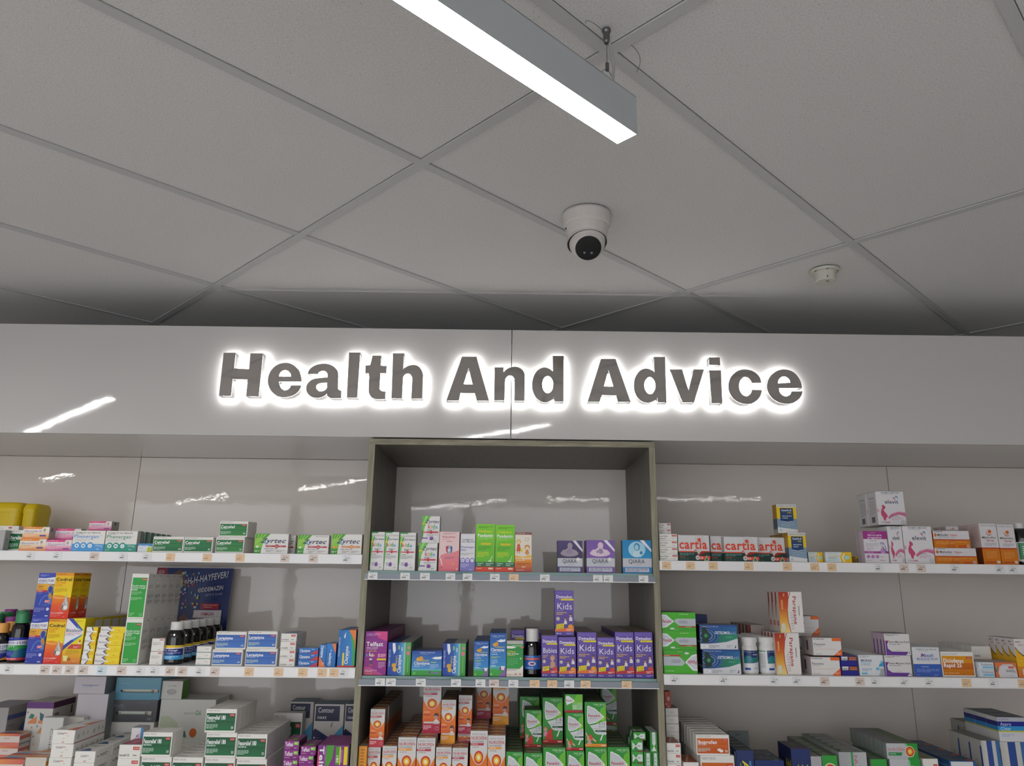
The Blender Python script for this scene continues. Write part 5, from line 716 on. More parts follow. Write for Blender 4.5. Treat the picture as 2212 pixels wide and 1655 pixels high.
def letter(ch, path, word, nth):
    loops = parse(path)       # millimetres on the sign plane: x from the middle, z from the floor
    xs = [p[0] for l in loops for p in l]; zs = [p[1] for l in loops for p in l]
    cx, z0 = (min(xs)+max(xs))/2000, min(zs)/1000
    L = [[(x/1000-cx, z/1000-z0) for x, z in l] for l in loops]
    # drop nearly coincident points
    L = [[p for i, p in enumerate(l) if math.dist(p, l[i-1]) > 2e-4] for l in L]
    groups = [L[:1]+L[1:]] if ch != 'i' else [[l] for l in L]
    r = empty('sign_letter', (cx, YL, z0)); tag(r, 'mirrored backlit letter %s in the word %s on the white fascia' % (ch, word) + nth, 'sign letter', 'letters of the backlit sign')
    D_ = .034; face = Geo(); ret = Geo(); led = Geo()
    for gr in groups:
        flat = [p for l in gr for p in l]
        for tri in tessellate_polygon([[Vector((x, z, 0)) for x, z in l] for l in gr]):
            pts = [flat[i] for i in tri]
            ar = (pts[1][0]-pts[0][0])*(pts[2][1]-pts[0][1])-(pts[2][0]-pts[0][0])*(pts[1][1]-pts[0][1])
            if abs(ar) < 1e-12: continue
            if ar < 0: pts = pts[::-1]
            face.poly([(x, 0, z) for x, z in pts], WH); led.poly([(x, D_-.001, z) for x, z in pts[::-1]], WH)
        for l in gr:
            for a, b in zip(l, l[1:]+l[:1]): ret.poly([(a[0], .0003, a[1]), (b[0], .0003, b[1]), (b[0], D_, b[1]), (a[0], D_, a[1])], WH)
    link('mirror_face', face.mesh('mirror_face', [M['mirror']]), r)
    link('side_return', ret.mesh('side_return', [M['retn']]), r)
    link('led_backlight', led.mesh('led_backlight', [M['led']]), r)
    for px_ in (-.02, .02):
        g = Geo(); g_box(g, px_-.002, px_+.002, D_-.001, YF-YL+.0005, .02, .024)
    return r
letter('H', 'M -1006.8 2427.2 L -963.5 2427.7 L -962.9 2370.0 L -911.9 2368.3 L -912.2 2426.1 L -867.0 2426.7 L -867.6 2269.1 L -911.9 2270.0 L -912.8 2329.7 L -963.9 2330.9 L -963.0 2270.1 L -1006.2 2271.0 Z', 'Health', '')
letter('e', 'M -723.3 2325.0 L -801.9 2323.9 K -799.2 2293.9 -779.9 2293.8 K -761.8 2294.0 -760.4 2312.0 L -724.5 2312.5 K -721.6 2268.3 -781.3 2267.6 K -836.6 2266.9 -842.3 2327.2 K -848.4 2392.4 -785.0 2393.3 K -728.2 2394.0 -723.3 2325.0 Z M -803.6 2342.8 K -805.6 2365.5 -783.7 2365.8 K -764.3 2366.1 -763.1 2343.3 Z', 'Health', '')
letter('a', 'M -705.5 2352.4 K -706.0 2390.9 -651.0 2391.6 K -599.7 2392.2 -597.6 2351.2 L -595.6 2302.1 K -595.2 2295.4 -583.5 2295.5 L -581.6 2266.8 L -612.7 2266.4 K -629.7 2266.1 -632.7 2282.2 K -641.7 2267.1 -665.3 2266.8 K -704.4 2266.3 -707.1 2300.7 K -710.0 2336.5 -669.0 2338.9 L -635.3 2342.3 L -636.1 2352.6 K -637.0 2365.1 -652.7 2364.9 K -668.0 2364.7 -669.0 2352.9 Z M -635.7 2322.3 L -653.0 2321.0 K -672.9 2319.2 -672.0 2306.8 K -670.8 2291.4 -655.2 2291.6 K -633.4 2291.9 -634.7 2309.1 Z', 'Health', '')
letter('l', 'M -566.5 2433.7 L -526.0 2434.3 L -526.6 2269.3 L -563.6 2269.6 Z', 'Health', '')
letter('t', 'M -482.3 2423.3 L -452.2 2423.7 L -451.6 2387.3 L -430.7 2386.8 L -430.6 2358.3 L -451.1 2358.8 L -451.7 2304.0 K -451.1 2293.5 -430.1 2293.7 L -428.6 2265.7 L -456.8 2264.6 K -488.6 2264.2 -489.6 2297.9 L -490.9 2351.8 L -492.0 2357.5 L -504.8 2358.1 L -505.9 2387.4 L -489.4 2388.3 Z', 'Health', '')
letter('h', 'M -411.8 2432.7 L -371.6 2433.2 L -372.2 2376.1 K -361.2 2391.2 -337.3 2391.5 K -303.6 2391.9 -301.9 2351.2 L -301.1 2269.2 L -339.9 2268.7 L -339.9 2341.2 K -340.7 2359.1 -355.3 2358.9 K -372.5 2358.6 -371.5 2338.9 L -371.0 2268.3 L -408.8 2269.0 Z', 'Health', '')
letter('A', 'M -168.6 2423.8 L -116.8 2424.5 L -69.0 2264.6 L -111.9 2264.0 L -119.8 2290.8 L -169.3 2291.1 L -174.9 2263.2 L -218.7 2263.6 Z M -143.3 2380.0 L -128.5 2323.2 L -159.4 2323.4 Z', 'And', '')
letter('n', 'M -53.1 2386.1 L -21.3 2386.5 L -20.5 2369.4 K -9.0 2389.1 18.9 2389.5 K 53.8 2389.3 54.1 2355.8 L 53.5 2265.5 L 17.5 2265.7 L 17.3 2341.7 K 16.3 2356.5 1.6 2356.4 K -14.5 2356.2 -15.4 2336.7 L -16.2 2266.1 L -52.8 2266.3 Z', 'And', '')
letter('d', 'M 151.8 2430.5 L 190.5 2431.0 L 188.8 2264.3 L 157.5 2264.5 L 155.2 2281.2 K 146.4 2261.3 123.2 2261.1 K 78.2 2261.4 78.5 2324.4 K 79.1 2387.5 121.7 2388.1 K 140.8 2388.3 151.7 2373.8 Z M 114.4 2326.3 K 114.4 2356.0 132.6 2356.2 K 153.1 2356.5 153.0 2326.8 K 152.9 2295.2 133.4 2295.0 K 114.5 2294.7 114.4 2326.3 Z', 'And', '')
letter('A', 'M 321.2 2421.9 L 372.9 2422.6 L 422.1 2267.3 L 376.8 2265.9 L 370.9 2289.2 L 321.7 2289.7 L 314.1 2265.9 L 271.8 2265.4 Z M 346.7 2380.1 L 362.2 2321.5 L 330.3 2322.3 Z', 'Advice', '')
letter('d', 'M 507.9 2431.6 L 547.9 2432.1 L 546.4 2266.2 L 515.8 2266.2 L 513.5 2283.2 K 504.4 2264.5 478.0 2264.1 K 431.9 2265.1 433.7 2325.2 K 436.4 2388.4 478.4 2388.9 K 497.6 2389.2 507.4 2375.8 Z M 471.0 2326.9 K 472.0 2357.2 490.7 2357.4 K 510.9 2356.9 509.7 2325.4 K 508.6 2296.4 490.4 2296.2 K 470.7 2295.9 471.0 2326.9 Z', 'Advice', '')
letter('v', 'M 561.3 2386.4 L 605.7 2387.0 L 624.6 2312.0 L 645.9 2387.5 L 683.4 2388.0 L 641.8 2267.4 L 600.9 2266.9 Z', 'Advice', '')
letter('i', 'M 700.1 2385.1 L 742.2 2385.6 L 740.4 2265.9 L 701.8 2265.4 Z M 701.9 2432.1 L 741.1 2432.7 L 741.3 2403.5 L 701.1 2403.8 Z', 'Advice', '')
letter('c', 'M 881.3 2342.0 L 846.9 2339.6 K 843.9 2362.0 824.8 2361.7 K 804.1 2360.7 801.9 2327.2 K 801.1 2292.8 825.8 2293.1 K 842.9 2293.3 846.8 2316.8 L 881.3 2315.7 K 875.7 2264.5 823.8 2263.9 K 760.7 2264.2 763.8 2326.7 K 768.5 2389.5 824.8 2390.3 K 882.2 2391.0 881.3 2342.0 Z', 'Advice', '')
letter('e', 'M 1022.0 2324.1 L 941.2 2323.1 K 939.7 2293.7 964.3 2294.1 K 981.5 2295.1 984.1 2312.7 L 1022.5 2313.2 K 1017.0 2267.1 962.1 2266.4 K 895.9 2267.1 898.6 2328.4 K 905.2 2391.3 964.7 2392.1 K 1026.0 2392.9 1022.0 2324.1 Z M 939.6 2340.8 K 941.5 2365.6 960.6 2365.9 K 982.4 2366.2 981.7 2343.3 Z', 'Advice', '')

# ---------------------------------------------------------------- bottles and tubs
def X2(s, xa, ya, xb, yb, h, c, b=.02): return ('X', s, xa, ya, xb, yb, h, lin(c), b)
def cyl_frame(r, z0, z1, a0, a1):
    return lambda u, v, L: (math.sin(a0+(a1-a0)*u)*(r+EPS*L), -math.cos(a0+(a1-a0)*u)*(r+EPS*L), z0+(z1-z0)*v)
LAB = {
 'cough': [R(0, 0, 1, 1, '#dcdcdc'), R(.28, 0, .7, .3, '#3ca0dc'), R(.28, .3, .7, .8, '#1c2c7c'), R(.28, .8, 1, 1, '#e8c430'), P('#f0f0f0', .28, .8, .6, .84, .8, .9, 1, .9, 1, .78, .7, .78, .28, .74), T('Dry Cough', .29, .58, .6, .7, '#f0f0f8', .03), G(.3, .64, .36, .52, 3, '#a8b8e0'), G(.3, .6, .06, .24, 2, '#c8e4f8'), R(.76, .2, .92, .7, '#b8b8bc'), G(.77, .91, .25, .65, 9, '#3c3c40')],
 'duro': [R(0, 0, 1, 1, '#24309c'), R(0, 0, 1, .1, '#d43c44'), G(.25, .8, .03, .08, 1, '#f4d0d0'), R(0, .42, 1, .7, '#2c9c50', '#1c8c3c'), P('#e0dfe6', 0, .66, 1, .66, 1, .92, .6, .88, .3, .84, 0, .82), T('DURO-TUSS', .26, .74, .72, .82, '#3c3c94', .03), T('CHESTY', .28, .54, .56, .64, '#c8f0cc', .02), G(.28, .5, .46, .52, 1, '#a0dcac'), P('#1c6484', .48, .12, .52, .35, .62, .5, .8, .56, .8, .12), G(.26, .5, .14, .38, 4, '#7c88d0'), G(.3, .6, .93, .98, 1, '#8890d8')],
 'duroo': [R(0, 0, 1, 1, '#2c3488'), P('#e0a83c', 0, 0, .6, 0, .75, .2, 1, .35, 1, 0), R(0, .4, 1, .6, '#7c88a8'), P('#dfe0e6', 0, .62, 1, .6, 1, 1, 0, .96), T('DURO-TUSS', .26, .74, .78, .88, '#3c3c94', .03), T('RELIEF', .4, .68, .66, .74, '#3c4c94', .02), G(.3, .6, .3, .36, 1, '#e08c40')],
 'kids': [R(0, 0, 1, 1, '#b4b8bc'), R(.32, 0, .68, 1, '#2c64b8'), R(.32, .68, .68, .82, '#e04834'), G(.36, .64, .7, .8, 2, '#f4b8a8'), E(.5, .42, .08, .15, '#d8c8dc'), E(.5, .42, .045, .08, '#7c2c6c'), G(.02, .28, .1, .9, 9, '#8c9094'), G(.72, .98, .1, .9, 9, '#8c9094'), G(.36, .64, .85, .95, 1, '#a0c0e8'), G(.36, .64, .06, .16, 1, '#a8c4e8')],
 'osteo': [R(0, 0, 1, 1, '#e0e0e2'), R(.3, .4, .74, 1, '#1c3c7c', '#1c2c5c'), P('#247c74', .3, .4, .74, .5, .74, .75, .3, .6), E(.4, .6, .08, .16, '#2c7c8c'), P('#e0e0e2', .3, .34, .74, .34, .74, .5, .5, .42, .3, .4), G(.5, .72, .76, .84, 1, '#d0d8e8'), G(.32, .72, .9, .95, 1, '#8ca4cc'), R(.32, .1, .44, .2, '#2c50a0'), G(.5, .7, .14, .2, 1, '#7cb0a0'), R(.76, .94, 1, .98, '#3c9c4c'), G(.76, 1, .1, .85, 9, '#b4b4b4'), R(0, .94, .27, .98, '#3c9c4c'), G(0, .26, .1, .85, 9, '#b4b4b4')],
 'green': [R(0, 0, 1, 1, '#d8dadb'), R(.3, .1, 1, .96, '#2c7c4c'), G(.36, .8, .3, .8, 5, '#c8dcd0')],
}
_bm = {}
def bottle(x, y, z, r, h, capr, caph, capm, lab, label, kind='dark', cat='medicine bottle', rz=0, zl=(.1, .62), name='medicine_bottle', grp=None):
    key = (round(r, 4), round(h, 4), capm, lab, kind, zl)
    if key not in _bm:
        body = Geo(); hb = h-caph+.002
        if kind == 'dark':
            s = hb*.64; pr = [(0, 0), (r*.86, 0), (r*.97, .003), (r, .008)]+[(r, s)]+[(r*(.5+.5*math.cos(k/7*math.pi*.5))*1.0 + capr*.8*(.5-.5*math.cos(k/7*math.pi*.5))*1.0, s+(hb-s-.006)*math.sin(k/7*math.pi*.5)) for k in range(1, 8)]+[(capr*.82, hb)]
            pr = [p for p in pr if p[0] <= r]; 
        else:
            s = hb*.80; pr = [(0, 0), (r*.9, 0), (r, .004), (r, s), (r*.97, s+.004), (r*.9, s+.009), (r*.86, hb)]
        g_lathe(body, pr, 36)
        cp = Geo(); c0 = h-caph; g_lathe(cp, [(0, c0), (capr, c0+.0002), (capr, c0+caph*.86), (capr*.94, c0+caph), (0, c0+caph)], 32)
        if kind == 'flip': pass
        lb = Geo(); fr = cyl_frame(r+.0003, s*zl[0]+.002, s*zl[1] if zl[1] > 1 else s*zl[1]+.0, -math.pi*.93, math.pi*.93)
        n0 = len(lb.f); draw(lb, LAB[lab], fr, 40)
        _bm[key] = (body.mesh('body', [M['bottle' if kind != 'pill' else 'pill']], True), cp.mesh('cap', [M[capm]], True), lb.mesh('label', [M['label']]))
    b_, c_, l_ = _bm[key]
    o = empty(name, (x, y, z), rz); tag(o, label, cat, grp)
    link('body', b_, o); link('cap', c_, o); link('label', l_, o)
    return o
# P ops on a curved face need subdividing too: patch draw for wide polygons
_draw0 = draw
def draw(g, ops, fr, sub=1):
    rest = []
    for L, op in enumerate(ops):
        if op[0] == 'X':
            _, s, xa, ya, xb, yb, h, c, b = op; vs, fs, a0, a1 = text_tris(s, b); ch = capheight(); W = a1-a0
            for f in fs: g.poly([fr(xa+(xb-xa)*(vs[i][0]-a0)/W, ya+(yb-ya)*(vs[i][0]-a0)/W+h*vs[i][1]/ch, L+1) for i in f], c)
        elif op[0] == 'P' and sub > 1:
            xs = [p[0] for p in op[1]]; xa, xb = min(xs), max(xs); n = max(1, int(math.ceil(sub*(xb-xa))))
            for k in range(n):
                lo, hi = xa+(xb-xa)*k/n, xa+(xb-xa)*(k+1)/n; pts = op[1]
                for lim, sg in ((lo, 1), (hi, -1)):
                    out = []
                    for i in range(len(pts)):
                        p, q_ = pts[i-1], pts[i]; ip, iq = (p[0]-lim)*sg >= 0, (q_[0]-lim)*sg >= 0
                        if ip != iq: tt = (lim-p[0])/(q_[0]-p[0]); out.append((lim, p[1]+(q_[1]-p[1])*tt))
                        if iq: out.append(q_)
                    pts = out
                    if not pts: break
                if len(pts) > 2: g.poly([fr(a, b, L+1) for a, b in pts], op[2])
        else:
            _draw0(g, [('R', 0, 0, 0, 0, (0, 0, 0), None)]*0+[op], (lambda LL: (lambda u, v, l: fr(u, v, LL)))(L+1), sub)
bottle(-1.6071, 2.6350, 1.3861, 0.0290, 0.1538, 0.0210, 0.0310, 'cap_g', 'duro', 'dark cough syrup bottle with green cap, leftmost tall one at front', 'dark', 'medicine bottle', 0, (0.08, 0.98), 'medicine_bottle', 'cough syrup bottles with coloured caps')
bottle(-1.6671, 2.6320, 1.3861, 0.0282, 0.1217, 0.0200, 0.0300, 'cap_o', 'duroo', "dark cough syrup bottle with orange cap at the photo's left edge", 'dark', 'medicine bottle', 0, (0.1, 0.98), 'medicine_bottle', 'cough syrup bottles with coloured caps')
bottle(-1.7490, 2.7120, 1.3861, 0.031, 0.1217, .021, .03, 'cap_r', 'duro', 'dark bottle with red cap behind the front coloured-capped bottles', 'dark', 'medicine bottle', 0, (.08, .98), 'medicine_bottle', 'cough syrup bottles with coloured caps')
bottle(-1.6924, 2.7250, 1.3861, 0.031, 0.1217, .021, .03, 'cap_o', 'duroo', 'dark bottle with orange cap behind the front coloured-capped bottles', 'dark', 'medicine bottle', 0, (.08, .98), 'medicine_bottle', 'cough syrup bottles with coloured caps')
bottle(-1.7393, 2.7900, 1.3861, 0.031, 0.1337, .021, .03, 'cap_m', 'duro', 'dark bottle with magenta cap behind the front coloured-capped bottles', 'dark', 'medicine bottle', 0, (.08, .98), 'medicine_bottle', 'cough syrup bottles with coloured caps')
bottle(-1.7992, 2.8000, 1.3861, 0.031, 0.1438, .021, .03, 'cap_g', 'duro', 'dark bottle with green cap behind the front coloured-capped bottles', 'dark', 'medicine bottle', 0, (.08, .98), 'medicine_bottle', 'cough syrup bottles with coloured caps')
bottle(-1.8020, 2.8560, 1.3861, 0.031, 0.1478, .021, .03, 'cap_g', 'duro', 'dark bottle with second green cap behind the front coloured-capped bottles', 'dark', 'medicine bottle', 0, (.08, .98), 'medicine_bottle', 'cough syrup bottles with coloured caps')
bottle(-1.7418, 2.8500, 1.3861, 0.031, 0.1538, .021, .03, 'cap_g', 'duro', 'dark bottle with third green cap behind the front coloured-capped bottles', 'dark', 'medicine bottle', 0, (.08, .98), 'medicine_bottle', 'cough syrup bottles with coloured caps')
bottle(-1.7578, 2.9150, 1.3861, 0.031, 0.1538, .021, .03, 'cap_m', 'duro', 'dark bottle with rear magenta cap behind the front coloured-capped bottles', 'dark', 'medicine bottle', 0, (.08, .98), 'medicine_bottle', 'cough syrup bottles with coloured caps')
bottle(-1.8351, 2.9300, 1.3861, 0.031, 0.1538, .021, .03, 'cap_m', 'duro', 'dark bottle with rearmost magenta cap behind the front coloured-capped bottles', 'dark', 'medicine bottle', 0, (.08, .98), 'medicine_bottle', 'cough syrup bottles with coloured caps')
bottle(-1.0921, 2.6340, 1.3861, 0.0298, 0.1323, 0.0200, 0.0260, 'cap_w', 'cough', 'dark cough bottle with white cap, front one of the receding row', 'dark', 'medicine bottle', 0.25, (0.2, 0.86), 'medicine_bottle', 'white-capped cough bottles')
bottle(-1.0921, 2.7, 1.3861, 0.0298, 0.1323, .02, .026, 'cap_w', 'cough', 'dark cough bottle with white cap, second in the receding row', 'dark', 'medicine bottle', 1.5, (.2, .86), 'medicine_bottle', 'white-capped cough bottles')
bottle(-1.0921, 2.766, 1.3861, 0.0298, 0.1323, .02, .026, 'cap_w', 'cough', 'dark cough bottle with white cap, third in the receding row', 'dark', 'medicine bottle', 1.5, (.2, .86), 'medicine_bottle', 'white-capped cough bottles')
bottle(-1.0921, 2.832, 1.3861, 0.0298, 0.1323, .02, .026, 'cap_w', 'cough', 'dark cough bottle with white cap, fourth in the receding row', 'dark', 'medicine bottle', 1.5, (.2, .86), 'medicine_bottle', 'white-capped cough bottles')
bottle(-1.0921, 2.9, 1.3861, 0.0298, 0.1323, .02, .026, 'cap_w', 'cough', 'dark cough bottle with white cap, fifth in the receding row', 'dark', 'medicine bottle', 0.25, (.2, .86), 'medicine_bottle', 'white-capped cough bottles')
bottle(-1.0921, 2.966, 1.3861, 0.0298, 0.1323, .02, .026, 'cap_w', 'cough', 'dark cough bottle with white cap, rearmost in the receding row', 'dark', 'medicine bottle', 0.25, (.2, .86), 'medicine_bottle', 'white-capped cough bottles')
bottle(0.0864, 2.6320, 1.3626, 0.0276, 0.1469, 0.0200, 0.0400, 'cap_w', 'kids', 'dark syrup bottle with tall white cap among the purple cartons', 'dark', 'medicine bottle', -0.05, (0.28, 0.92), 'medicine_bottle', None)
bottle(1.7640, 2.6350, 1.7336, 0.0312, 0.1404, 0.0150, 0.0180, 'cap_w', 'green', 'dark bottle with white and green label at the right edge of the upper shelf', 'dark', 'medicine bottle', 0.3, (0.12, 0.95), 'medicine_bottle', None)
bottle(0.8043, 2.6320, 1.3771, 0.0259, 0.1139, 0.0260, 0.0170, 'cap_w', 'osteo', 'white pill bottle with blue label, left front one', 'pill', 'pill bottle', 0.1, (0.05, 0.92), 'pill_bottle', 'white pill bottles')
bottle(0.8043, 2.6950, 1.3771, 0.0259, 0.1139, .026, .017, 'cap_w', 'osteo', 'white pill bottle, second back in the left file', 'pill', 'pill bottle', .5, (.05, .92), 'pill_bottle', 'white pill bottles')
bottle(0.8043, 2.7580, 1.3771, 0.0259, 0.1139, .026, .017, 'cap_w', 'osteo', 'white pill bottle, third back in the left file', 'pill', 'pill bottle', .5, (.05, .92), 'pill_bottle', 'white pill bottles')
bottle(0.8614, 2.6320, 1.3771, 0.0259, 0.1145, 0.0260, 0.0170, 'cap_w', 'osteo', 'white pill bottle with blue label, right front one', 'pill', 'pill bottle', 0.9, (0.05, 0.92), 'pill_bottle', 'white pill bottles')
bottle(0.8614, 2.6950, 1.3771, 0.0259, 0.1145, .026, .017, 'cap_w', 'osteo', 'white pill bottle, second back in the right file', 'pill', 'pill bottle', .5, (.05, .92), 'pill_bottle', 'white pill bottles')
bottle(0.8614, 2.7580, 1.3771, 0.0259, 0.1145, .026, .017, 'cap_w', 'osteo', 'white pill bottle, third back in the right file', 'pill', 'pill bottle', .5, (.05, .92), 'pill_bottle', 'white pill bottles')
bottle(0.8614, 2.8210, 1.3771, 0.0259, 0.1145, .026, .017, 'cap_w', 'osteo', 'white pill bottle, fourth back in the right file', 'pill', 'pill bottle', .5, (.05, .92), 'pill_bottle', 'white pill bottles')

# ---------------------------------------------------------------- yellow sharps tubs
def g_super(g, prof, n=40, p=4.0):
    """prof: (rx, ry, z)"""
    def pt(rx, ry, z, a):
        c, s = math.cos(a), math.sin(a)
        return (rx*math.copysign(abs(c)**(2/p), c), ry*math.copysign(abs(s)**(2/p), s), z)
    for q0, q1 in zip(prof, prof[1:]):
        for k in range(n):
            a, b = 2*math.pi*k/n, 2*math.pi*(k+1)/n
            g.poly([pt(*q0, a), pt(*q0, b), pt(*q1, b), pt(*q1, a)], WH)
    g.poly([pt(*prof[-1], 2*math.pi*k/n) for k in range(n)], WH)
s_ = empty('sharps_container', (-1.8840, 2.92, 1.7416)); tag(s_, 'yellow sharps tub cut by the left edge of the photo', 'sharps container', 'yellow sharps tubs')
g = Geo(); g_super(g, [(0.0517, .05, 0), (0.0551, .056, 0.1490)]); link('body', g.mesh('body', [M['yellow']], True), s_)
g = Geo(); g_super(g, [(0.0574, .058, 0.1490), (0.0574, .058, 0.1639), (0.0534, .052, 0.1788), (0.0459, .044, 0.1862)]); link('lid', g.mesh('lid', [M['yellow']], True), s_)
s_ = empty('sharps_container', (-1.7949, 2.92, 1.7416)); tag(s_, 'yellow sharps tub, right one behind the orange boxes', 'sharps container', 'yellow sharps tubs')
g = Geo(); g_super(g, [(0.0255, .05, 0), (0.0271, .056, 0.1457)]); link('body', g.mesh('body', [M['yellow']], True), s_)
g = Geo(); g_super(g, [(0.0283, .058, 0.1457), (0.0283, .058, 0.1603), (0.0263, .052, 0.1748), (0.0226, .044, 0.1821)]); link('lid', g.mesh('lid', [M['yellow']], True), s_)
NAMES = [('sidegrey', 'medicine_box', 'medicine box'), ('allerelief', 'tablet_box', 'medicine box'), ('allersoothe10', 'tablet_box', 'medicine box'), ('allersoothe25', 'tablet_box', 'medicine box'), ('phen10', 'medicine_box', 'medicine box'), ('phen25', 'medicine_box', 'medicine box'), ('greenwhite', 'medicine_box', 'medicine box'), ('histaclear', 'tablet_box', 'medicine box'), ('cet10', 'tablet_box', 'medicine box'), ('cet30', 'tablet_box', 'medicine box'), ('cet70', 'tablet_box', 'medicine box'), ('cet70', 'medicine_box', 'medicine box'), ('cet30', 'medicine_box', 'medicine box'), ('zyr10', 'medicine_box', 'medicine box'), ('zyr30', 'medicine_box', 'medicine box'), ('zyrcap', 'medicine_box', 'medicine box'), ('whitered', 'medicine_box', 'medicine box'), ('duro', 'syrup_carton', 'syrup carton'), ('codral', 'syrup_carton', 'syrup carton'), ('bisolvon', 'syrup_carton', 'syrup carton'), ('bisbox', 'syrup_carton', 'syrup carton'), ('bissmall', 'tablet_box', 'medicine box'), ('bislong', 'tablet_box', 'medicine box'), ('double', 'syrup_carton', 'syrup carton'), ('chestysmall', 'tablet_box', 'medicine box'), ('whiteteal', 'medicine_box', 'medicine box'), ('lor10', 'tablet_box', 'medicine box'), ('lor30', 'tablet_box', 'medicine box'), ('endlor', 'tablet_box', 'medicine box'), ('clarsmall', 'medicine_box', 'medicine box'), ('clarvert', 'medicine_box', 'medicine box'), ('clarvert2', 'medicine_box', 'medicine box'), ('clarbig', 'medicine_box', 'medicine box'), ('maxi', 'product_carton', 'carton'), ('pengrey', 'pen_box', 'pen box'), ('pencyan', 'pen_box', 'pen box'), ('white', 'product_carton', 'carton'), ('dexbig', 'device_box', 'device box'), ('dexsmall', 'device_box', 'device box'), ('kids', 'product_carton', 'carton'), ('greyblue', 'product_carton', 'carton'), ('whiteup', 'medicine_box', 'medicine box'), ('white', 'medicine_box', 'medicine box'), ('codralend', 'tablet_box', 'medicine box'), ('codralnight', 'tablet_box', 'medicine box'), ('messred', 'medicine_box', 'medicine box'), ('messorange', 'medicine_box', 'medicine box'), ('endfex', 'medicine_box', 'medicine box'), ('digin', 'medicine_box', 'medicine box'), ('fex10', 'tablet_box', 'medicine box'), ('fex50', 'tablet_box', 'medicine box'), ('fex70', 'tablet_box', 'medicine box'), ('fex20', 'medicine_box', 'medicine box'), ('contour', 'meter_box', 'meter box'), ('telsmall', 'tablet_box', 'medicine box'), ('telrot', 'medicine_box', 'medicine box'), ('zkids1', 'syrup_carton', 'syrup carton'), ('zkids6', 'medicine_box', 'medicine box'), ('polaramine', 'syrup_carton', 'syrup carton'), ('elixir', 'syrup_carton', 'syrup carton'), ('paedamin', 'syrup_carton', 'syrup carton'), ('lorapaed', 'syrup_carton', 'syrup carton'), ('qiara1', 'medicine_box', 'medicine box'), ('qiara2', 'medicine_box', 'medicine box'), ('qiara3', 'medicine_box', 'medicine box'), ('telkids', 'syrup_carton', 'syrup carton'), ('crot', 'medicine_box', 'medicine box'), ('chor', 'medicine_box', 'medicine box'), ('ckids', 'syrup_carton', 'syrup carton'), ('cpain', 'syrup_carton', 'syrup carton'), ('dymbaby', 'syrup_carton', 'syrup carton'), ('dymorange1', 'syrup_carton', 'syrup carton'), ('dymorange', 'syrup_carton', 'syrup carton'), ('dymred1', 'syrup_carton', 'syrup carton'), ('dymred', 'syrup_carton', 'syrup carton'), ('nurobaby', 'pain_carton', 'pain relief carton'), ('nuroside', 'pain_carton', 'pain relief carton'), ('nuroorange', 'pain_carton', 'pain relief carton'), ('nurored', 'pain_carton', 'pain relief carton'), ('pan15', 'pain_carton', 'pain relief carton'), ('pan512', 'pain_carton', 'pain relief carton'), ('pan512o', 'pain_carton', 'pain relief carton'), ('pantop', 'pain_carton', 'pain relief carton'), ('panend', 'tablet_box', 'medicine box'), ('panvert', 'medicine_box', 'medicine box'), ('endasp', 'tablet_box', 'medicine box'), ('cartia28', 'medicine_box', 'medicine box'), ('cartia84', 'medicine_box', 'medicine box'), ('cartia168', 'medicine_box', 'medicine box'), ('osted', 'medicine_box', 'medicine box'), ('vitd', 'medicine_box', 'medicine box'), ('goldsmall', 'medicine_box', 'medicine box'), ('ferro', 'medicine_box', 'medicine box'), ('elevit30', 'medicine_box', 'medicine box'), ('elevit100', 'medicine_box', 'medicine box'), ('maltab', 'tablet_box', 'medicine box'), ('malsyr', 'medicine_box', 'medicine box'), ('malsyr', 'syrup_carton', 'syrup carton'), ('posteo', 'tablet_box', 'medicine box'), ('posteoflip', 'tablet_box', 'medicine box'), ('navy', 'medicine_box', 'medicine box'), ('osteomol', 'tablet_box', 'medicine box'), ('brown', 'medicine_box', 'medicine box'), ('parapane', 'medicine_box', 'medicine box'), ('panamax', 'medicine_box', 'medicine box'), ('navysmall', 'medicine_box', 'medicine box'), ('imigran', 'tablet_box', 'medicine box'), ('iptam', 'medicine_box', 'medicine box'), ('maxalt', 'medicine_box', 'medicine box'), ('diclo', 'tablet_box', 'medicine box'), ('voltsmall', 'medicine_box', 'medicine box'), ('voltflip', 'medicine_box', 'medicine box'), ('yelwht', 'medicine_box', 'medicine box'), ('endibu', 'tablet_box', 'medicine box'), ('endwhite', 'medicine_box', 'medicine box'), ('redbox', 'medicine_box', 'medicine box'), ('endibu', 'medicine_box', 'medicine box'), ('ibu', 'medicine_box', 'medicine box'), ('advilrot', 'medicine_box', 'medicine box'), ('lightcard', 'display_card', 'display card'), ('advilflat', 'medicine_box', 'medicine box'), ('advil', 'medicine_box', 'medicine box'), ('nurogrey', 'medicine_box', 'medicine box'), ('zavgreen', 'medicine_box', 'medicine box'), ('zavrot', 'medicine_box', 'medicine box'), ('zavance', 'medicine_box', 'medicine box'), ('naprox', 'medicine_box', 'medicine box'), ('navybig', 'medicine_box', 'medicine box'), ('asprostand', 'medicine_box', 'medicine box'), ('aspro', 'medicine_box', 'medicine box')]
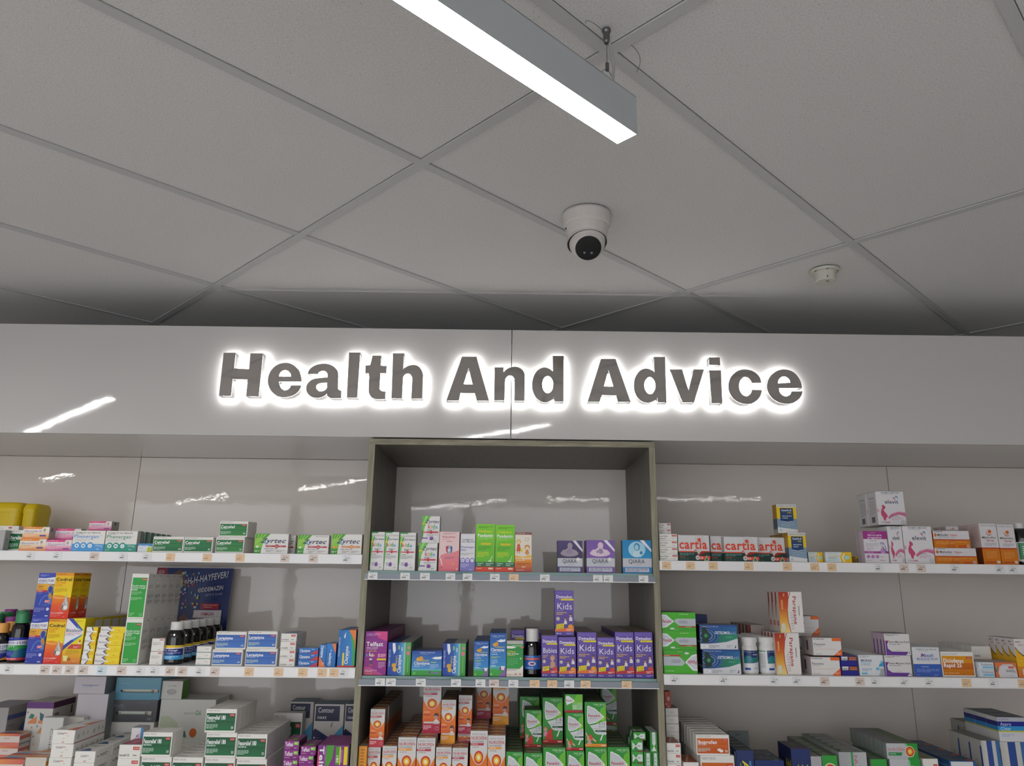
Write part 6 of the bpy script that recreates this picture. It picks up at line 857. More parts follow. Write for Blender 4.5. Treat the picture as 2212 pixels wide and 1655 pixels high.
GROUPS = ["grey-white boxes seen side-on at the photo's left edge on the upper left shelf", 'dark green and white tablet boxes on the upper left shelf', 'orange and white tablet boxes on the upper left shelf', 'front pink tablet boxes on the upper left shelf', 'pink tablet boxes on the upper left shelf', 'highest pink tablet boxes on the upper left shelf', 'white boxes with light blue band on the upper left shelf', 'white boxes with teal band on the upper left shelf', 'thin green and white boxes on the upper left shelf', 'tiny blue and yellow tablet boxes on the upper left shelf', 'mid-green and white tablet boxes on the upper left shelf', 'pale-sided green boxes on the upper left shelf', 'white boxes with green sunburst and red bar on the upper left shelf', 'white boxes with green sunburst on the upper left shelf', 'white boxes with green sunburst and orange bar on the upper left shelf', 'small white boxes with red marks on the upper left shelf', 'tall blue cough syrup cartons on the middle left shelf', 'yellow and red syrup cartons on the middle left shelf', 'tall yellow syrup cartons with white arrow on the middle left shelf', 'yellow and white sided syrup cartons on the middle left shelf', 'small yellow tablet boxes on the middle left shelf', 'long flat yellow tablet boxes on the middle left shelf', 'tall green and white syrup cartons on the middle left shelf', 'small white tablet boxes on the middle left shelf', 'thin white boxes with teal line on the middle left shelf', 'blue and white tablet boxes on the middle left shelf', 'small end-on white tablet boxes on the middle left shelf', 'small bright blue boxes with red corner on the middle left shelf', 'narrow upright blue boxes with orange foot on the middle left shelf', 'upright blue boxes with orange top corner on the middle left shelf', 'large upright blue, green and orange boxes on the middle left shelf', 'large white cartons with blue wording on the lower left shelf', 'large white cartons on the lower left shelf', 'dark grey pen boxes on the lower left shelf', 'cyan pen boxes on the lower left shelf', 'plain white cartons on the lower left shelf', 'large white boxes with orange egg shape on the lower left shelf', 'small white boxes with green side on the lower left shelf', 'white boxes with purple top band on the lower left shelf', 'grey boxes with blue stripe on the lower left shelf', 'plain pale upright boxes on the lower left shelf', 'plain white boxes on the lower left shelf', 'end-on flat white tablet boxes on the lower left shelf', 'end-on white tablet boxes on the lower left shelf', 'flat white and red tablet packet group on the lower left shelf', 'flat white and orange tablet packet group on the lower left shelf', 'raised red and white tablet packet group on the lower left shelf', 'end-on white boxes with red top on the lower left shelf', 'upright white boxes with blue strip on the lower left shelf', 'dark green and white tablet boxes on the lower left shelf', 'white boxes with green panel on the lower left shelf', 'tall white and navy meter boxes on the lower left shelf', 'small purple and green tablet boxes on the lower left shelf', 'large purple boxes on its end on the lower left shelf', 'tall white allergy syrup cartons with coloured letters in the tall unit', 'square white cartons with green sunburst in the tall unit', 'pink syrup cartons in the tall unit', 'white and violet syrup cartons in the tall unit', 'lime green syrup cartons in the tall unit', 'white and orange cartons with drawn children in the tall unit', 'dark purple boxes with baby picture in the tall unit', 'light purple boxes with baby picture in the tall unit', 'bright blue boxes with mother picture in the tall unit', "purple children's syrup cartons in the tall unit", 'blue and green chewable boxes stood on end in the tall unit', 'blue and green chewable boxes lying landscape in the tall unit', "short blue children's syrup cartons in the tall unit", "tall blue children's syrup cartons in the tall unit", "green and white children's cartons in the tall unit", 'purple baby syrup cartons in the tall unit', "short purple and orange children's syrup cartons in the tall unit", 'purple and orange syrup cartons in the tall unit', "tall purple and orange children's syrup cartons in the tall unit", "short purple and red children's syrup cartons in the tall unit", "tall purple and red children's syrup cartons in the tall unit", "orange and white children's pain cartons in the tall unit", 'narrow plain orange cartons in the tall unit', "green and white children's pain cartons in the tall unit", 'short green cartons lying face out in the tall unit', 'small end-on green tablet boxes in the tall unit', 'upright green and white slim boxes in the tall unit', 'thin white tablet boxes on the upper right shelf', 'thin white tablet boxes set back on the upper right shelf', 'white and dark green boxes with orange lettering on the upper right shelf', 'yellow and blue vitamin boxes on the upper right shelf', 'small pale boxes end on the upper right shelf', 'low white and yellow vitamin boxes on the upper right shelf', 'tiny gold boxes on the upper right shelf', 'magenta and white supplement boxes on the upper right shelf', 'narrow white boxes with pink pregnant figure on the upper right shelf', 'wide white boxes with pink pregnant figure on the upper right shelf', 'white supplement boxes on the upper right shelf', 'long orange and white tablet boxes on the upper right shelf', 'small orange and white boxes on the upper right shelf', 'tall orange and white syrup cartons on the upper right shelf', 'green and grey tablet boxes on the middle right shelf', 'green and grey tablet boxes placed upside down on the middle right shelf', 'dark blue boxes on the middle right shelf', 'blue and teal tablet boxes on the middle right shelf', 'white boxes with brown edge on the middle right shelf', 'white and red-orange boxes stood on end on the middle right shelf', 'white boxes with orange corner on the middle right shelf', 'small dark blue boxes with silver patch on the middle right shelf', 'white and pale blue migraine tablet boxes on the middle right shelf', 'white boxes with purple curve on the middle right shelf', 'white and blue migraine boxes on the middle right shelf', 'orange and white tablet boxes on the middle right shelf', 'small white boxes with blue stripe on the middle right shelf', 'orange and white boxes upside down on the middle right shelf', 'tall white and yellow boxes on the middle right shelf', 'plain white boxes on the middle right shelf', 'end-on white tablet boxes with red top on the lower right shelf', 'plain end-on white boxes on the lower right shelf', 'small red boxes standing on the lower right shelf', 'end-on white boxes with red top on the lower right shelf', 'orange and white painkiller boxes on the lower right shelf', 'dark blue and yellow boxes stood on end on the lower right shelf', 'grey plastic display card group on the lower right shelf', 'dark blue boxes lying flat on the lower right shelf', 'large dark blue and yellow boxes on the lower right shelf', 'narrow grey boxes with red wording on the lower right shelf', 'green boxes with orange target circle on the lower right shelf', 'grey boxes with sideways red wording on the lower right shelf', 'grey and green boxes with orange target circle on the lower right shelf', 'green boxes with dull sides on the lower right shelf', 'end-on white boxes with olive top on the lower right shelf', 'large blue boxes with white label on the lower right shelf', 'tall white boxes with blue strip on the lower right shelf', 'tall white and blue boxes on the lower right shelf', 'white boxes with navy and cyan bands on the lower right shelf', 'pale boxes with blue edge on the lower right shelf']
PHRASES = ["grey-white box seen side-on at the photo's left edge", 'beside the dark green box', 'dark green and white tablet box', 'half hidden behind the orange boxes', 'orange and white tablet box', 'on the upper left shelf', 'front pink tablet box', 'beside the orange stack and blue box', 'pink tablet box', 'raised behind the front pink box', 'highest pink tablet box', 'seen above the blue and teal boxes', 'white box with light blue band', 'beside the teal banded box', 'white box with teal band', 'between the light blue and dark green boxes', 'thin green and white box', 'behind the small blue box', 'tiny blue and yellow tablet box', 'before the thin green boxes', 'beside the tiny blue and yellow box', 'between two green boxes, left of the high stack', 'mid-green and white tablet box', 'beside the leftmost sunburst box', 'pale-sided green box', 'behind the topmost mid-green box', 'behind the bottom mid-green box', 'white box with green sunburst and red bar', 'beside the green stack', 'white box with green sunburst', 'behind the left sunburst box', 'middle one of the sunburst boxes', 'white box with green sunburst and orange bar', 'at the shelf end by the wooden post', 'small white box with red marks', 'above the dark green box', 'tall blue cough syrup carton', 'by the yellow and red cartons', 'yellow and red syrup carton', 'under the upper yellow and red row', 'stacked on the lower cartons', 'tall yellow syrup carton with white arrow', 'beside the small yellow boxes', 'yellow and white sided syrup carton', 'behind the white arrow carton', 'small yellow tablet box', 'between the yellow carton and the long yellow boxes', 'long flat yellow tablet box', 'beside the tall green carton', 'tall green and white syrup carton', 'beside the long yellow boxes', 'small white tablet box', 'between the green cartons and dark bottles', 'thin white box with teal line', 'between the dark bottles and blue boxes', 'blue and white tablet box', 'bottom left of the four blue boxes', 'bottom right of the four blue boxes', 'top left of the four blue boxes', 'top right of the four blue boxes', 'small end-on white tablet box', 'beside the four blue boxes', 'at the back beyond the front white stack', 'small bright blue box with red corner', 'near the post', 'narrow upright blue box with orange foot', 'between other blue boxes', 'upright blue box with orange top corner', 'beside the large blue box', 'large upright blue, green and orange box', 'against the wooden post', 'large white carton with blue wording', 'under the other large white carton', 'large white carton', 'high under the shelf, left of the cyan pen box', 'dark grey pen box', 'under the cyan pen box', 'cyan pen box', 'on the dark grey pen box', 'plain white carton', 'under the dark grey pen box', 'large white box with orange egg shape', 'behind the dark green tablet boxes', 'small white box with green side', 'on the large white device box', 'white box with purple top band', 'behind the plain white upright box', 'grey box with blue stripe', "at the photo's left edge behind the red packets", 'plain pale upright box', 'before the purple banded box', 'plain white box', 'before the large white cartons', 'end-on flat white tablet box', 'in the left white stack', 'end-on white tablet box', 'between white stack and dark green boxes', 'flat white and red tablet packet', 'at the lower left corner', 'flat white and orange tablet packet', 'before the white boxes, lower left', 'raised red and white tablet packet', 'at the left edge', 'end-on white box with red top', 'left of the dark green boxes', 'upright white box with blue strip', 'behind the red topped white stack', 'above the left column', 'in the leftmost bottom column', 'in the second bottom column', 'in the topmost layer', 'in the middle layer', 'in the third bottom column', 'near the purple boxes', 'in the fourth bottom column', 'white box with green panel', 'standing behind the dark green rows', 'tall white and navy meter box', 'leftmost of three', 'middle of three', 'rightmost of three, cut by the post', 'small purple and green tablet box', 'in the left purple stack', 'in the second purple stack', 'under the second purple stack', 'large purple box on its end', 'beside the wooden post', 'tall white allergy syrup carton with coloured letters', 'nearest the left post', 'second from the left post', 'third from the left post', 'square white carton with green sunburst', 'left of the pink carton', "perched highest on the tall unit's upper shelf", 'pink syrup carton', 'between the sunburst cartons and the violet one', 'white and violet syrup carton', 'between pink and lime green cartons', 'lime green syrup carton', 'left one of two', 'right one of two, beside the child drawing carton', 'white and orange carton with drawn children', 'beside the lime green cartons', 'dark purple box with baby picture', 'leftmost of the three picture boxes', 'light purple box with baby picture', 'middle of the three picture boxes', 'bright blue box with mother picture', 'by the right post', "purple children's syrup carton", 'by the left post', 'blue and green chewable box stood on end', 'beside the purple syrup cartons', 'blue and green chewable box lying landscape', 'between the two upright rows', 'right of the landscape boxes', "short blue children's syrup carton", 'left of the taller blue one', "tall blue children's syrup carton", 'beside the green carton', "green and white children's carton", 'beside the dark bottle', 'purple baby syrup carton', 'behind the green carton', 'behind the dark bottle', "short purple and orange children's syrup carton", 'under the perched carton', 'purple and orange syrup carton', 'perched highest on the middle shelf', "tall purple and orange children's syrup carton", 'third of the front row', "short purple and red children's syrup carton", 'between taller ones', "tall purple and red children's syrup carton", 'second from the right post', 'touching the right post', "orange and white children's pain carton", 'upper layer by the left post', 'lower layer by the left post', 'narrow plain orange carton', 'squeezed against the left post', 'second lower column, orange stripe', 'third column, tall with orange stripe', 'fourth column, tall with red stripe', 'highest with mother and baby picture', 'upper layer, orange stripe, beside the highest', 'upper layer with red stripe, set back', 'shaded at the top under the glass shelf', 'top right under the glass shelf', 'short fifth column, orange stripe', 'short sixth column, red stripe', 'tall seventh column, red stripe', 'tall eighth column beside green cartons', "green and white children's pain carton", 'first lower column, beside orange cartons', 'second lower column', 'third lower column', 'fourth lower column', 'fifth lower column', 'sixth lower column', 'left in the upper layer', 'shaded and far left of the upper layer', 'tallest left in the upper layer', 'under the short landscape carton', 'short green carton lying face out', 'on top of the green upper layer', 'with orange foot in the upper layer', "shaded at the upper layer's right", 'small end-on green tablet box', 'right of the green carton columns', 'askew atop the small green stack', 'upright green and white slim box', 'touching the right post, lower one', 'standing on the slim boxes by the right post', 'thin white tablet box', 'in the stack by the wooden post', 'thin white tablet box set back', 'atop the stack by the post', 'white and dark green box with orange lettering', 'leftmost of four', 'second from left, half covered', 'third from left, unobstructed', 'rightmost of four', 'yellow and blue vitamin box', 'beside the orange lettered boxes', 'perched on the yellow row', 'small pale box end', 'left of the white and yellow box', 'low white and yellow vitamin box', 'right of the yellow and blue boxes', 'tiny gold box', 'left of the magenta box', 'magenta and white supplement box', 'left of the white boxes with pink figures', 'narrow white box with pink pregnant figure', 'between magenta and wide boxes', 'wide white box with pink pregnant figure', 'lower one, beside orange boxes', 'on top of the others', 'white supplement box', 'behind the narrow pink figure box', 'long orange and white tablet box', 'bottom one of two', 'top one of two', 'small orange and white box', 'peeking above the long orange boxes', 'tall orange and white syrup carton', 'right one of two, by the dark bottle', 'green and grey tablet box', 'above the upside-down one', 'green and grey tablet box placed upside down', "at the stack's foot by the post", 'dark blue box', 'behind the green and grey stack', 'blue and teal tablet box', 'right of the green stack', 'white box with brown edge', 'behind the pill bottles', 'white and red-orange box stood on end', 'lower one', 'upper one', 'white box with orange corner', 'bottom of the pair', 'top of the pair', 'set back and highest', 'hidden low behind the pair', 'small dark blue box with silver patch', 'right of the orange cornered boxes', 'white and pale blue migraine tablet box', 'right of the small dark blue boxes', 'white box with purple curve', 'bottom one beneath the row', 'in the upper row', 'white and blue migraine box', 'between purple curve and orange boxes', 'right of the white and blue box', 'small white box with blue stripe', 'right of the orange box', 'orange and white box upside down', 'before the tall yellow boxes', 'tall white and yellow box', 'at the right edge', 'behind the small white and blue stack', 'end-on white tablet box with red top', 'lower stack by the post', 'plain end-on white box', 'set-back stack by the post', 'small red box standing', 'on the plain white stack', 'beside the lower stack', 'orange and white painkiller box', 'in the lower layer', 'in the upper layer', 'dark blue and yellow box stood on end', 'right of the orange ones', 'grey plastic display card', 'behind the dark blue boxes', 'dark blue box lying flat', 'between the two dark blue stands', 'large dark blue and yellow box', 'right one, showing its left side', 'narrow grey box with red wording', 'beside the large dark blue box', 'green box with orange target circle', 'front one beside the grey upright box', 'grey box with sideways red wording', 'between two green sided boxes', 'grey and green box with orange target circle', 'green box with dull sides', 'left of the orange circle box', 'end-on white box with olive top', 'left of the large blue box', 'large blue box with white label', 'left of the white effervescent boxes', 'tall white box with blue strip', 'under the navy banded boxes', 'tall white and blue box', 'at the right edge, under the banded boxes', 'white box with navy and cyan bands', 'topmost at the right edge', 'pale box with blue edge', 'behind the tall white boxes', 'under at the left edge', 'under set-back stack by the post', 'under upper layer with red stripe, set back', "under shaded at the upper layer's right", 'under raised behind the front pink box', 'under seen above the blue and teal boxes', 'under above the dark green box', 'under peeking above the long orange boxes']
BOXES = """
0|-17227,26000,17415,290,300,671|0||1|0
1|-17101,26350,17415,1046,300,700|2||3|1
2|-16408,26010,17415,893,300,395|4|bottom|5|2
2|-16360,26005,17812,893,300,395|4|top|5|2
3|-15511,26000,17415,862,300,373|6||7|3
3|-15461,26340,17809,877,300,370|8||9|4
3|-14377,26400,18136,771,500,311|10||11|5
4|-14642,26000,17415,1079,250,690|12||13|6
5|-13543,26000,17415,1064,250,688|14||15|7
6|-13060,26400,17415,436,350,715|16|front|17|8
6|-13050,26830,17415,436,350,715|16|second back|17|8
6|-13050,27260,17415,436,350,715|16|third back|17|8
6|-13050,27690,17415,436,350,715|16|fourth back|17|8
6|-13050,28120,17415,436,350,715|16|fifth back|17|8
6|-13050,28550,17415,436,350,715|16|rearmost|17|8
7|-12426,26000,17415,476,200,284|18||19|9
8|-11933,26000,17415,1034,300,523|2||20|1
9|-10885,26000,17415,965,300,519|2||21|1
10|-9821,26000,17415,958,900,530|22|bottom|23|10
10|-9757,26015,17947,958,900,530|22|top|23|10
11|-9834,27400,18007,752,400,553|24||25|11
12|-9863,27050,17415,948,600,590|24||26|11
13|-8517,26000,17415,1129,300,655|27||28|12
13|-8412,26550,17415,1121,300,642|29||30|13
14|-7073,26000,17415,1052,300,625|27||31|12
15|-5924,26000,17415,1021,300,669|32||33|14
16|-18022,27200,18145,745,300,159|34||35|15
17|-15574,26000,13860,559,550,1419|36|bottom|37|16
17|-15574,26015,15281,559,550,1419|36|top|37|16
18|-14991,26000,13860,570,550,1383|38||39|17
18|-15006,26000,15255,598,530,1462|38|front|40|17
18|-15011,26550,15255,598,530,1462|38|second back|40|17
19|-14407,26000,13860,607,550,1404|41||42|18
20|-14750,26620,13860,622,570,1373|43|front|44|19
20|-14750,27200,13860,622,570,1373|43|second back|44|19
20|-14750,27780,13860,622,570,1373|43|third back|44|19
20|-14750,28360,13860,622,570,1373|43|fourth back|44|19
20|-14750,28940,13860,622,570,1373|43|fifth back|44|19
20|-14750,29520,13860,622,570,1373|43|rearmost|44|19
21|-13758,26015,13860,369,400,284|45|bottom|46|20
21|-13742,26010,14146,369,400,284|45|third down|46|20
21|-13742,26005,14432,369,400,284|45|second down|46|20
21|-13726,26000,14718,369,400,284|45|top|46|20
22|-13333,26010,13860,794,300,191|47|bottom|48|21
22|-13333,26005,14053,794,300,191|47|fifth down|48|21
22|-13317,26000,14246,794,300,191|47|fourth down|48|21
22|-13317,26015,14440,794,300,191|47|third down|48|21
22|-13301,26010,14633,794,300,191|47|second down|48|21
22|-13269,26005,14826,794,300,191|47|top|48|21
23|-12477,26000,13860,563,522,1426|49|bottom front|50|22
23|-12482,26532,13860,563,522,1426|49|bottom second back|50|22
23|-12482,27063,13860,563,522,1426|49|bottom third back|50|22
23|-12482,27595,13860,563,522,1426|49|bottom fourth back|50|22
23|-12482,28126,13860,563,522,1426|49|bottom rearmost|50|22
23|-12477,26000,15288,563,522,1426|49|top front|50|22
23|-12477,26532,15288,563,522,1426|49|top second back|50|22
23|-12477,27063,15288,563,522,1426|49|top third back|50|22
23|-12477,27595,15288,563,522,1426|49|top fourth back|50|22
23|-12477,28126,15288,563,522,1426|49|top rearmost|50|22
24|-11557,26000,13860,407,600,406|51|bottom|52|23
24|-11557,26015,14268,407,600,406|51|top|52|23
25|-10064,26015,13860,474,700,195|53|bottom|54|24
25|-10064,26010,14057,474,700,195|53|middle|54|24
25|-10064,26005,14254,474,700,195|53|top|54|24
26|-9541,26000,13860,983,350,497|55||56|25
27|-8465,26000,13860,1028,350,537|55||57|25
26|-9479,26000,14359,988,350,551|55||58|25
27|-8445,26000,14399,959,350,536|55||59|25
28|-7359,26010,13860,505,1100,251|60|bottom|61|26
28|-7359,26005,14113,505,1100,251|60|third down|61|26
28|-7359,26000,14367,505,1100,251|60|second down|61|26
28|-7359,26015,14620,505,1100,251|60|top|61|26
28|-7783,27505,13860,534,1300,227|60|bottom|62|26
28|-7783,27500,14089,534,1300,227|60|third down|62|26
28|-7783,27515,14317,534,1300,227|60|second down|62|26
28|-7783,27510,14546,534,1300,227|60|top|62|26
29|-6746,26000,13860,632,800,188|63|bottom|64|27
29|-6746,26015,14050,632,800,188|63|middle|64|27
29|-6746,26010,14240,632,800,188|63|top|64|27
30|-6073,26000,13860,221,900,673|65||66|28
31|-5841,26000,13860,303,900,712|67||68|29
32|-5476,26000,13860,566,600,1141|69|front|70|30
32|-5476,26620,13860,566,600,1141|69|second back|70|30
32|-5476,27240,13860,566,600,1141|69|rearmost|70|30
33|-15171,28800,10280,1094,480,2292|71||72|31
33|-15353,28800,12574,1110,1600,584|73||74|32
34|-14262,29300,11577,1732,1200,740|75||76|33
35|-14111,29300,12318,1613,1200,751|77||78|34
36|-14145,29300,10280,1578,1200,1295|79||80|35
37|-12462,29400,10280,1992,1400,2057|81||82|36
38|-12488,29400,12339,750,600,620|83||84|37
39|-16728,28500,10280,925,1400,2044|85||86|38
40|-18234,28200,10280,1069,1700,1908|87||88|39
41|-15603,27600,10280,705,300,1704|89||90|40
42|-15231,28400,10280,599,300,1578|91||92|41
43|-14311,26000,10280,703,938,401|93|bottom front|94|42
43|-14306,26948,10280,703,938,401|93|bottom second back|94|42
43|-14311,26000,10683,703,938,401|93|third down front|94|42
43|-14301,26948,10683,703,938,401|93|third down second back|94|42
43|-14295,26000,11085,703,938,401|93|second down front|94|42
43|-14305,26948,11085,703,938,401|93|second down second back|94|42
43|-14311,26000,11488,703,938,401|93|top front|94|42
43|-14316,26948,11488,703,938,401|93|top second back|94|42
44|-13520,26000,10280,645,1050,331|95|bottom front|96|43
44|-13525,27060,10280,645,1050,331|95|bottom second back|96|43
44|-13525,28120,10280,645,1050,331|95|bottom rearmost|96|43
44|-13520,26000,10613,645,1050,331|95|middle front|96|43
44|-13520,27060,10613,645,1050,331|95|middle second back|96|43
44|-13520,28120,10613,645,1050,331|95|middle rearmost|96|43
44|-13520,26000,10947,645,1050,331|95|top front|96|43
44|-13515,27060,10947,645,1050,331|95|top second back|96|43
44|-13515,28120,10947,645,1050,331|95|top rearmost|96|43
45|-15941,26000,10280,862,600,750|97|front|98|44
45|-15931,26620,10280,862,600,750|97|second back|98|44
46|-15046,26000,10280,660,700,811|99|front|100|45
46|-15046,26720,10280,660,700,811|99|second back|100|45
45|-17144,27800,11044,752,600,385|101||102|46
47|-12162,26000,10280,689,1000,399|103|bottom|104|47
47|-12162,26015,10681,689,1000,399|103|middle|104|47
47|-12162,26010,11081,689,1000,399|103|top|104|47
48|-12343,27100,10280,389,500,1505|105||106|48
49|-11454,26000,11143,932,161,709|2|front|107|49
49|-11444,26166,11143,932,161,709|2|second back|107|49
49|-11444,26333,11143,932,161,709|2|third back|107|49
49|-11444,26499,11143,932,161,709|2|fourth back|107|49
49|-11444,26666,11143,932,161,709|2|rearmost|107|49
49|-11411,26000,10280,947,400,861|2|front|108|49
49|-11411,26405,10280,947,400,861|2|second back|108|49
49|-11411,26810,10280,947,400,861|2|third back|108|49
49|-11411,27215,10280,947,400,861|2|fourth back|108|49
49|-11411,27620,10280,947,400,861|2|rearmost|108|49
50|-10431,26000,10280,948,420,857|2|front|109|49
50|-10441,26425,10280,948,420,857|2|second back|109|49
50|-10441,26850,10280,948,420,857|2|third back|109|49
50|-10441,27275,10280,948,420,857|2|fourth back|109|49
50|-10441,27700,10280,948,420,857|2|fifth back|109|49
50|-10441,28125,10280,948,420,857|2|sixth back|109|49
50|-10441,28550,10280,948,420,857|2|rearmost|109|49
50|-9537,26000,11861,977,389,699|2|front|110|49
50|-9532,26394,11861,977,389,699|2|second back|110|49
50|-9532,26788,11861,977,389,699|2|third back|110|49
50|-9532,27183,11861,977,389,699|2|fourth back|110|49
50|-9532,27577,11861,977,389,699|2|rearmost|110|49
50|-9454,26000,11136,969,420,722|2|front|111|49
50|-9459,26425,11136,969,420,722|2|second back|111|49
50|-9459,26850,11136,969,420,722|2|third back|111|49
50|-9459,27275,11136,969,420,722|2|fourth back|111|49
50|-9459,27700,11136,969,420,722|2|rearmost|111|49
50|-9422,26000,10280,948,420,854|2|front|112|49
50|-9412,26425,10280,948,420,854|2|second back|112|49
51|-8471,26000,11106,948,438,722|2|front|113|49
51|-8471,26443,11106,948,438,722|2|second back|113|49
51|-8471,26885,11106,948,438,722|2|third back|113|49
51|-8471,27328,11106,948,438,722|2|fourth back|113|49
51|-8471,27771,11106,948,438,722|2|fifth back|113|49
51|-8471,28213,11106,948,438,722|2|rearmost|113|49
51|-8421,26000,10280,948,500,824|2|front|114|49
51|-8431,26505,10280,948,500,824|2|second back|114|49
51|-8431,27010,10280,948,500,824|2|third back|114|49
51|-8431,27515,10280,948,500,824|2|fourth back|114|49
51|-8431,28020,10280,948,500,824|2|fifth back|114|49
51|-8431,28525,10280,948,500,824|2|rearmost|114|49
52|-8330,29300,10280,1050,480,1660|115||116|50
53|-7899,29800,10280,879,450,1963|117|front|118|51
53|-7904,30280,10280,879,450,1963|117|second back|118|51
53|-6795,29000,10280,1051,450,2013|117|front|119|51
53|-6785,29480,10280,1051,450,2013|117|second back|119|51
53|-5708,29000,10280,834,450,2024|117|front|120|51
53|-5708,29480,10280,834,450,2024|117|second back|120|51
54|-6980,26010,10280,459,1000,271|121|bottom|122|52
54|-6964,26005,10553,459,1000,271|121|fourth down|122|52
54|-6964,26000,10826,459,1000,271|121|third down|122|52
54|-6964,26015,11099,459,1000,271|121|second down|122|52
54|-6964,26010,11372,459,1000,271|121|top|122|52
54|-6488,26005,10964,475,1000,265|121|bottom|123|52
54|-6440,26000,11231,475,1000,265|121|top|123|52
54|-6459,26000,10280,473,1000,682|121||124|52
55|-5895,26000,10280,980,400,1250|125|front|126|53
55|-5885,26410,10280,980,400,1250|125|second back|126|53
55|-5885,26820,10280,980,400,1250|125|third back|126|53
55|-5885,27230,10280,980,400,1250|125|rearmost|126|53
56|-4601,26000,16905,460,500,1268|127||128|54
56|-4129,26000,16905,467,500,1273|127||129|54
56|-3635,26000,16905,545,500,1256|127||130|54
57|-2977,26000,16905,622,500,919|131||132|55
57|-2918,26100,17826,610,400,902|131||133|55
58|-2298,26000,16905,679,550,1302|134||135|56
59|-1584,26000,16905,499,500,1242|136||137|57
60|-1065,26000,16905,638,550,1573|138||139|58
60|-407,26000,16905,646,550,1550|138||140|58
61|258,26000,16905,569,500,1310|141||142|59
62|1691,26000,16905,840,400,1052|143||144|60
63|2666,26000,16905,949,350,1079|145|front|146|61
63|2656,26360,16905,949,350,1079|145|second back|146|61
64|3882,26000,16905,973,350,1093|147||148|62
65|-4608,26000,13625,721,700,1343|149|front|150|63
65|-4613,26740,13625,721,700,1343|149|second back|150|63
65|-4613,27480,13625,721,700,1343|149|third back|150|63
65|-4613,28220,13625,721,700,1343|149|fourth back|150|63
65|-4613,28960,13625,721,700,1343|149|fifth back|150|63
65|-4613,29700,13625,721,700,1343|149|rearmost|150|63
66|-3838,26000,13625,743,363,1006|151|front|152|64
66|-3828,26373,13625,743,363,1006|151|second back|152|64
66|-3828,26746,13625,743,363,1006|151|third back|152|64
66|-3828,27120,13625,743,363,1006|151|fourth back|152|64
66|-3828,27493,13625,743,363,1006|151|fifth back|152|64
66|-3828,27866,13625,743,363,1006|151|sixth back|152|64
66|-3828,28239,13625,743,363,1006|151|seventh back|152|64
66|-3828,28613,13625,743,363,1006|151|eighth back|152|64
66|-3828,28986,13625,743,363,1006|151|rearmost|152|64
67|-3059,26000,13625,975,300,759|153|front|154|65
67|-3059,26310,13625,975,300,759|153|second back|154|65
67|-3059,26620,13625,975,300,759|153|third back|154|65
67|-3059,26930,13625,975,300,759|153|rearmost|154|65
66|-2057,26000,13625,744,294,997|151|front|155|64
66|-2067,26304,13625,744,294,997|151|second back|155|64
66|-2067,26609,13625,744,294,997|151|third back|155|64
66|-2067,26913,13625,744,294,997|151|fourth back|155|64
66|-2067,27218,13625,744,294,997|151|fifth back|155|64
66|-2067,27522,13625,744,294,997|151|sixth back|155|64
66|-2067,27826,13625,744,294,997|151|rearmost|155|64
68|-1045,26000,13625,481,420,1078|156|front|157|66
68|-1040,26440,13625,481,420,1078|156|second back|157|66
68|-1040,26880,13625,481,420,1078|156|third back|157|66
68|-1040,27320,13625,481,420,1078|156|fourth back|157|66
68|-1040,27760,13625,481,420,1078|156|fifth back|157|66
68|-1040,28200,13625,481,420,1078|156|rearmost|157|66
68|-531,26000,13625,527,480,1329|158|front|159|67
68|-536,26500,13625,527,480,1329|158|second back|159|67
68|-536,27000,13625,527,480,1329|158|third back|159|67
68|-536,27500,13625,527,480,1329|158|fourth back|159|67
68|-536,28000,13625,527,480,1329|158|rearmost|159|67
69|23,26000,13625,535,500,1104|160||161|68
70|161,27200,13625,467,480,1351|162|front|163|69
70|161,27690,13625,467,480,1351|162|second back|163|69
70|161,28180,13625,467,480,1351|162|rearmost|163|69
70|663,27200,13625,483,480,1387|162|front|164|69
70|653,27690,13625,483,480,1387|162|second back|164|69
70|653,28180,13625,483,480,1387|162|rearmost|164|69
70|1160,26000,13625,520,480,1275|162|front|161|69
70|1165,26510,13625,520,480,1275|162|second back|161|69
70|1165,27020,13625,520,480,1275|162|third back|161|69
70|1165,27530,13625,520,480,1275|162|fourth back|161|69
70|1165,28040,13625,520,480,1275|162|fifth back|161|69
70|1165,28550,13625,520,480,1275|162|rearmost|161|69
71|1707,26000,13625,565,480,1238|165|front|166|70
71|1702,26490,13625,565,480,1238|165|second back|166|70
72|1599,26000,14902,618,480,1423|167||168|71
72|2320,26000,13625,632,520,1389|169|front|170|72
72|2320,26540,13625,632,520,1389|169|second back|170|72
72|2320,27080,13625,632,520,1389|169|third back|170|72
72|2320,27620,13625,632,520,1389|169|fourth back|170|72
72|2320,28160,13625,632,520,1389|169|fifth back|170|72
72|2320,28700,13625,632,520,1389|169|rearmost|170|72
73|2972,26000,13625,573,480,1229|171|front|172|73
73|2962,26510,13625,573,480,1229|171|second back|172|73
73|2962,27020,13625,573,480,1229|171|third back|172|73
73|2962,27530,13625,573,480,1229|171|fourth back|172|73
73|2962,28040,13625,573,480,1229|171|fifth back|172|73
73|2962,28550,13625,573,480,1229|171|rearmost|172|73
74|3563,26000,13625,610,520,1403|173|front|174|74
74|3568,26540,13625,610,520,1403|173|second back|174|74
74|3568,27080,13625,610,520,1403|173|third back|174|74
74|3568,27620,13625,610,520,1403|173|fourth back|174|74
74|3568,28160,13625,610,520,1403|173|fifth back|174|74
74|3568,28700,13625,610,520,1403|173|sixth back|174|74
74|3568,29240,13625,610,520,1403|173|rearmost|174|74
74|4200,26000,13625,588,520,1410|173|front|175|74
74|4195,26540,13625,588,520,1410|173|second back|175|74
74|4195,27080,13625,588,520,1410|173|third back|175|74
74|4195,27620,13625,588,520,1410|173|fourth back|175|74
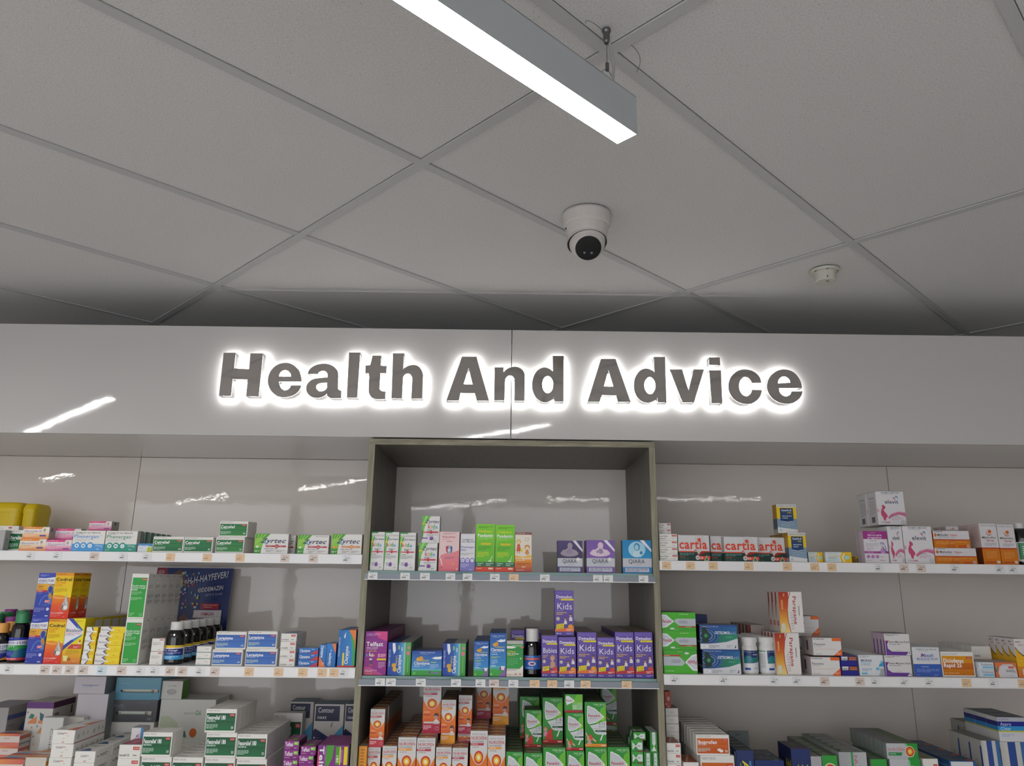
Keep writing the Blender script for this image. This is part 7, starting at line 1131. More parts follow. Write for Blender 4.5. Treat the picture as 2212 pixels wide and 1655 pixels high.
74|4195,28160,13625,588,520,1410|173|fifth back|175|74
74|4195,28700,13625,588,520,1410|173|sixth back|175|74
74|4195,29240,13625,588,520,1410|173|rearmost|175|74
75|-4329,26200,11453,461,683,1120|176|front|177|75
75|-4319,26893,11453,461,683,1120|176|second back|177|75
75|-4319,27587,11453,461,683,1120|176|third back|177|75
75|-4319,28280,11453,461,683,1120|176|fourth back|177|75
75|-4319,28973,11453,461,683,1120|176|fifth back|177|75
75|-4319,29667,11453,461,683,1120|176|rearmost|177|75
75|-4345,26200,10050,397,480,1401|176|front|178|75
75|-4345,26690,10050,397,480,1401|176|second back|178|75
75|-4345,27180,10050,397,480,1401|176|third back|178|75
75|-4345,27670,10050,397,480,1401|176|fourth back|178|75
75|-4345,28160,10050,397,480,1401|176|fifth back|178|75
75|-4345,28650,10050,397,480,1401|176|rearmost|178|75
76|-4602,26000,10050,248,700,1463|179|front|180|76
76|-4612,26710,10050,248,700,1463|179|second back|180|76
76|-4612,27420,10050,248,700,1463|179|rearmost|180|76
77|-3858,26000,10050,450,450,1472|176|front|181|75
77|-3853,26460,10050,450,450,1472|176|second back|181|75
77|-3853,26920,10050,450,450,1472|176|third back|181|75
77|-3853,27380,10050,450,450,1472|176|fourth back|181|75
77|-3853,27840,10050,450,450,1472|176|fifth back|181|75
77|-3853,28300,10050,450,450,1472|176|sixth back|181|75
77|-3853,28760,10050,450,450,1472|176|seventh back|181|75
77|-3853,29220,10050,450,450,1472|176|eighth back|181|75
77|-3853,29680,10050,450,450,1472|176|rearmost|181|75
77|-3373,26000,10050,568,520,1733|176|front|182|75
77|-3378,26530,10050,568,520,1733|176|second back|182|75
77|-3378,27060,10050,568,520,1733|176|third back|182|75
77|-3378,27590,10050,568,520,1733|176|fourth back|182|75
77|-3378,28120,10050,568,520,1733|176|fifth back|182|75
77|-3378,28650,10050,568,520,1733|176|sixth back|182|75
77|-3378,29180,10050,568,520,1733|176|seventh back|182|75
77|-3378,29710,10050,568,520,1733|176|rearmost|182|75
78|-2780,26000,10050,577,520,1719|176|front|183|75
78|-2770,26530,10050,577,520,1719|176|second back|183|75
78|-2770,27060,10050,577,520,1719|176|third back|183|75
78|-2770,27590,10050,577,520,1719|176|fourth back|183|75
78|-2714,26800,11771,587,500,1499|176||184|75
77|-2090,26600,11507,468,450,1310|176|front|185|75
77|-2100,27060,11507,468,450,1310|176|second back|185|75
77|-2100,27520,11507,468,450,1310|176|third back|185|75
77|-2100,27980,11507,468,450,1310|176|fourth back|185|75
77|-2100,28440,11507,468,450,1310|176|rearmost|185|75
78|-1556,27000,11731,446,450,1179|176|front|186|75
78|-1551,27460,11731,446,450,1179|176|second back|186|75
78|-1551,27920,11731,446,450,1179|176|third back|186|75
78|-1551,28380,11731,446,450,1179|176|rearmost|186|75
78|-1015,28400,11980,520,500,1294|176||187|75
77|-431,27900,11867,550,500,1441|176||188|75
77|-2167,26000,10050,486,450,1455|176|front|189|75
77|-2167,26460,10050,486,450,1455|176|second back|189|75
77|-2167,26920,10050,486,450,1455|176|third back|189|75
77|-2167,27380,10050,486,450,1455|176|fourth back|189|75
77|-2167,27840,10050,486,450,1455|176|fifth back|189|75
77|-2167,28300,10050,486,450,1455|176|sixth back|189|75
77|-2167,28760,10050,486,450,1455|176|seventh back|189|75
78|-1654,26000,10050,486,450,1440|176|front|190|75
78|-1664,26460,10050,486,450,1440|176|second back|190|75
78|-1664,26920,10050,486,450,1440|176|third back|190|75
78|-1664,27380,10050,486,450,1440|176|fourth back|190|75
78|-1664,27840,10050,486,450,1440|176|fifth back|190|75
78|-1100,26100,10050,549,520,1928|176|front|191|75
78|-1095,26630,10050,549,520,1928|176|second back|191|75
78|-1095,27160,10050,549,520,1928|176|third back|191|75
78|-1095,27690,10050,549,520,1928|176|fourth back|191|75
78|-1095,28220,10050,549,520,1928|176|fifth back|191|75
78|-1095,28750,10050,549,520,1928|176|sixth back|191|75
78|-1095,29280,10050,549,520,1928|176|seventh back|191|75
78|-1095,29810,10050,549,520,1928|176|rearmost|191|75
77|-535,26000,10050,547,520,1815|176|front|192|75
77|-540,26530,10050,547,520,1815|176|second back|192|75
77|-540,27060,10050,547,520,1815|176|third back|192|75
77|-540,27590,10050,547,520,1815|176|fourth back|192|75
77|-540,28120,10050,547,520,1815|176|fifth back|192|75
77|-540,28650,10050,547,520,1815|176|sixth back|192|75
77|-540,29180,10050,547,520,1815|176|seventh back|192|75
77|-540,29710,10050,547,520,1815|176|rearmost|192|75
79|44,26000,10050,522,450,1350|193|front|194|77
79|54,26470,10050,522,450,1350|193|second back|194|77
79|54,26940,10050,522,450,1350|193|third back|194|77
79|54,27410,10050,522,450,1350|193|fourth back|194|77
79|54,27880,10050,522,450,1350|193|fifth back|194|77
79|54,28350,10050,522,450,1350|193|sixth back|194|77
79|54,28820,10050,522,450,1350|193|seventh back|194|77
79|54,29290,10050,522,450,1350|193|eighth back|194|77
79|54,29760,10050,522,450,1350|193|rearmost|194|77
79|607,26000,10050,574,450,1321|193|front|195|77
79|607,26470,10050,574,450,1321|193|second back|195|77
79|607,26940,10050,574,450,1321|193|third back|195|77
79|607,27410,10050,574,450,1321|193|fourth back|195|77
79|607,27880,10050,574,450,1321|193|fifth back|195|77
79|607,28350,10050,574,450,1321|193|sixth back|195|77
79|607,28820,10050,574,450,1321|193|seventh back|195|77
79|607,29290,10050,574,450,1321|193|eighth back|195|77
79|607,29760,10050,574,450,1321|193|rearmost|195|77
79|1214,26000,10050,707,480,1487|193|front|196|77
79|1204,26500,10050,707,480,1487|193|second back|196|77
79|1204,27000,10050,707,480,1487|193|third back|196|77
79|1204,27500,10050,707,480,1487|193|fourth back|196|77
79|1204,28000,10050,707,480,1487|193|fifth back|196|77
79|1204,28500,10050,707,480,1487|193|sixth back|196|77
79|1204,29000,10050,707,480,1487|193|seventh back|196|77
80|1949,26000,10050,557,480,1396|193|front|197|77
80|1954,26500,10050,557,480,1396|193|second back|197|77
80|1954,27000,10050,557,480,1396|193|third back|197|77
80|1954,27500,10050,557,480,1396|193|fourth back|197|77
80|1954,28000,10050,557,480,1396|193|fifth back|197|77
80|1954,28500,10050,557,480,1396|193|sixth back|197|77
80|1954,29000,10050,557,480,1396|193|rearmost|197|77
81|2555,26000,10050,670,480,1500|193|front|198|77
81|2550,26500,10050,670,480,1500|193|second back|198|77
81|2550,27000,10050,670,480,1500|193|third back|198|77
81|2550,27500,10050,670,480,1500|193|fourth back|198|77
81|2550,28000,10050,670,480,1500|193|fifth back|198|77
81|2550,28500,10050,670,480,1500|193|sixth back|198|77
81|2550,29000,10050,670,480,1500|193|rearmost|198|77
80|3251,26000,10050,693,480,1517|193|front|199|77
80|3261,26500,10050,693,480,1517|193|second back|199|77
80|3261,27000,10050,693,480,1517|193|third back|199|77
80|3261,27500,10050,693,480,1517|193|fourth back|199|77
80|3261,28000,10050,693,480,1517|193|fifth back|199|77
80|3261,28500,10050,693,480,1517|193|sixth back|199|77
80|3261,29000,10050,693,480,1517|193|seventh back|199|77
79|650,26900,11373,549,450,1117|193|front|200|77
79|650,27370,11373,549,450,1117|193|second back|200|77
79|510,28100,11402,663,450,1336|193|front|201|77
79|500,28570,11402,663,450,1336|193|second back|201|77
79|500,29040,11402,663,450,1336|193|third back|201|77
79|500,29510,11402,663,450,1336|193|rearmost|201|77
79|1231,26700,11539,652,480,1371|193|front|202|77
79|1236,27200,11539,652,480,1371|193|second back|202|77
79|1236,27700,11539,652,480,1371|193|third back|202|77
79|1236,28200,11539,652,480,1371|193|fourth back|202|77
79|1236,28700,11539,652,480,1371|193|rearmost|202|77
80|1946,26100,11448,555,480,1095|193|front|203|77
80|1941,26600,11448,555,480,1095|193|second back|203|77
80|1941,27100,11448,555,480,1095|193|third back|203|77
80|1941,27600,11448,555,480,1095|193|fourth back|203|77
80|1941,28100,11448,555,480,1095|193|fifth back|203|77
80|1941,28600,11448,555,480,1095|193|rearmost|203|77
82|1921,26150,12545,570,900,546|204||205|78
81|2550,26100,11552,683,480,1320|193|front|206|77
81|2550,26600,11552,683,480,1320|193|second back|206|77
81|2550,27100,11552,683,480,1320|193|third back|206|77
81|2550,27600,11552,683,480,1320|193|fourth back|206|77
81|2550,28100,11552,683,480,1320|193|fifth back|206|77
81|2550,28600,11552,683,480,1320|193|rearmost|206|77
80|3372,28600,11777,548,500,1335|193||207|77
83|3999,26005,10050,374,1000,343|208|bottom|209|79
83|3999,26000,10395,374,1000,343|208|fourth down|209|79
83|3999,26015,10741,374,1000,343|208|third down|209|79
83|3999,26010,11086,374,1000,343|208|second down|209|79
83|3999,26005,11432,374,1000,343|208|top|209|79
83|4073,26000,11777,393,1000,229|208||210|79
84|4398,26000,10050,238,1000,1378|211||174|80
84|4654,26000,10050,197,1000,1381|211||212|80
84|4604,26000,11433,230,1000,585|211||213|80
85|5140,26000,17335,606,700,219|214|bottom|215|81
85|5140,26015,17556,606,700,219|214|third down|215|81
85|5140,26010,17778,606,700,219|214|second down|215|81
85|5140,26005,17999,606,700,219|214|top|215|81
85|5206,26415,18220,427,600,194|216|bottom|217|82
85|5206,26410,18417,427,600,194|216|top|217|82
86|5773,26000,17335,1056,300,855|218||219|83
87|6940,26320,17335,1038,300,856|218||220|83
87|7321,26000,17335,1150,300,820|218||221|83
88|8388,26320,17335,1107,300,827|218||222|83
89|9505,26000,17335,601,420,973|223|front|224|84
89|9500,26450,17335,601,420,973|223|second back|224|84
89|9500,26900,17335,601,420,973|223|third back|224|84
89|9500,27350,17335,601,420,973|223|rearmost|224|84
89|9259,26200,18310,679,400,967|223||225|84
90|10217,26200,17335,490,200,343|226|front|227|85
90|10717,26000,17335,884,300,348|228||229|86
91|12000,26600,17335,188,300,236|230||231|87
92|12062,26000,17335,808,550,1059|232||233|88
93|12912,26000,17335,496,700,1230|234||235|89
94|13433,26000,17335,988,700,1239|236||237|90
94|12796,26300,18630,972,700,1158|236|front|238|90
94|12786,27030,18630,972,700,1158|236|second back|238|90
94|13310,26800,17335,1043,700,1293|239||240|91
95|14438,26000,17335,1402,350,527|241||242|92
95|14482,26050,17864,1240,350,578|241||243|92
96|15187,26450,18260,429,400,361|244|front|245|93
96|15187,26860,18260,429,400,361|244|second back|245|93
97|16062,26000,17335,590,600,1361|246|front|139|94
97|16052,26610,17335,590,600,1361|246|second back|139|94
97|16671,26000,17335,575,600,1337|246||247|94
98|5120,26015,14494,1116,1400,589|248|bottom|249|95
98|5120,26010,15085,1116,1400,589|248|top|249|95
99|5127,26000,13770,1094,1400,722|250||251|96
100|6478,28000,13770,651,1000,1761|252||253|97
101|6402,26000,13770,1230,900,761|254|bottom|255|98
101|6354,26015,14533,1230,900,761|254|top|255|98
102|8653,28400,13770,657,400,1418|256|front|257|99
102|8658,28840,13770,657,400,1418|256|second back|257|99
102|8658,29280,13770,657,400,1418|256|third back|257|99
102|8658,29720,13770,657,400,1418|256|fourth back|257|99
102|8658,30160,13770,657,400,1418|256|rearmost|257|99
103|8803,26000,13770,794,300,1302|258|front|259|100
103|8798,26330,13770,794,300,1302|258|second back|259|100
103|8798,26660,13770,794,300,1302|258|third back|259|100
103|8798,26990,13770,794,300,1302|258|rearmost|259|100
103|9027,26000,15074,774,340,1306|258|front|260|100
103|9037,26370,15074,774,340,1306|258|second back|260|100
103|9037,26740,15074,774,340,1306|258|rearmost|260|100
104|9928,26000,13770,944,1000,558|261||262|101
104|10041,26000,14376,935,1000,550|261||263|101
104|9903,27200,14965,873,1000,591|261||264|101
104|9901,27200,13770,867,1000,1193|261||265|101
105|10907,26000,13770,538,600,301|266|bottom front|267|102
105|10917,26610,13770,538,600,301|266|bottom second back|267|102
105|10907,26000,14073,538,600,301|266|top front|267|102
105|10897,26610,14073,538,600,301|266|top second back|267|102
106|11492,26000,13770,809,450,640|268|front|269|103
106|11492,26460,13770,809,450,640|268|second back|269|103
106|11492,26920,13770,809,450,640|268|third back|269|103
106|11492,27380,13770,809,450,640|268|fourth back|269|103
106|11492,27840,13770,809,450,640|268|fifth back|269|103
106|11492,28300,13770,809,450,640|268|rearmost|269|103
107|12335,26000,13770,877,300,640|270|front|271|104
107|12325,26310,13770,877,300,640|270|second back|271|104
107|12409,26000,14412,830,220,670|270|front|272|104
107|12414,26240,14412,830,220,670|270|second back|272|104
107|12414,26480,14412,830,220,670|270|third back|272|104
107|12414,26720,14412,830,220,670|270|rearmost|272|104
108|13267,26000,13770,900,320,903|273|front|274|105
108|13262,26330,13770,900,320,903|273|second back|274|105
108|13262,26660,13770,900,320,903|273|third back|274|105
108|13262,26990,13770,900,320,903|273|fourth back|274|105
108|13262,27320,13770,900,320,903|273|fifth back|274|105
108|13262,28310,13770,900,320,903|273|rearmost|274|105
109|14199,26000,13770,1066,300,771|4|front|275|106
109|14209,26310,13770,1066,300,771|4|second back|275|106
109|14209,26620,13770,1066,300,771|4|third back|275|106
109|14209,26930,13770,1066,300,771|4|fourth back|275|106
109|14209,27240,13770,1066,300,771|4|fifth back|275|106
110|15343,26010,13770,554,1000,228|276|bottom|277|107
110|15343,26005,14000,554,1000,228|276|top|277|107
111|15931,26000,13770,705,1000,464|278||279|108
112|16668,26000,13770,358,340,1197|280|front|281|109
112|16673,26345,13770,358,340,1197|280|second back|281|109
112|16673,26690,13770,358,340,1197|280|third back|281|109
112|16673,27035,13770,358,340,1197|280|rearmost|281|109
42|15886,27100,13770,658,500,872|91|front|282|110
42|15881,27620,13770,658,500,872|91|second back|282|110
42|15881,28140,13770,658,500,872|91|third back|282|110
42|15881,28660,13770,658,500,872|91|rearmost|282|110
113|5120,26010,10190,454,1000,300|283|bottom|284|111
113|5120,26005,10492,454,1000,300|283|fourth down|284|111
113|5120,26000,10794,454,1000,300|283|third down|284|111
113|5120,26015,11097,454,1000,300|283|second down|284|111
113|5120,26010,11399,454,1000,300|283|top|284|111
114|5368,27205,11580,427,800,241|285|bottom|286|112
114|5368,27200,11823,427,800,241|285|third down|286|112
114|5368,27215,12066,427,800,241|285|second down|286|112
114|5368,27210,12309,427,800,241|285|top|286|112
115|5381,27300,12552,199,300,505|287||288|113
116|5630,26000,10190,486,1100,957|103||289|114
117|6181,26000,10190,1066,360,1166|290|front|291|115
117|6176,26400,10190,1066,360,1166|290|second back|291|115
117|6176,26800,10190,1066,360,1166|290|third back|291|115
117|6176,27200,10190,1066,360,1166|290|fourth back|291|115
117|6176,27600,10190,1066,360,1166|290|fifth back|291|115
117|6176,28000,10190,1066,360,1166|290|sixth back|291|115
117|6176,28400,10190,1066,360,1166|290|seventh back|291|115
117|6176,28800,10190,1066,360,1166|290|rearmost|291|115
117|6068,26000,11358,1052,360,603|290|front|292|115
117|6078,26420,11358,1052,360,603|290|second back|292|115
117|6078,26840,11358,1052,360,603|290|third back|292|115
117|6078,27260,11358,1052,360,603|290|fourth back|292|115
117|6078,27680,11358,1052,360,603|290|fifth back|292|115
117|6078,28100,11358,1052,360,603|290|sixth back|292|115
117|6078,28520,11358,1052,360,603|290|seventh back|292|115
117|6078,28940,11358,1052,360,603|290|rearmost|292|115
118|7319,26000,10190,539,450,1322|293|front|294|116
118|7319,26510,10190,539,450,1322|293|second back|294|116
118|7319,27020,10190,539,450,1322|293|third back|294|116
118|7319,27530,10190,539,450,1322|293|fourth back|294|116
118|7319,28040,10190,539,450,1322|293|fifth back|294|116
118|7319,28550,10190,539,450,1322|293|sixth back|294|116
118|7319,29060,10190,539,450,1322|293|seventh back|294|116
118|7319,29570,10190,539,450,1322|293|rearmost|294|116
119|8316,30400,10190,749,120,1108|295||296|117
120|7885,26000,10190,918,800,1035|297|front|298|118
120|7890,26810,10190,918,800,1035|297|second back|298|118
121|9056,26000,10190,599,1200,1387|299||300|119
122|9668,26000,10190,333,2000,1170|301||302|120
123|10023,26000,10190,480,500,1201|303|front|304|121
123|10023,26510,10190,480,500,1201|303|second back|304|121
123|10023,27020,10190,480,500,1201|303|third back|304|121
123|10023,27530,10190,480,500,1201|303|fourth back|304|121
123|10023,28040,10190,480,500,1201|303|fifth back|304|121
123|10023,28550,10190,480,500,1201|303|rearmost|304|121
124|10560,26000,10190,878,500,1302|305|front|306|122
124|10550,26510,10190,878,500,1302|305|second back|306|122
124|10550,27020,10190,878,500,1302|305|third back|306|122
124|10550,27530,10190,878,500,1302|305|fourth back|306|122
124|10550,28040,10190,878,500,1302|305|fifth back|306|122
124|10550,28550,10190,878,500,1302|305|rearmost|306|122
125|12097,26000,11309,994,300,455|307|front|292|123
125|12102,26330,11309,994,300,455|307|second back|292|123
125|12102,26660,11309,994,300,455|307|third back|292|123
125|12102,26990,11309,994,300,455|307|fourth back|292|123
125|12102,27320,11309,994,300,455|307|fifth back|292|123
125|12102,27650,11309,994,300,455|307|sixth back|292|123
125|12102,27980,11309,994,300,455|307|seventh back|292|123
125|12102,28310,11309,994,300,455|307|rearmost|292|123
125|12154,26000,10190,965,300,1117|307|front|291|123
125|12149,26330,10190,965,300,1117|307|second back|291|123
125|12149,26660,10190,965,300,1117|307|third back|291|123
125|12149,26990,10190,965,300,1117|307|fourth back|291|123
125|12149,27320,10190,965,300,1117|307|fifth back|291|123
125|12149,27650,10190,965,300,1117|307|sixth back|291|123
125|12149,27980,10190,965,300,1117|307|seventh back|291|123
125|12149,28310,10190,965,300,1117|307|rearmost|291|123
123|11552,26000,10190,510,500,1109|308|front|309|124
123|11562,26510,10190,510,500,1109|308|second back|309|124
123|11562,27020,10190,510,500,1109|308|third back|309|124
123|11562,27530,10190,510,500,1109|308|rearmost|309|124
126|13213,26000,10190,481,1300,1139|310||311|125
127|14041,26000,10190,833,800,1082|312|front|313|126
127|14031,26810,10190,833,800,1082|312|second back|313|126
127|14031,27620,10190,833,800,1082|312|third back|313|126
127|14031,28430,10190,833,800,1082|312|rearmost|313|126
128|15243,26200,10190,577,600,1647|314|front|315|127
128|15248,26820,10190,577,600,1647|314|second back|315|127
128|15248,27440,10190,577,600,1647|314|rearmost|315|127
128|15847,26200,10190,815,600,1613|316|front|317|128
128|15842,26820,10190,815,600,1613|316|second back|317|128
128|15842,27440,10190,815,600,1613|316|rearmost|317|128
129|15869,26200,11805,980,600,728|318|front|319|129
129|15879,26830,11805,980,600,728|318|second back|319|129
129|15879,27460,11805,980,600,728|318|rearmost|319|129
128|16172,28500,10190,673,500,1794|320|front|321|130
128|16172,29010,10190,673,500,1794|320|second back|321|130
45|-17155,27800,10280,762,600,380|101|hidden bottom|322|46
45|-17155,27815,10662,762,600,380|101|hidden top|322|46
114|5368,27215,10190,427,800,693|285|hidden bottom|323|112
114|5368,27210,10885,427,800,693|285|hidden top|323|112
78|-1556,27000,11492,454,450,237|176|supporting one|324|75
80|3372,28600,11569,548,500,207|193|supporting one|325|77
3|-15461,26340,17415,877,300,392|8|supporting one|326|4
3|-14377,26415,17415,771,500,358|10|hidden bottom|327|5
3|-14377,26410,17775,771,500,358|10|hidden top|327|5
16|-18022,27210,17415,745,300,180|34|hidden bottom|328|15
16|-18022,27205,17597,745,300,180|34|hidden third down|328|15
16|-18022,27200,17780,745,300,180|34|hidden second down|328|15
16|-18022,27215,17962,745,300,180|34|hidden top|328|15
96|15187,26455,17335,429,400,306|244|hidden bottom|329|93
96|15187,26450,17643,429,400,306|244|hidden middle|329|93
96|15187,26465,17952,429,400,306|244|hidden top|329|93
"""
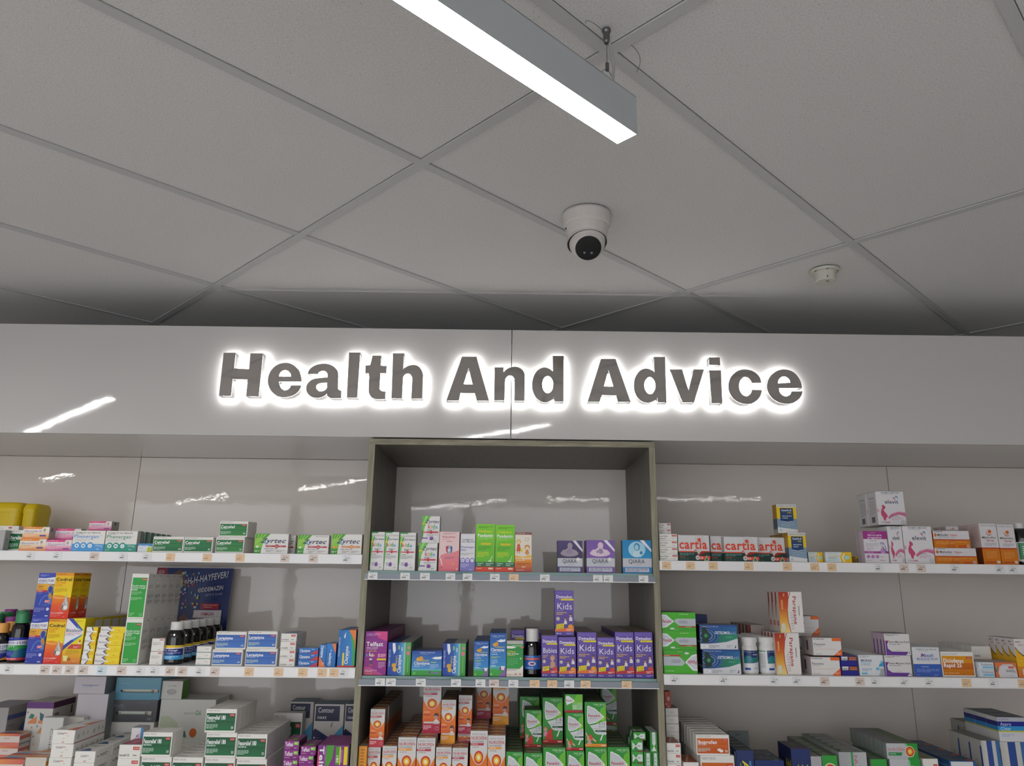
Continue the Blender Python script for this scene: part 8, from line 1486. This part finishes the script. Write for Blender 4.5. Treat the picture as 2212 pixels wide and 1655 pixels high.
TICKETS = """
w|w||-15842,25793,17136|white price ticket on the upper left shelf edge, below the orange and white tablet box|price tickets on the upper left shelf edge
w|w||-14954,25793,17136|white price ticket on the upper left shelf edge, below the front pink tablet box|price tickets on the upper left shelf edge
w|c|$14.99|-13728,25793,17136|cream price ticket on the upper left shelf edge, below the white box|price tickets on the upper left shelf edge
w|w||-12770,25793,17136|white price ticket on the upper left shelf edge, below the white box with teal band|price tickets on the upper left shelf edge
w|w||-11980,25793,17136|white price ticket on upper left shelf, below the tiny blue and yellow tablet box|price tickets on the upper left shelf edge
w|o||-11198,25793,17136|left orange-tinted price ticket on upper left shelf, below the dark green and white tablet box|price tickets on the upper left shelf edge
w|o||-9978,25793,17136|right orange-tinted price ticket on upper left shelf, below the dark green and white tablet box|price tickets on the upper left shelf edge
w|o||-8886,25793,17136|orange-tinted price ticket on the upper left shelf edge, below the mid-green and white tablet box|price tickets on the upper left shelf edge
w|c|$13.99|-7397,25793,17136|left cream price ticket on the upper left shelf edge, below the white box|price tickets on the upper left shelf edge
w|c|$29.99|-6451,25793,17136|right cream price ticket on the upper left shelf edge, below the white box|price tickets on the upper left shelf edge
w|w|$21.99|-5343,25793,17136|white price ticket on the upper left shelf edge, below the white box|price tickets on the upper left shelf edge
w|w||-15920,25793,13581|white price ticket on the middle left shelf edge, below the tall blue cough syrup carton|price tickets on the middle left shelf edge
w|c|$14.99|-14769,25793,13581|cream price ticket on the middle left shelf edge, below the yellow and red syrup carton|price tickets on the middle left shelf edge
w|c|$17.99|-14385,25793,13581|left cream price ticket on the middle left shelf edge, below the tall yellow syrup carton|price tickets on the middle left shelf edge
w|c|$17.99|-13972,25793,13581|right cream price ticket on the middle left shelf edge, below the tall yellow syrup carton|price tickets on the middle left shelf edge
w|c|$19.99|-13543,25793,13581|cream price ticket on the middle left shelf edge, below the small yellow tablet box|price tickets on the middle left shelf edge
w|b||-12952,25793,13581|pale blue price ticket on middle left shelf, below the long flat yellow tablet box|price tickets on the middle left shelf edge
w|c|$13.99|-12317,25793,13581|cream price ticket on middle left shelf, below the tall green and white syrup carton|price tickets on the middle left shelf edge
w|w||-11718,25793,13581|left white price ticket on the middle left shelf edge, below the small white tablet box|price tickets on the middle left shelf edge
w|w||-11267,25793,13581|right white price ticket on the middle left shelf edge, below the small white tablet box|price tickets on the middle left shelf edge
w|c|$8.99|-10764,25793,13581|cream price ticket on the middle left shelf edge, below the small white tablet box|price tickets on the middle left shelf edge
w|c|$24.99|-10365,25793,13581|cream price ticket on the middle left shelf edge, below the thin white box|price tickets on the middle left shelf edge
w|w||-9802,25793,13581|white price ticket on the middle left shelf edge, below the thin white box|price tickets on the middle left shelf edge
w|c|$13.99|-9329,25793,13581|cream price ticket on the middle left shelf edge, below the blue and white tablet box|price tickets on the middle left shelf edge
w|o|$13.99|-8233,25793,13581|orange-tinted price ticket on the middle left shelf edge, below the blue and white tablet box|price tickets on the middle left shelf edge
w|o||-7285,25793,13581|orange-tinted price ticket on the middle left shelf edge, below the small end-on white tablet box|price tickets on the middle left shelf edge
w|o||-6514,25793,13581|orange-tinted price ticket on the middle left shelf edge, below the small bright blue box|price tickets on the middle left shelf edge
w|o||-5891,25793,13581|orange-tinted price ticket on the middle left shelf edge, below the narrow upright blue box|price tickets on the middle left shelf edge
w|o||-5511,25793,13581|orange-tinted price ticket on the middle left shelf edge, below the upright blue box|price tickets on the middle left shelf edge
w|w||-5201,25793,13581|white price ticket on middle left shelf, below the large upright blue, green and orange box|price tickets on the middle left shelf edge
g|w|$28.99|-4440,25768,16605|left white price ticket on upper glass shelf, below the tall white allergy syrup carton|price tickets on the upper glass shelf edge
g|w|$17.99|-3370,25768,16605|right white price ticket on upper glass shelf, below the tall white allergy syrup carton|price tickets on the upper glass shelf edge
g|w|$26.99|-2713,25768,16605|white price ticket on the upper glass shelf edge, below the square white carton|price tickets on the upper glass shelf edge
g|w|$18.99|-1871,25768,16605|white price ticket on the upper glass shelf edge, below the pink syrup carton|price tickets on the upper glass shelf edge
g|w|$24.99|-1305,25768,16605|white price ticket on the upper glass shelf edge, below the white and violet syrup carton|price tickets on the upper glass shelf edge
g|w|$17.99|-401,25768,16605|white price ticket on the upper glass shelf edge, below the lime green syrup carton|price tickets on the upper glass shelf edge
g|o||227,25768,16605|orange-tinted price ticket on the upper glass shelf edge, below the lime green syrup carton|price tickets on the upper glass shelf edge
g|w|$29.99|1253,25768,16605|white price ticket on the upper glass shelf edge, below the white and orange carton|price tickets on the upper glass shelf edge
g|w||3009,25768,16605|left white price ticket on the upper glass shelf edge, below the light purple box|price tickets on the upper glass shelf edge
g|w||3354,25768,16605|right white price ticket on the upper glass shelf edge, below the light purple box|price tickets on the upper glass shelf edge
g|w||4521,25768,16605|white price ticket on the upper glass shelf edge, below the bright blue box|price tickets on the upper glass shelf edge
g|w||-4014,25768,13325|white price ticket on the middle glass shelf edge, below the purple children's syrup carton|price tickets on the middle glass shelf edge
g|w|$33.99|-3667,25768,13325|left white price ticket on the middle glass shelf edge, below the upright chewable box|price tickets on the middle glass shelf edge
g|w|$14.99|-2713,25768,13325|white price ticket on the middle glass shelf edge, below the landscape chewable box|price tickets on the middle glass shelf edge
g|w|$33.99|-1589,25768,13325|right white price ticket on the middle glass shelf edge, below the upright chewable box|price tickets on the middle glass shelf edge
g|w||-805,25768,13325|white price ticket on the middle glass shelf edge, below the short blue children's syrup carton|price tickets on the middle glass shelf edge
g|c|$17.99|-375,25768,13325|cream price ticket on the middle glass shelf edge, below the tall blue children's syrup carton|price tickets on the middle glass shelf edge
g|w||247,25768,13325|white price ticket on the middle glass shelf edge, below the green and white children's carton|price tickets on the middle glass shelf edge
g|o|$10.99|928,25768,13325|left orange-tinted price ticket on the middle glass shelf edge, below the purple baby syrup carton|price tickets on the middle glass shelf edge
g|o|$9.99|1491,25768,13325|right orange-tinted price ticket on the middle glass shelf edge, below the purple baby syrup carton|price tickets on the middle glass shelf edge
g|w||2033,25768,13325|white price ticket on middle glass shelf, below the short purple and orange children's syrup carton|price tickets on the middle glass shelf edge
g|o|$13.99|2558,25768,13325|orange-tinted price ticket on middle glass shelf, below the tall purple and orange children's syrup carton|price tickets on the middle glass shelf edge
g|o|$13.99|3872,25768,13325|orange-tinted price ticket on middle glass shelf, below the tall purple and red children's syrup carton|price tickets on the middle glass shelf edge
w|o|$3.99|5307,25793,17056|orange-tinted price ticket on the upper right shelf edge, below the thin white tablet box|price tickets on the upper right shelf edge
w|o|$5.99|6103,25793,17056|left orange-tinted price ticket on the upper right shelf edge, below the orange-lettered box|price tickets on the upper right shelf edge
w|o||6860,25793,17056|middle orange-tinted price ticket on the upper right shelf edge, below the orange-lettered box|price tickets on the upper right shelf edge
w|o||8048,25793,17056|right orange-tinted price ticket on the upper right shelf edge, below the orange-lettered box|price tickets on the upper right shelf edge
w|o||9336,25793,17056|orange-tinted price ticket on the upper right shelf edge, below the yellow and blue vitamin box|price tickets on the upper right shelf edge
w|o|$24.99|10248,25793,17056|orange-tinted price ticket on the upper right shelf edge, below the small pale box end|price tickets on the upper right shelf edge
w|o|$13.99|10820,25793,17056|orange-tinted price ticket on upper right shelf, below the low white and yellow vitamin box|price tickets on the upper right shelf edge
w|w||12394,25793,17056|white price ticket on the upper right shelf edge, below the magenta and white supplement box|price tickets on the upper right shelf edge
w|c|$32.99|13230,25793,17056|cream price ticket on the upper right shelf edge, below the narrow white box|price tickets on the upper right shelf edge
w|c|$77.99|13808,25793,17056|cream price ticket on the upper right shelf edge, below the wide white box|price tickets on the upper right shelf edge
w|w|$29.99|14931,25793,17056|white price ticket on upper right shelf, below the long orange and white tablet box|price tickets on the upper right shelf edge
w|w|$22.99|16427,25793,17056|left white price ticket on upper right shelf, below the tall orange and white syrup carton|price tickets on the upper right shelf edge
w|w|$20.99|16877,25793,17056|right white price ticket on upper right shelf, below the tall orange and white syrup carton|price tickets on the upper right shelf edge
w|w|$11.99|5428,25793,13491|white price ticket on the middle right shelf edge, below the upside-down green box|price tickets on the middle right shelf edge
w|w|$8.99|7004,25793,13491|white price ticket on the middle right shelf edge, below the blue and teal tablet box|price tickets on the middle right shelf edge
w|w|$11.99|8626,25793,13491|left white price ticket on the middle right shelf edge, below the upright red-orange box|price tickets on the middle right shelf edge
w|w|$6.99|9356,25793,13491|right white price ticket on the middle right shelf edge, below the upright red-orange box|price tickets on the middle right shelf edge
w|c|$4.99|10243,25793,13491|cream price ticket on the middle right shelf edge, below the orange-cornered white box|price tickets on the middle right shelf edge
w|c|$12.99|11378,25793,13491|cream price ticket on the middle right shelf edge, below the small dark blue box|price tickets on the middle right shelf edge
w|w||11874,25793,13491|white price ticket on middle right shelf, below the white and pale blue migraine tablet box|price tickets on the middle right shelf edge
w|w|$12.99|12808,25793,13491|white price ticket on the middle right shelf edge, below the white box with purple curve|price tickets on the middle right shelf edge
w|w|$13.99|13614,25793,13491|white price ticket on the middle right shelf edge, below the white and blue migraine box|price tickets on the middle right shelf edge
w|o|$13.99|14810,25793,13491|orange-tinted price ticket on the middle right shelf edge, below the orange and white tablet box|price tickets on the middle right shelf edge
w|w||15681,25793,13491|white price ticket on the middle right shelf edge, below the small white box|price tickets on the middle right shelf edge
w|o||16618,25793,13491|orange-tinted price ticket on middle right shelf, below the orange and white box upside down|price tickets on the middle right shelf edge
"""
POSTER = (-1.3802, 3.055)
# ---------------------------------------------------------------- cartons
_cm = {}
def carton(design, name, cat, x, y, z, w_, d_, h_, label, group):
    key = (design, round(w_, 4), round(d_, 4), round(h_, 4))
    if key not in _cm: _cm[key] = carton_mesh(design, D[design], w_, d_, h_)
    o = link(name, _cm[key], None, (x, y, z), random.uniform(-.006, .006)); tag(o, label, cat, group); return o
def rows(text):
    for ln in text.strip().split('\n'):
        f = ln.split('|')
        yield f
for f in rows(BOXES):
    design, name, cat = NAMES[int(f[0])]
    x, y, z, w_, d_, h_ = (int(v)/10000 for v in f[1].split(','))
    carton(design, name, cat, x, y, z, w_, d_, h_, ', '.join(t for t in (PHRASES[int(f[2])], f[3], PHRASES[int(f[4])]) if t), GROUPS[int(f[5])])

# ---------------------------------------------------------------- price tickets
TC = {'w': '#e2e2e2', 'c': '#dccbc0', 'o': '#e6c49c', 'b': '#cfe0e8'}
_tm = {}
def ticket(kind, col, price, x, y, z, label, group):
    k = (kind, col, price)
    if k not in _tm:
        g = Geo(); W, Hh = (.030, .0245) if kind == 'w' else (.0315, .0235); dark = '#55504c' if col != 'o' else '#b09070'
        g_box(g, -W/2, W/2, 0, .0006, 0, Hh, lin(TC[col]))
        ops = ([T(price, .32, .8, .52, .7, dark, .01)] if price else [])+[G(.3, .85, .56, .68, 1, dark)]*(not price)+[G(.16, .88, .3, .46, 1, dark, 4), G(.16, .88, .24, .36, 1, dark, 8), G(.2, .8, .84, .92, 1, '#a8a29c', 2), G(.45, .7, .08, .14, 1, '#8c8884', 3)]
        draw(g, ops, lambda u, v, L: (-W/2+u*W, -EPS*L, v*Hh)); _tm[k] = g.mesh('price_ticket', [M['label']])
    return tag(link('price_ticket', _tm[k], None, (x, y, z)), label, 'price ticket', group)
for f in rows(TICKETS):
    x, y, z = (int(v)/10000 for v in f[3].split(','))
    ticket(f[0], f[1], f[2], x, y, z, f[4], f[5])

# ---------------------------------------------------------------- hay fever display card
PW, PH = .30, .312
g = Geo(); g_box(g, 0, PW, 0, .0025, 0, PH, lin('#b9bcc2'))
rnd = random.Random(5)
ops = [R(0, .2, 1, 1, '#182c68', '#1c3474'), P('#dcdcdc', 0, .2, .3, .24, .6, .24, .6, .15, 0, .1), R(0, .88, .14, 1, '#a02c44'), T('NEW', .02, .1, .92, .97, '#e8c8cc', .02)]
ops += [P('#6c4c38', .12, .78, .2, .92, .3, .98, .38, .9, .42, .76, .3, .8), P('#c89c80', .24, .84, .32, .92, .36, .84, .36, .76, .26, .76), P('#5c3828', .32, .34, .44, .46, .5, .36, .46, .26, .36, .24)]
for k in range(46): ops.append(E(.3+rnd.random()*.3, .35+rnd.random()*.6, .008+.012*rnd.random(), .008+.014*rnd.random(), rnd.choice(['#c87c94', '#d8d8e0', '#8cc4e0', '#d8c83c', '#c83c4c']), 6))
ops += [X2('H-H-HAYFEVER?', .43, .8, .95, .89, .075, '#dcdce6', .03), X2('ODDEMAZIN', .58, .7, .9, .74, .05, '#d0d0dc', .05), X2('GETS IT DONE', .68, .655, .9, .675, .026, '#a8acc4', .02), R(.64, .5, .88, .57, '#a82434'), G(.68, .85, .51, .56, 2, '#d88c90'), R(.56, .4, .92, .49, '#d8d0d4'), T('DEMAZIN', .66, .82, .43, .46, '#b02c4c', .04), R(.56, .28, .92, .4, '#5c2458'), R(.56, .2, .92, .29, '#4c84c0'), G(.62, .86, .33, .36, 1, '#d0b0d0'), G(.6, .95, .12, .15, 1, '#4c4c58')]
draw(g, ops, lambda u, v, L: (u*PW, -EPS*L, v*PH))
pc = link('display_card', g.mesh('display_card', [M['label']]), None, (POSTER[0], POSTER[1], 1.3862), 0, (math.radians(-4), 0, 0))
tag(pc, 'dark blue hay fever display card behind the tall green cartons', 'display card')
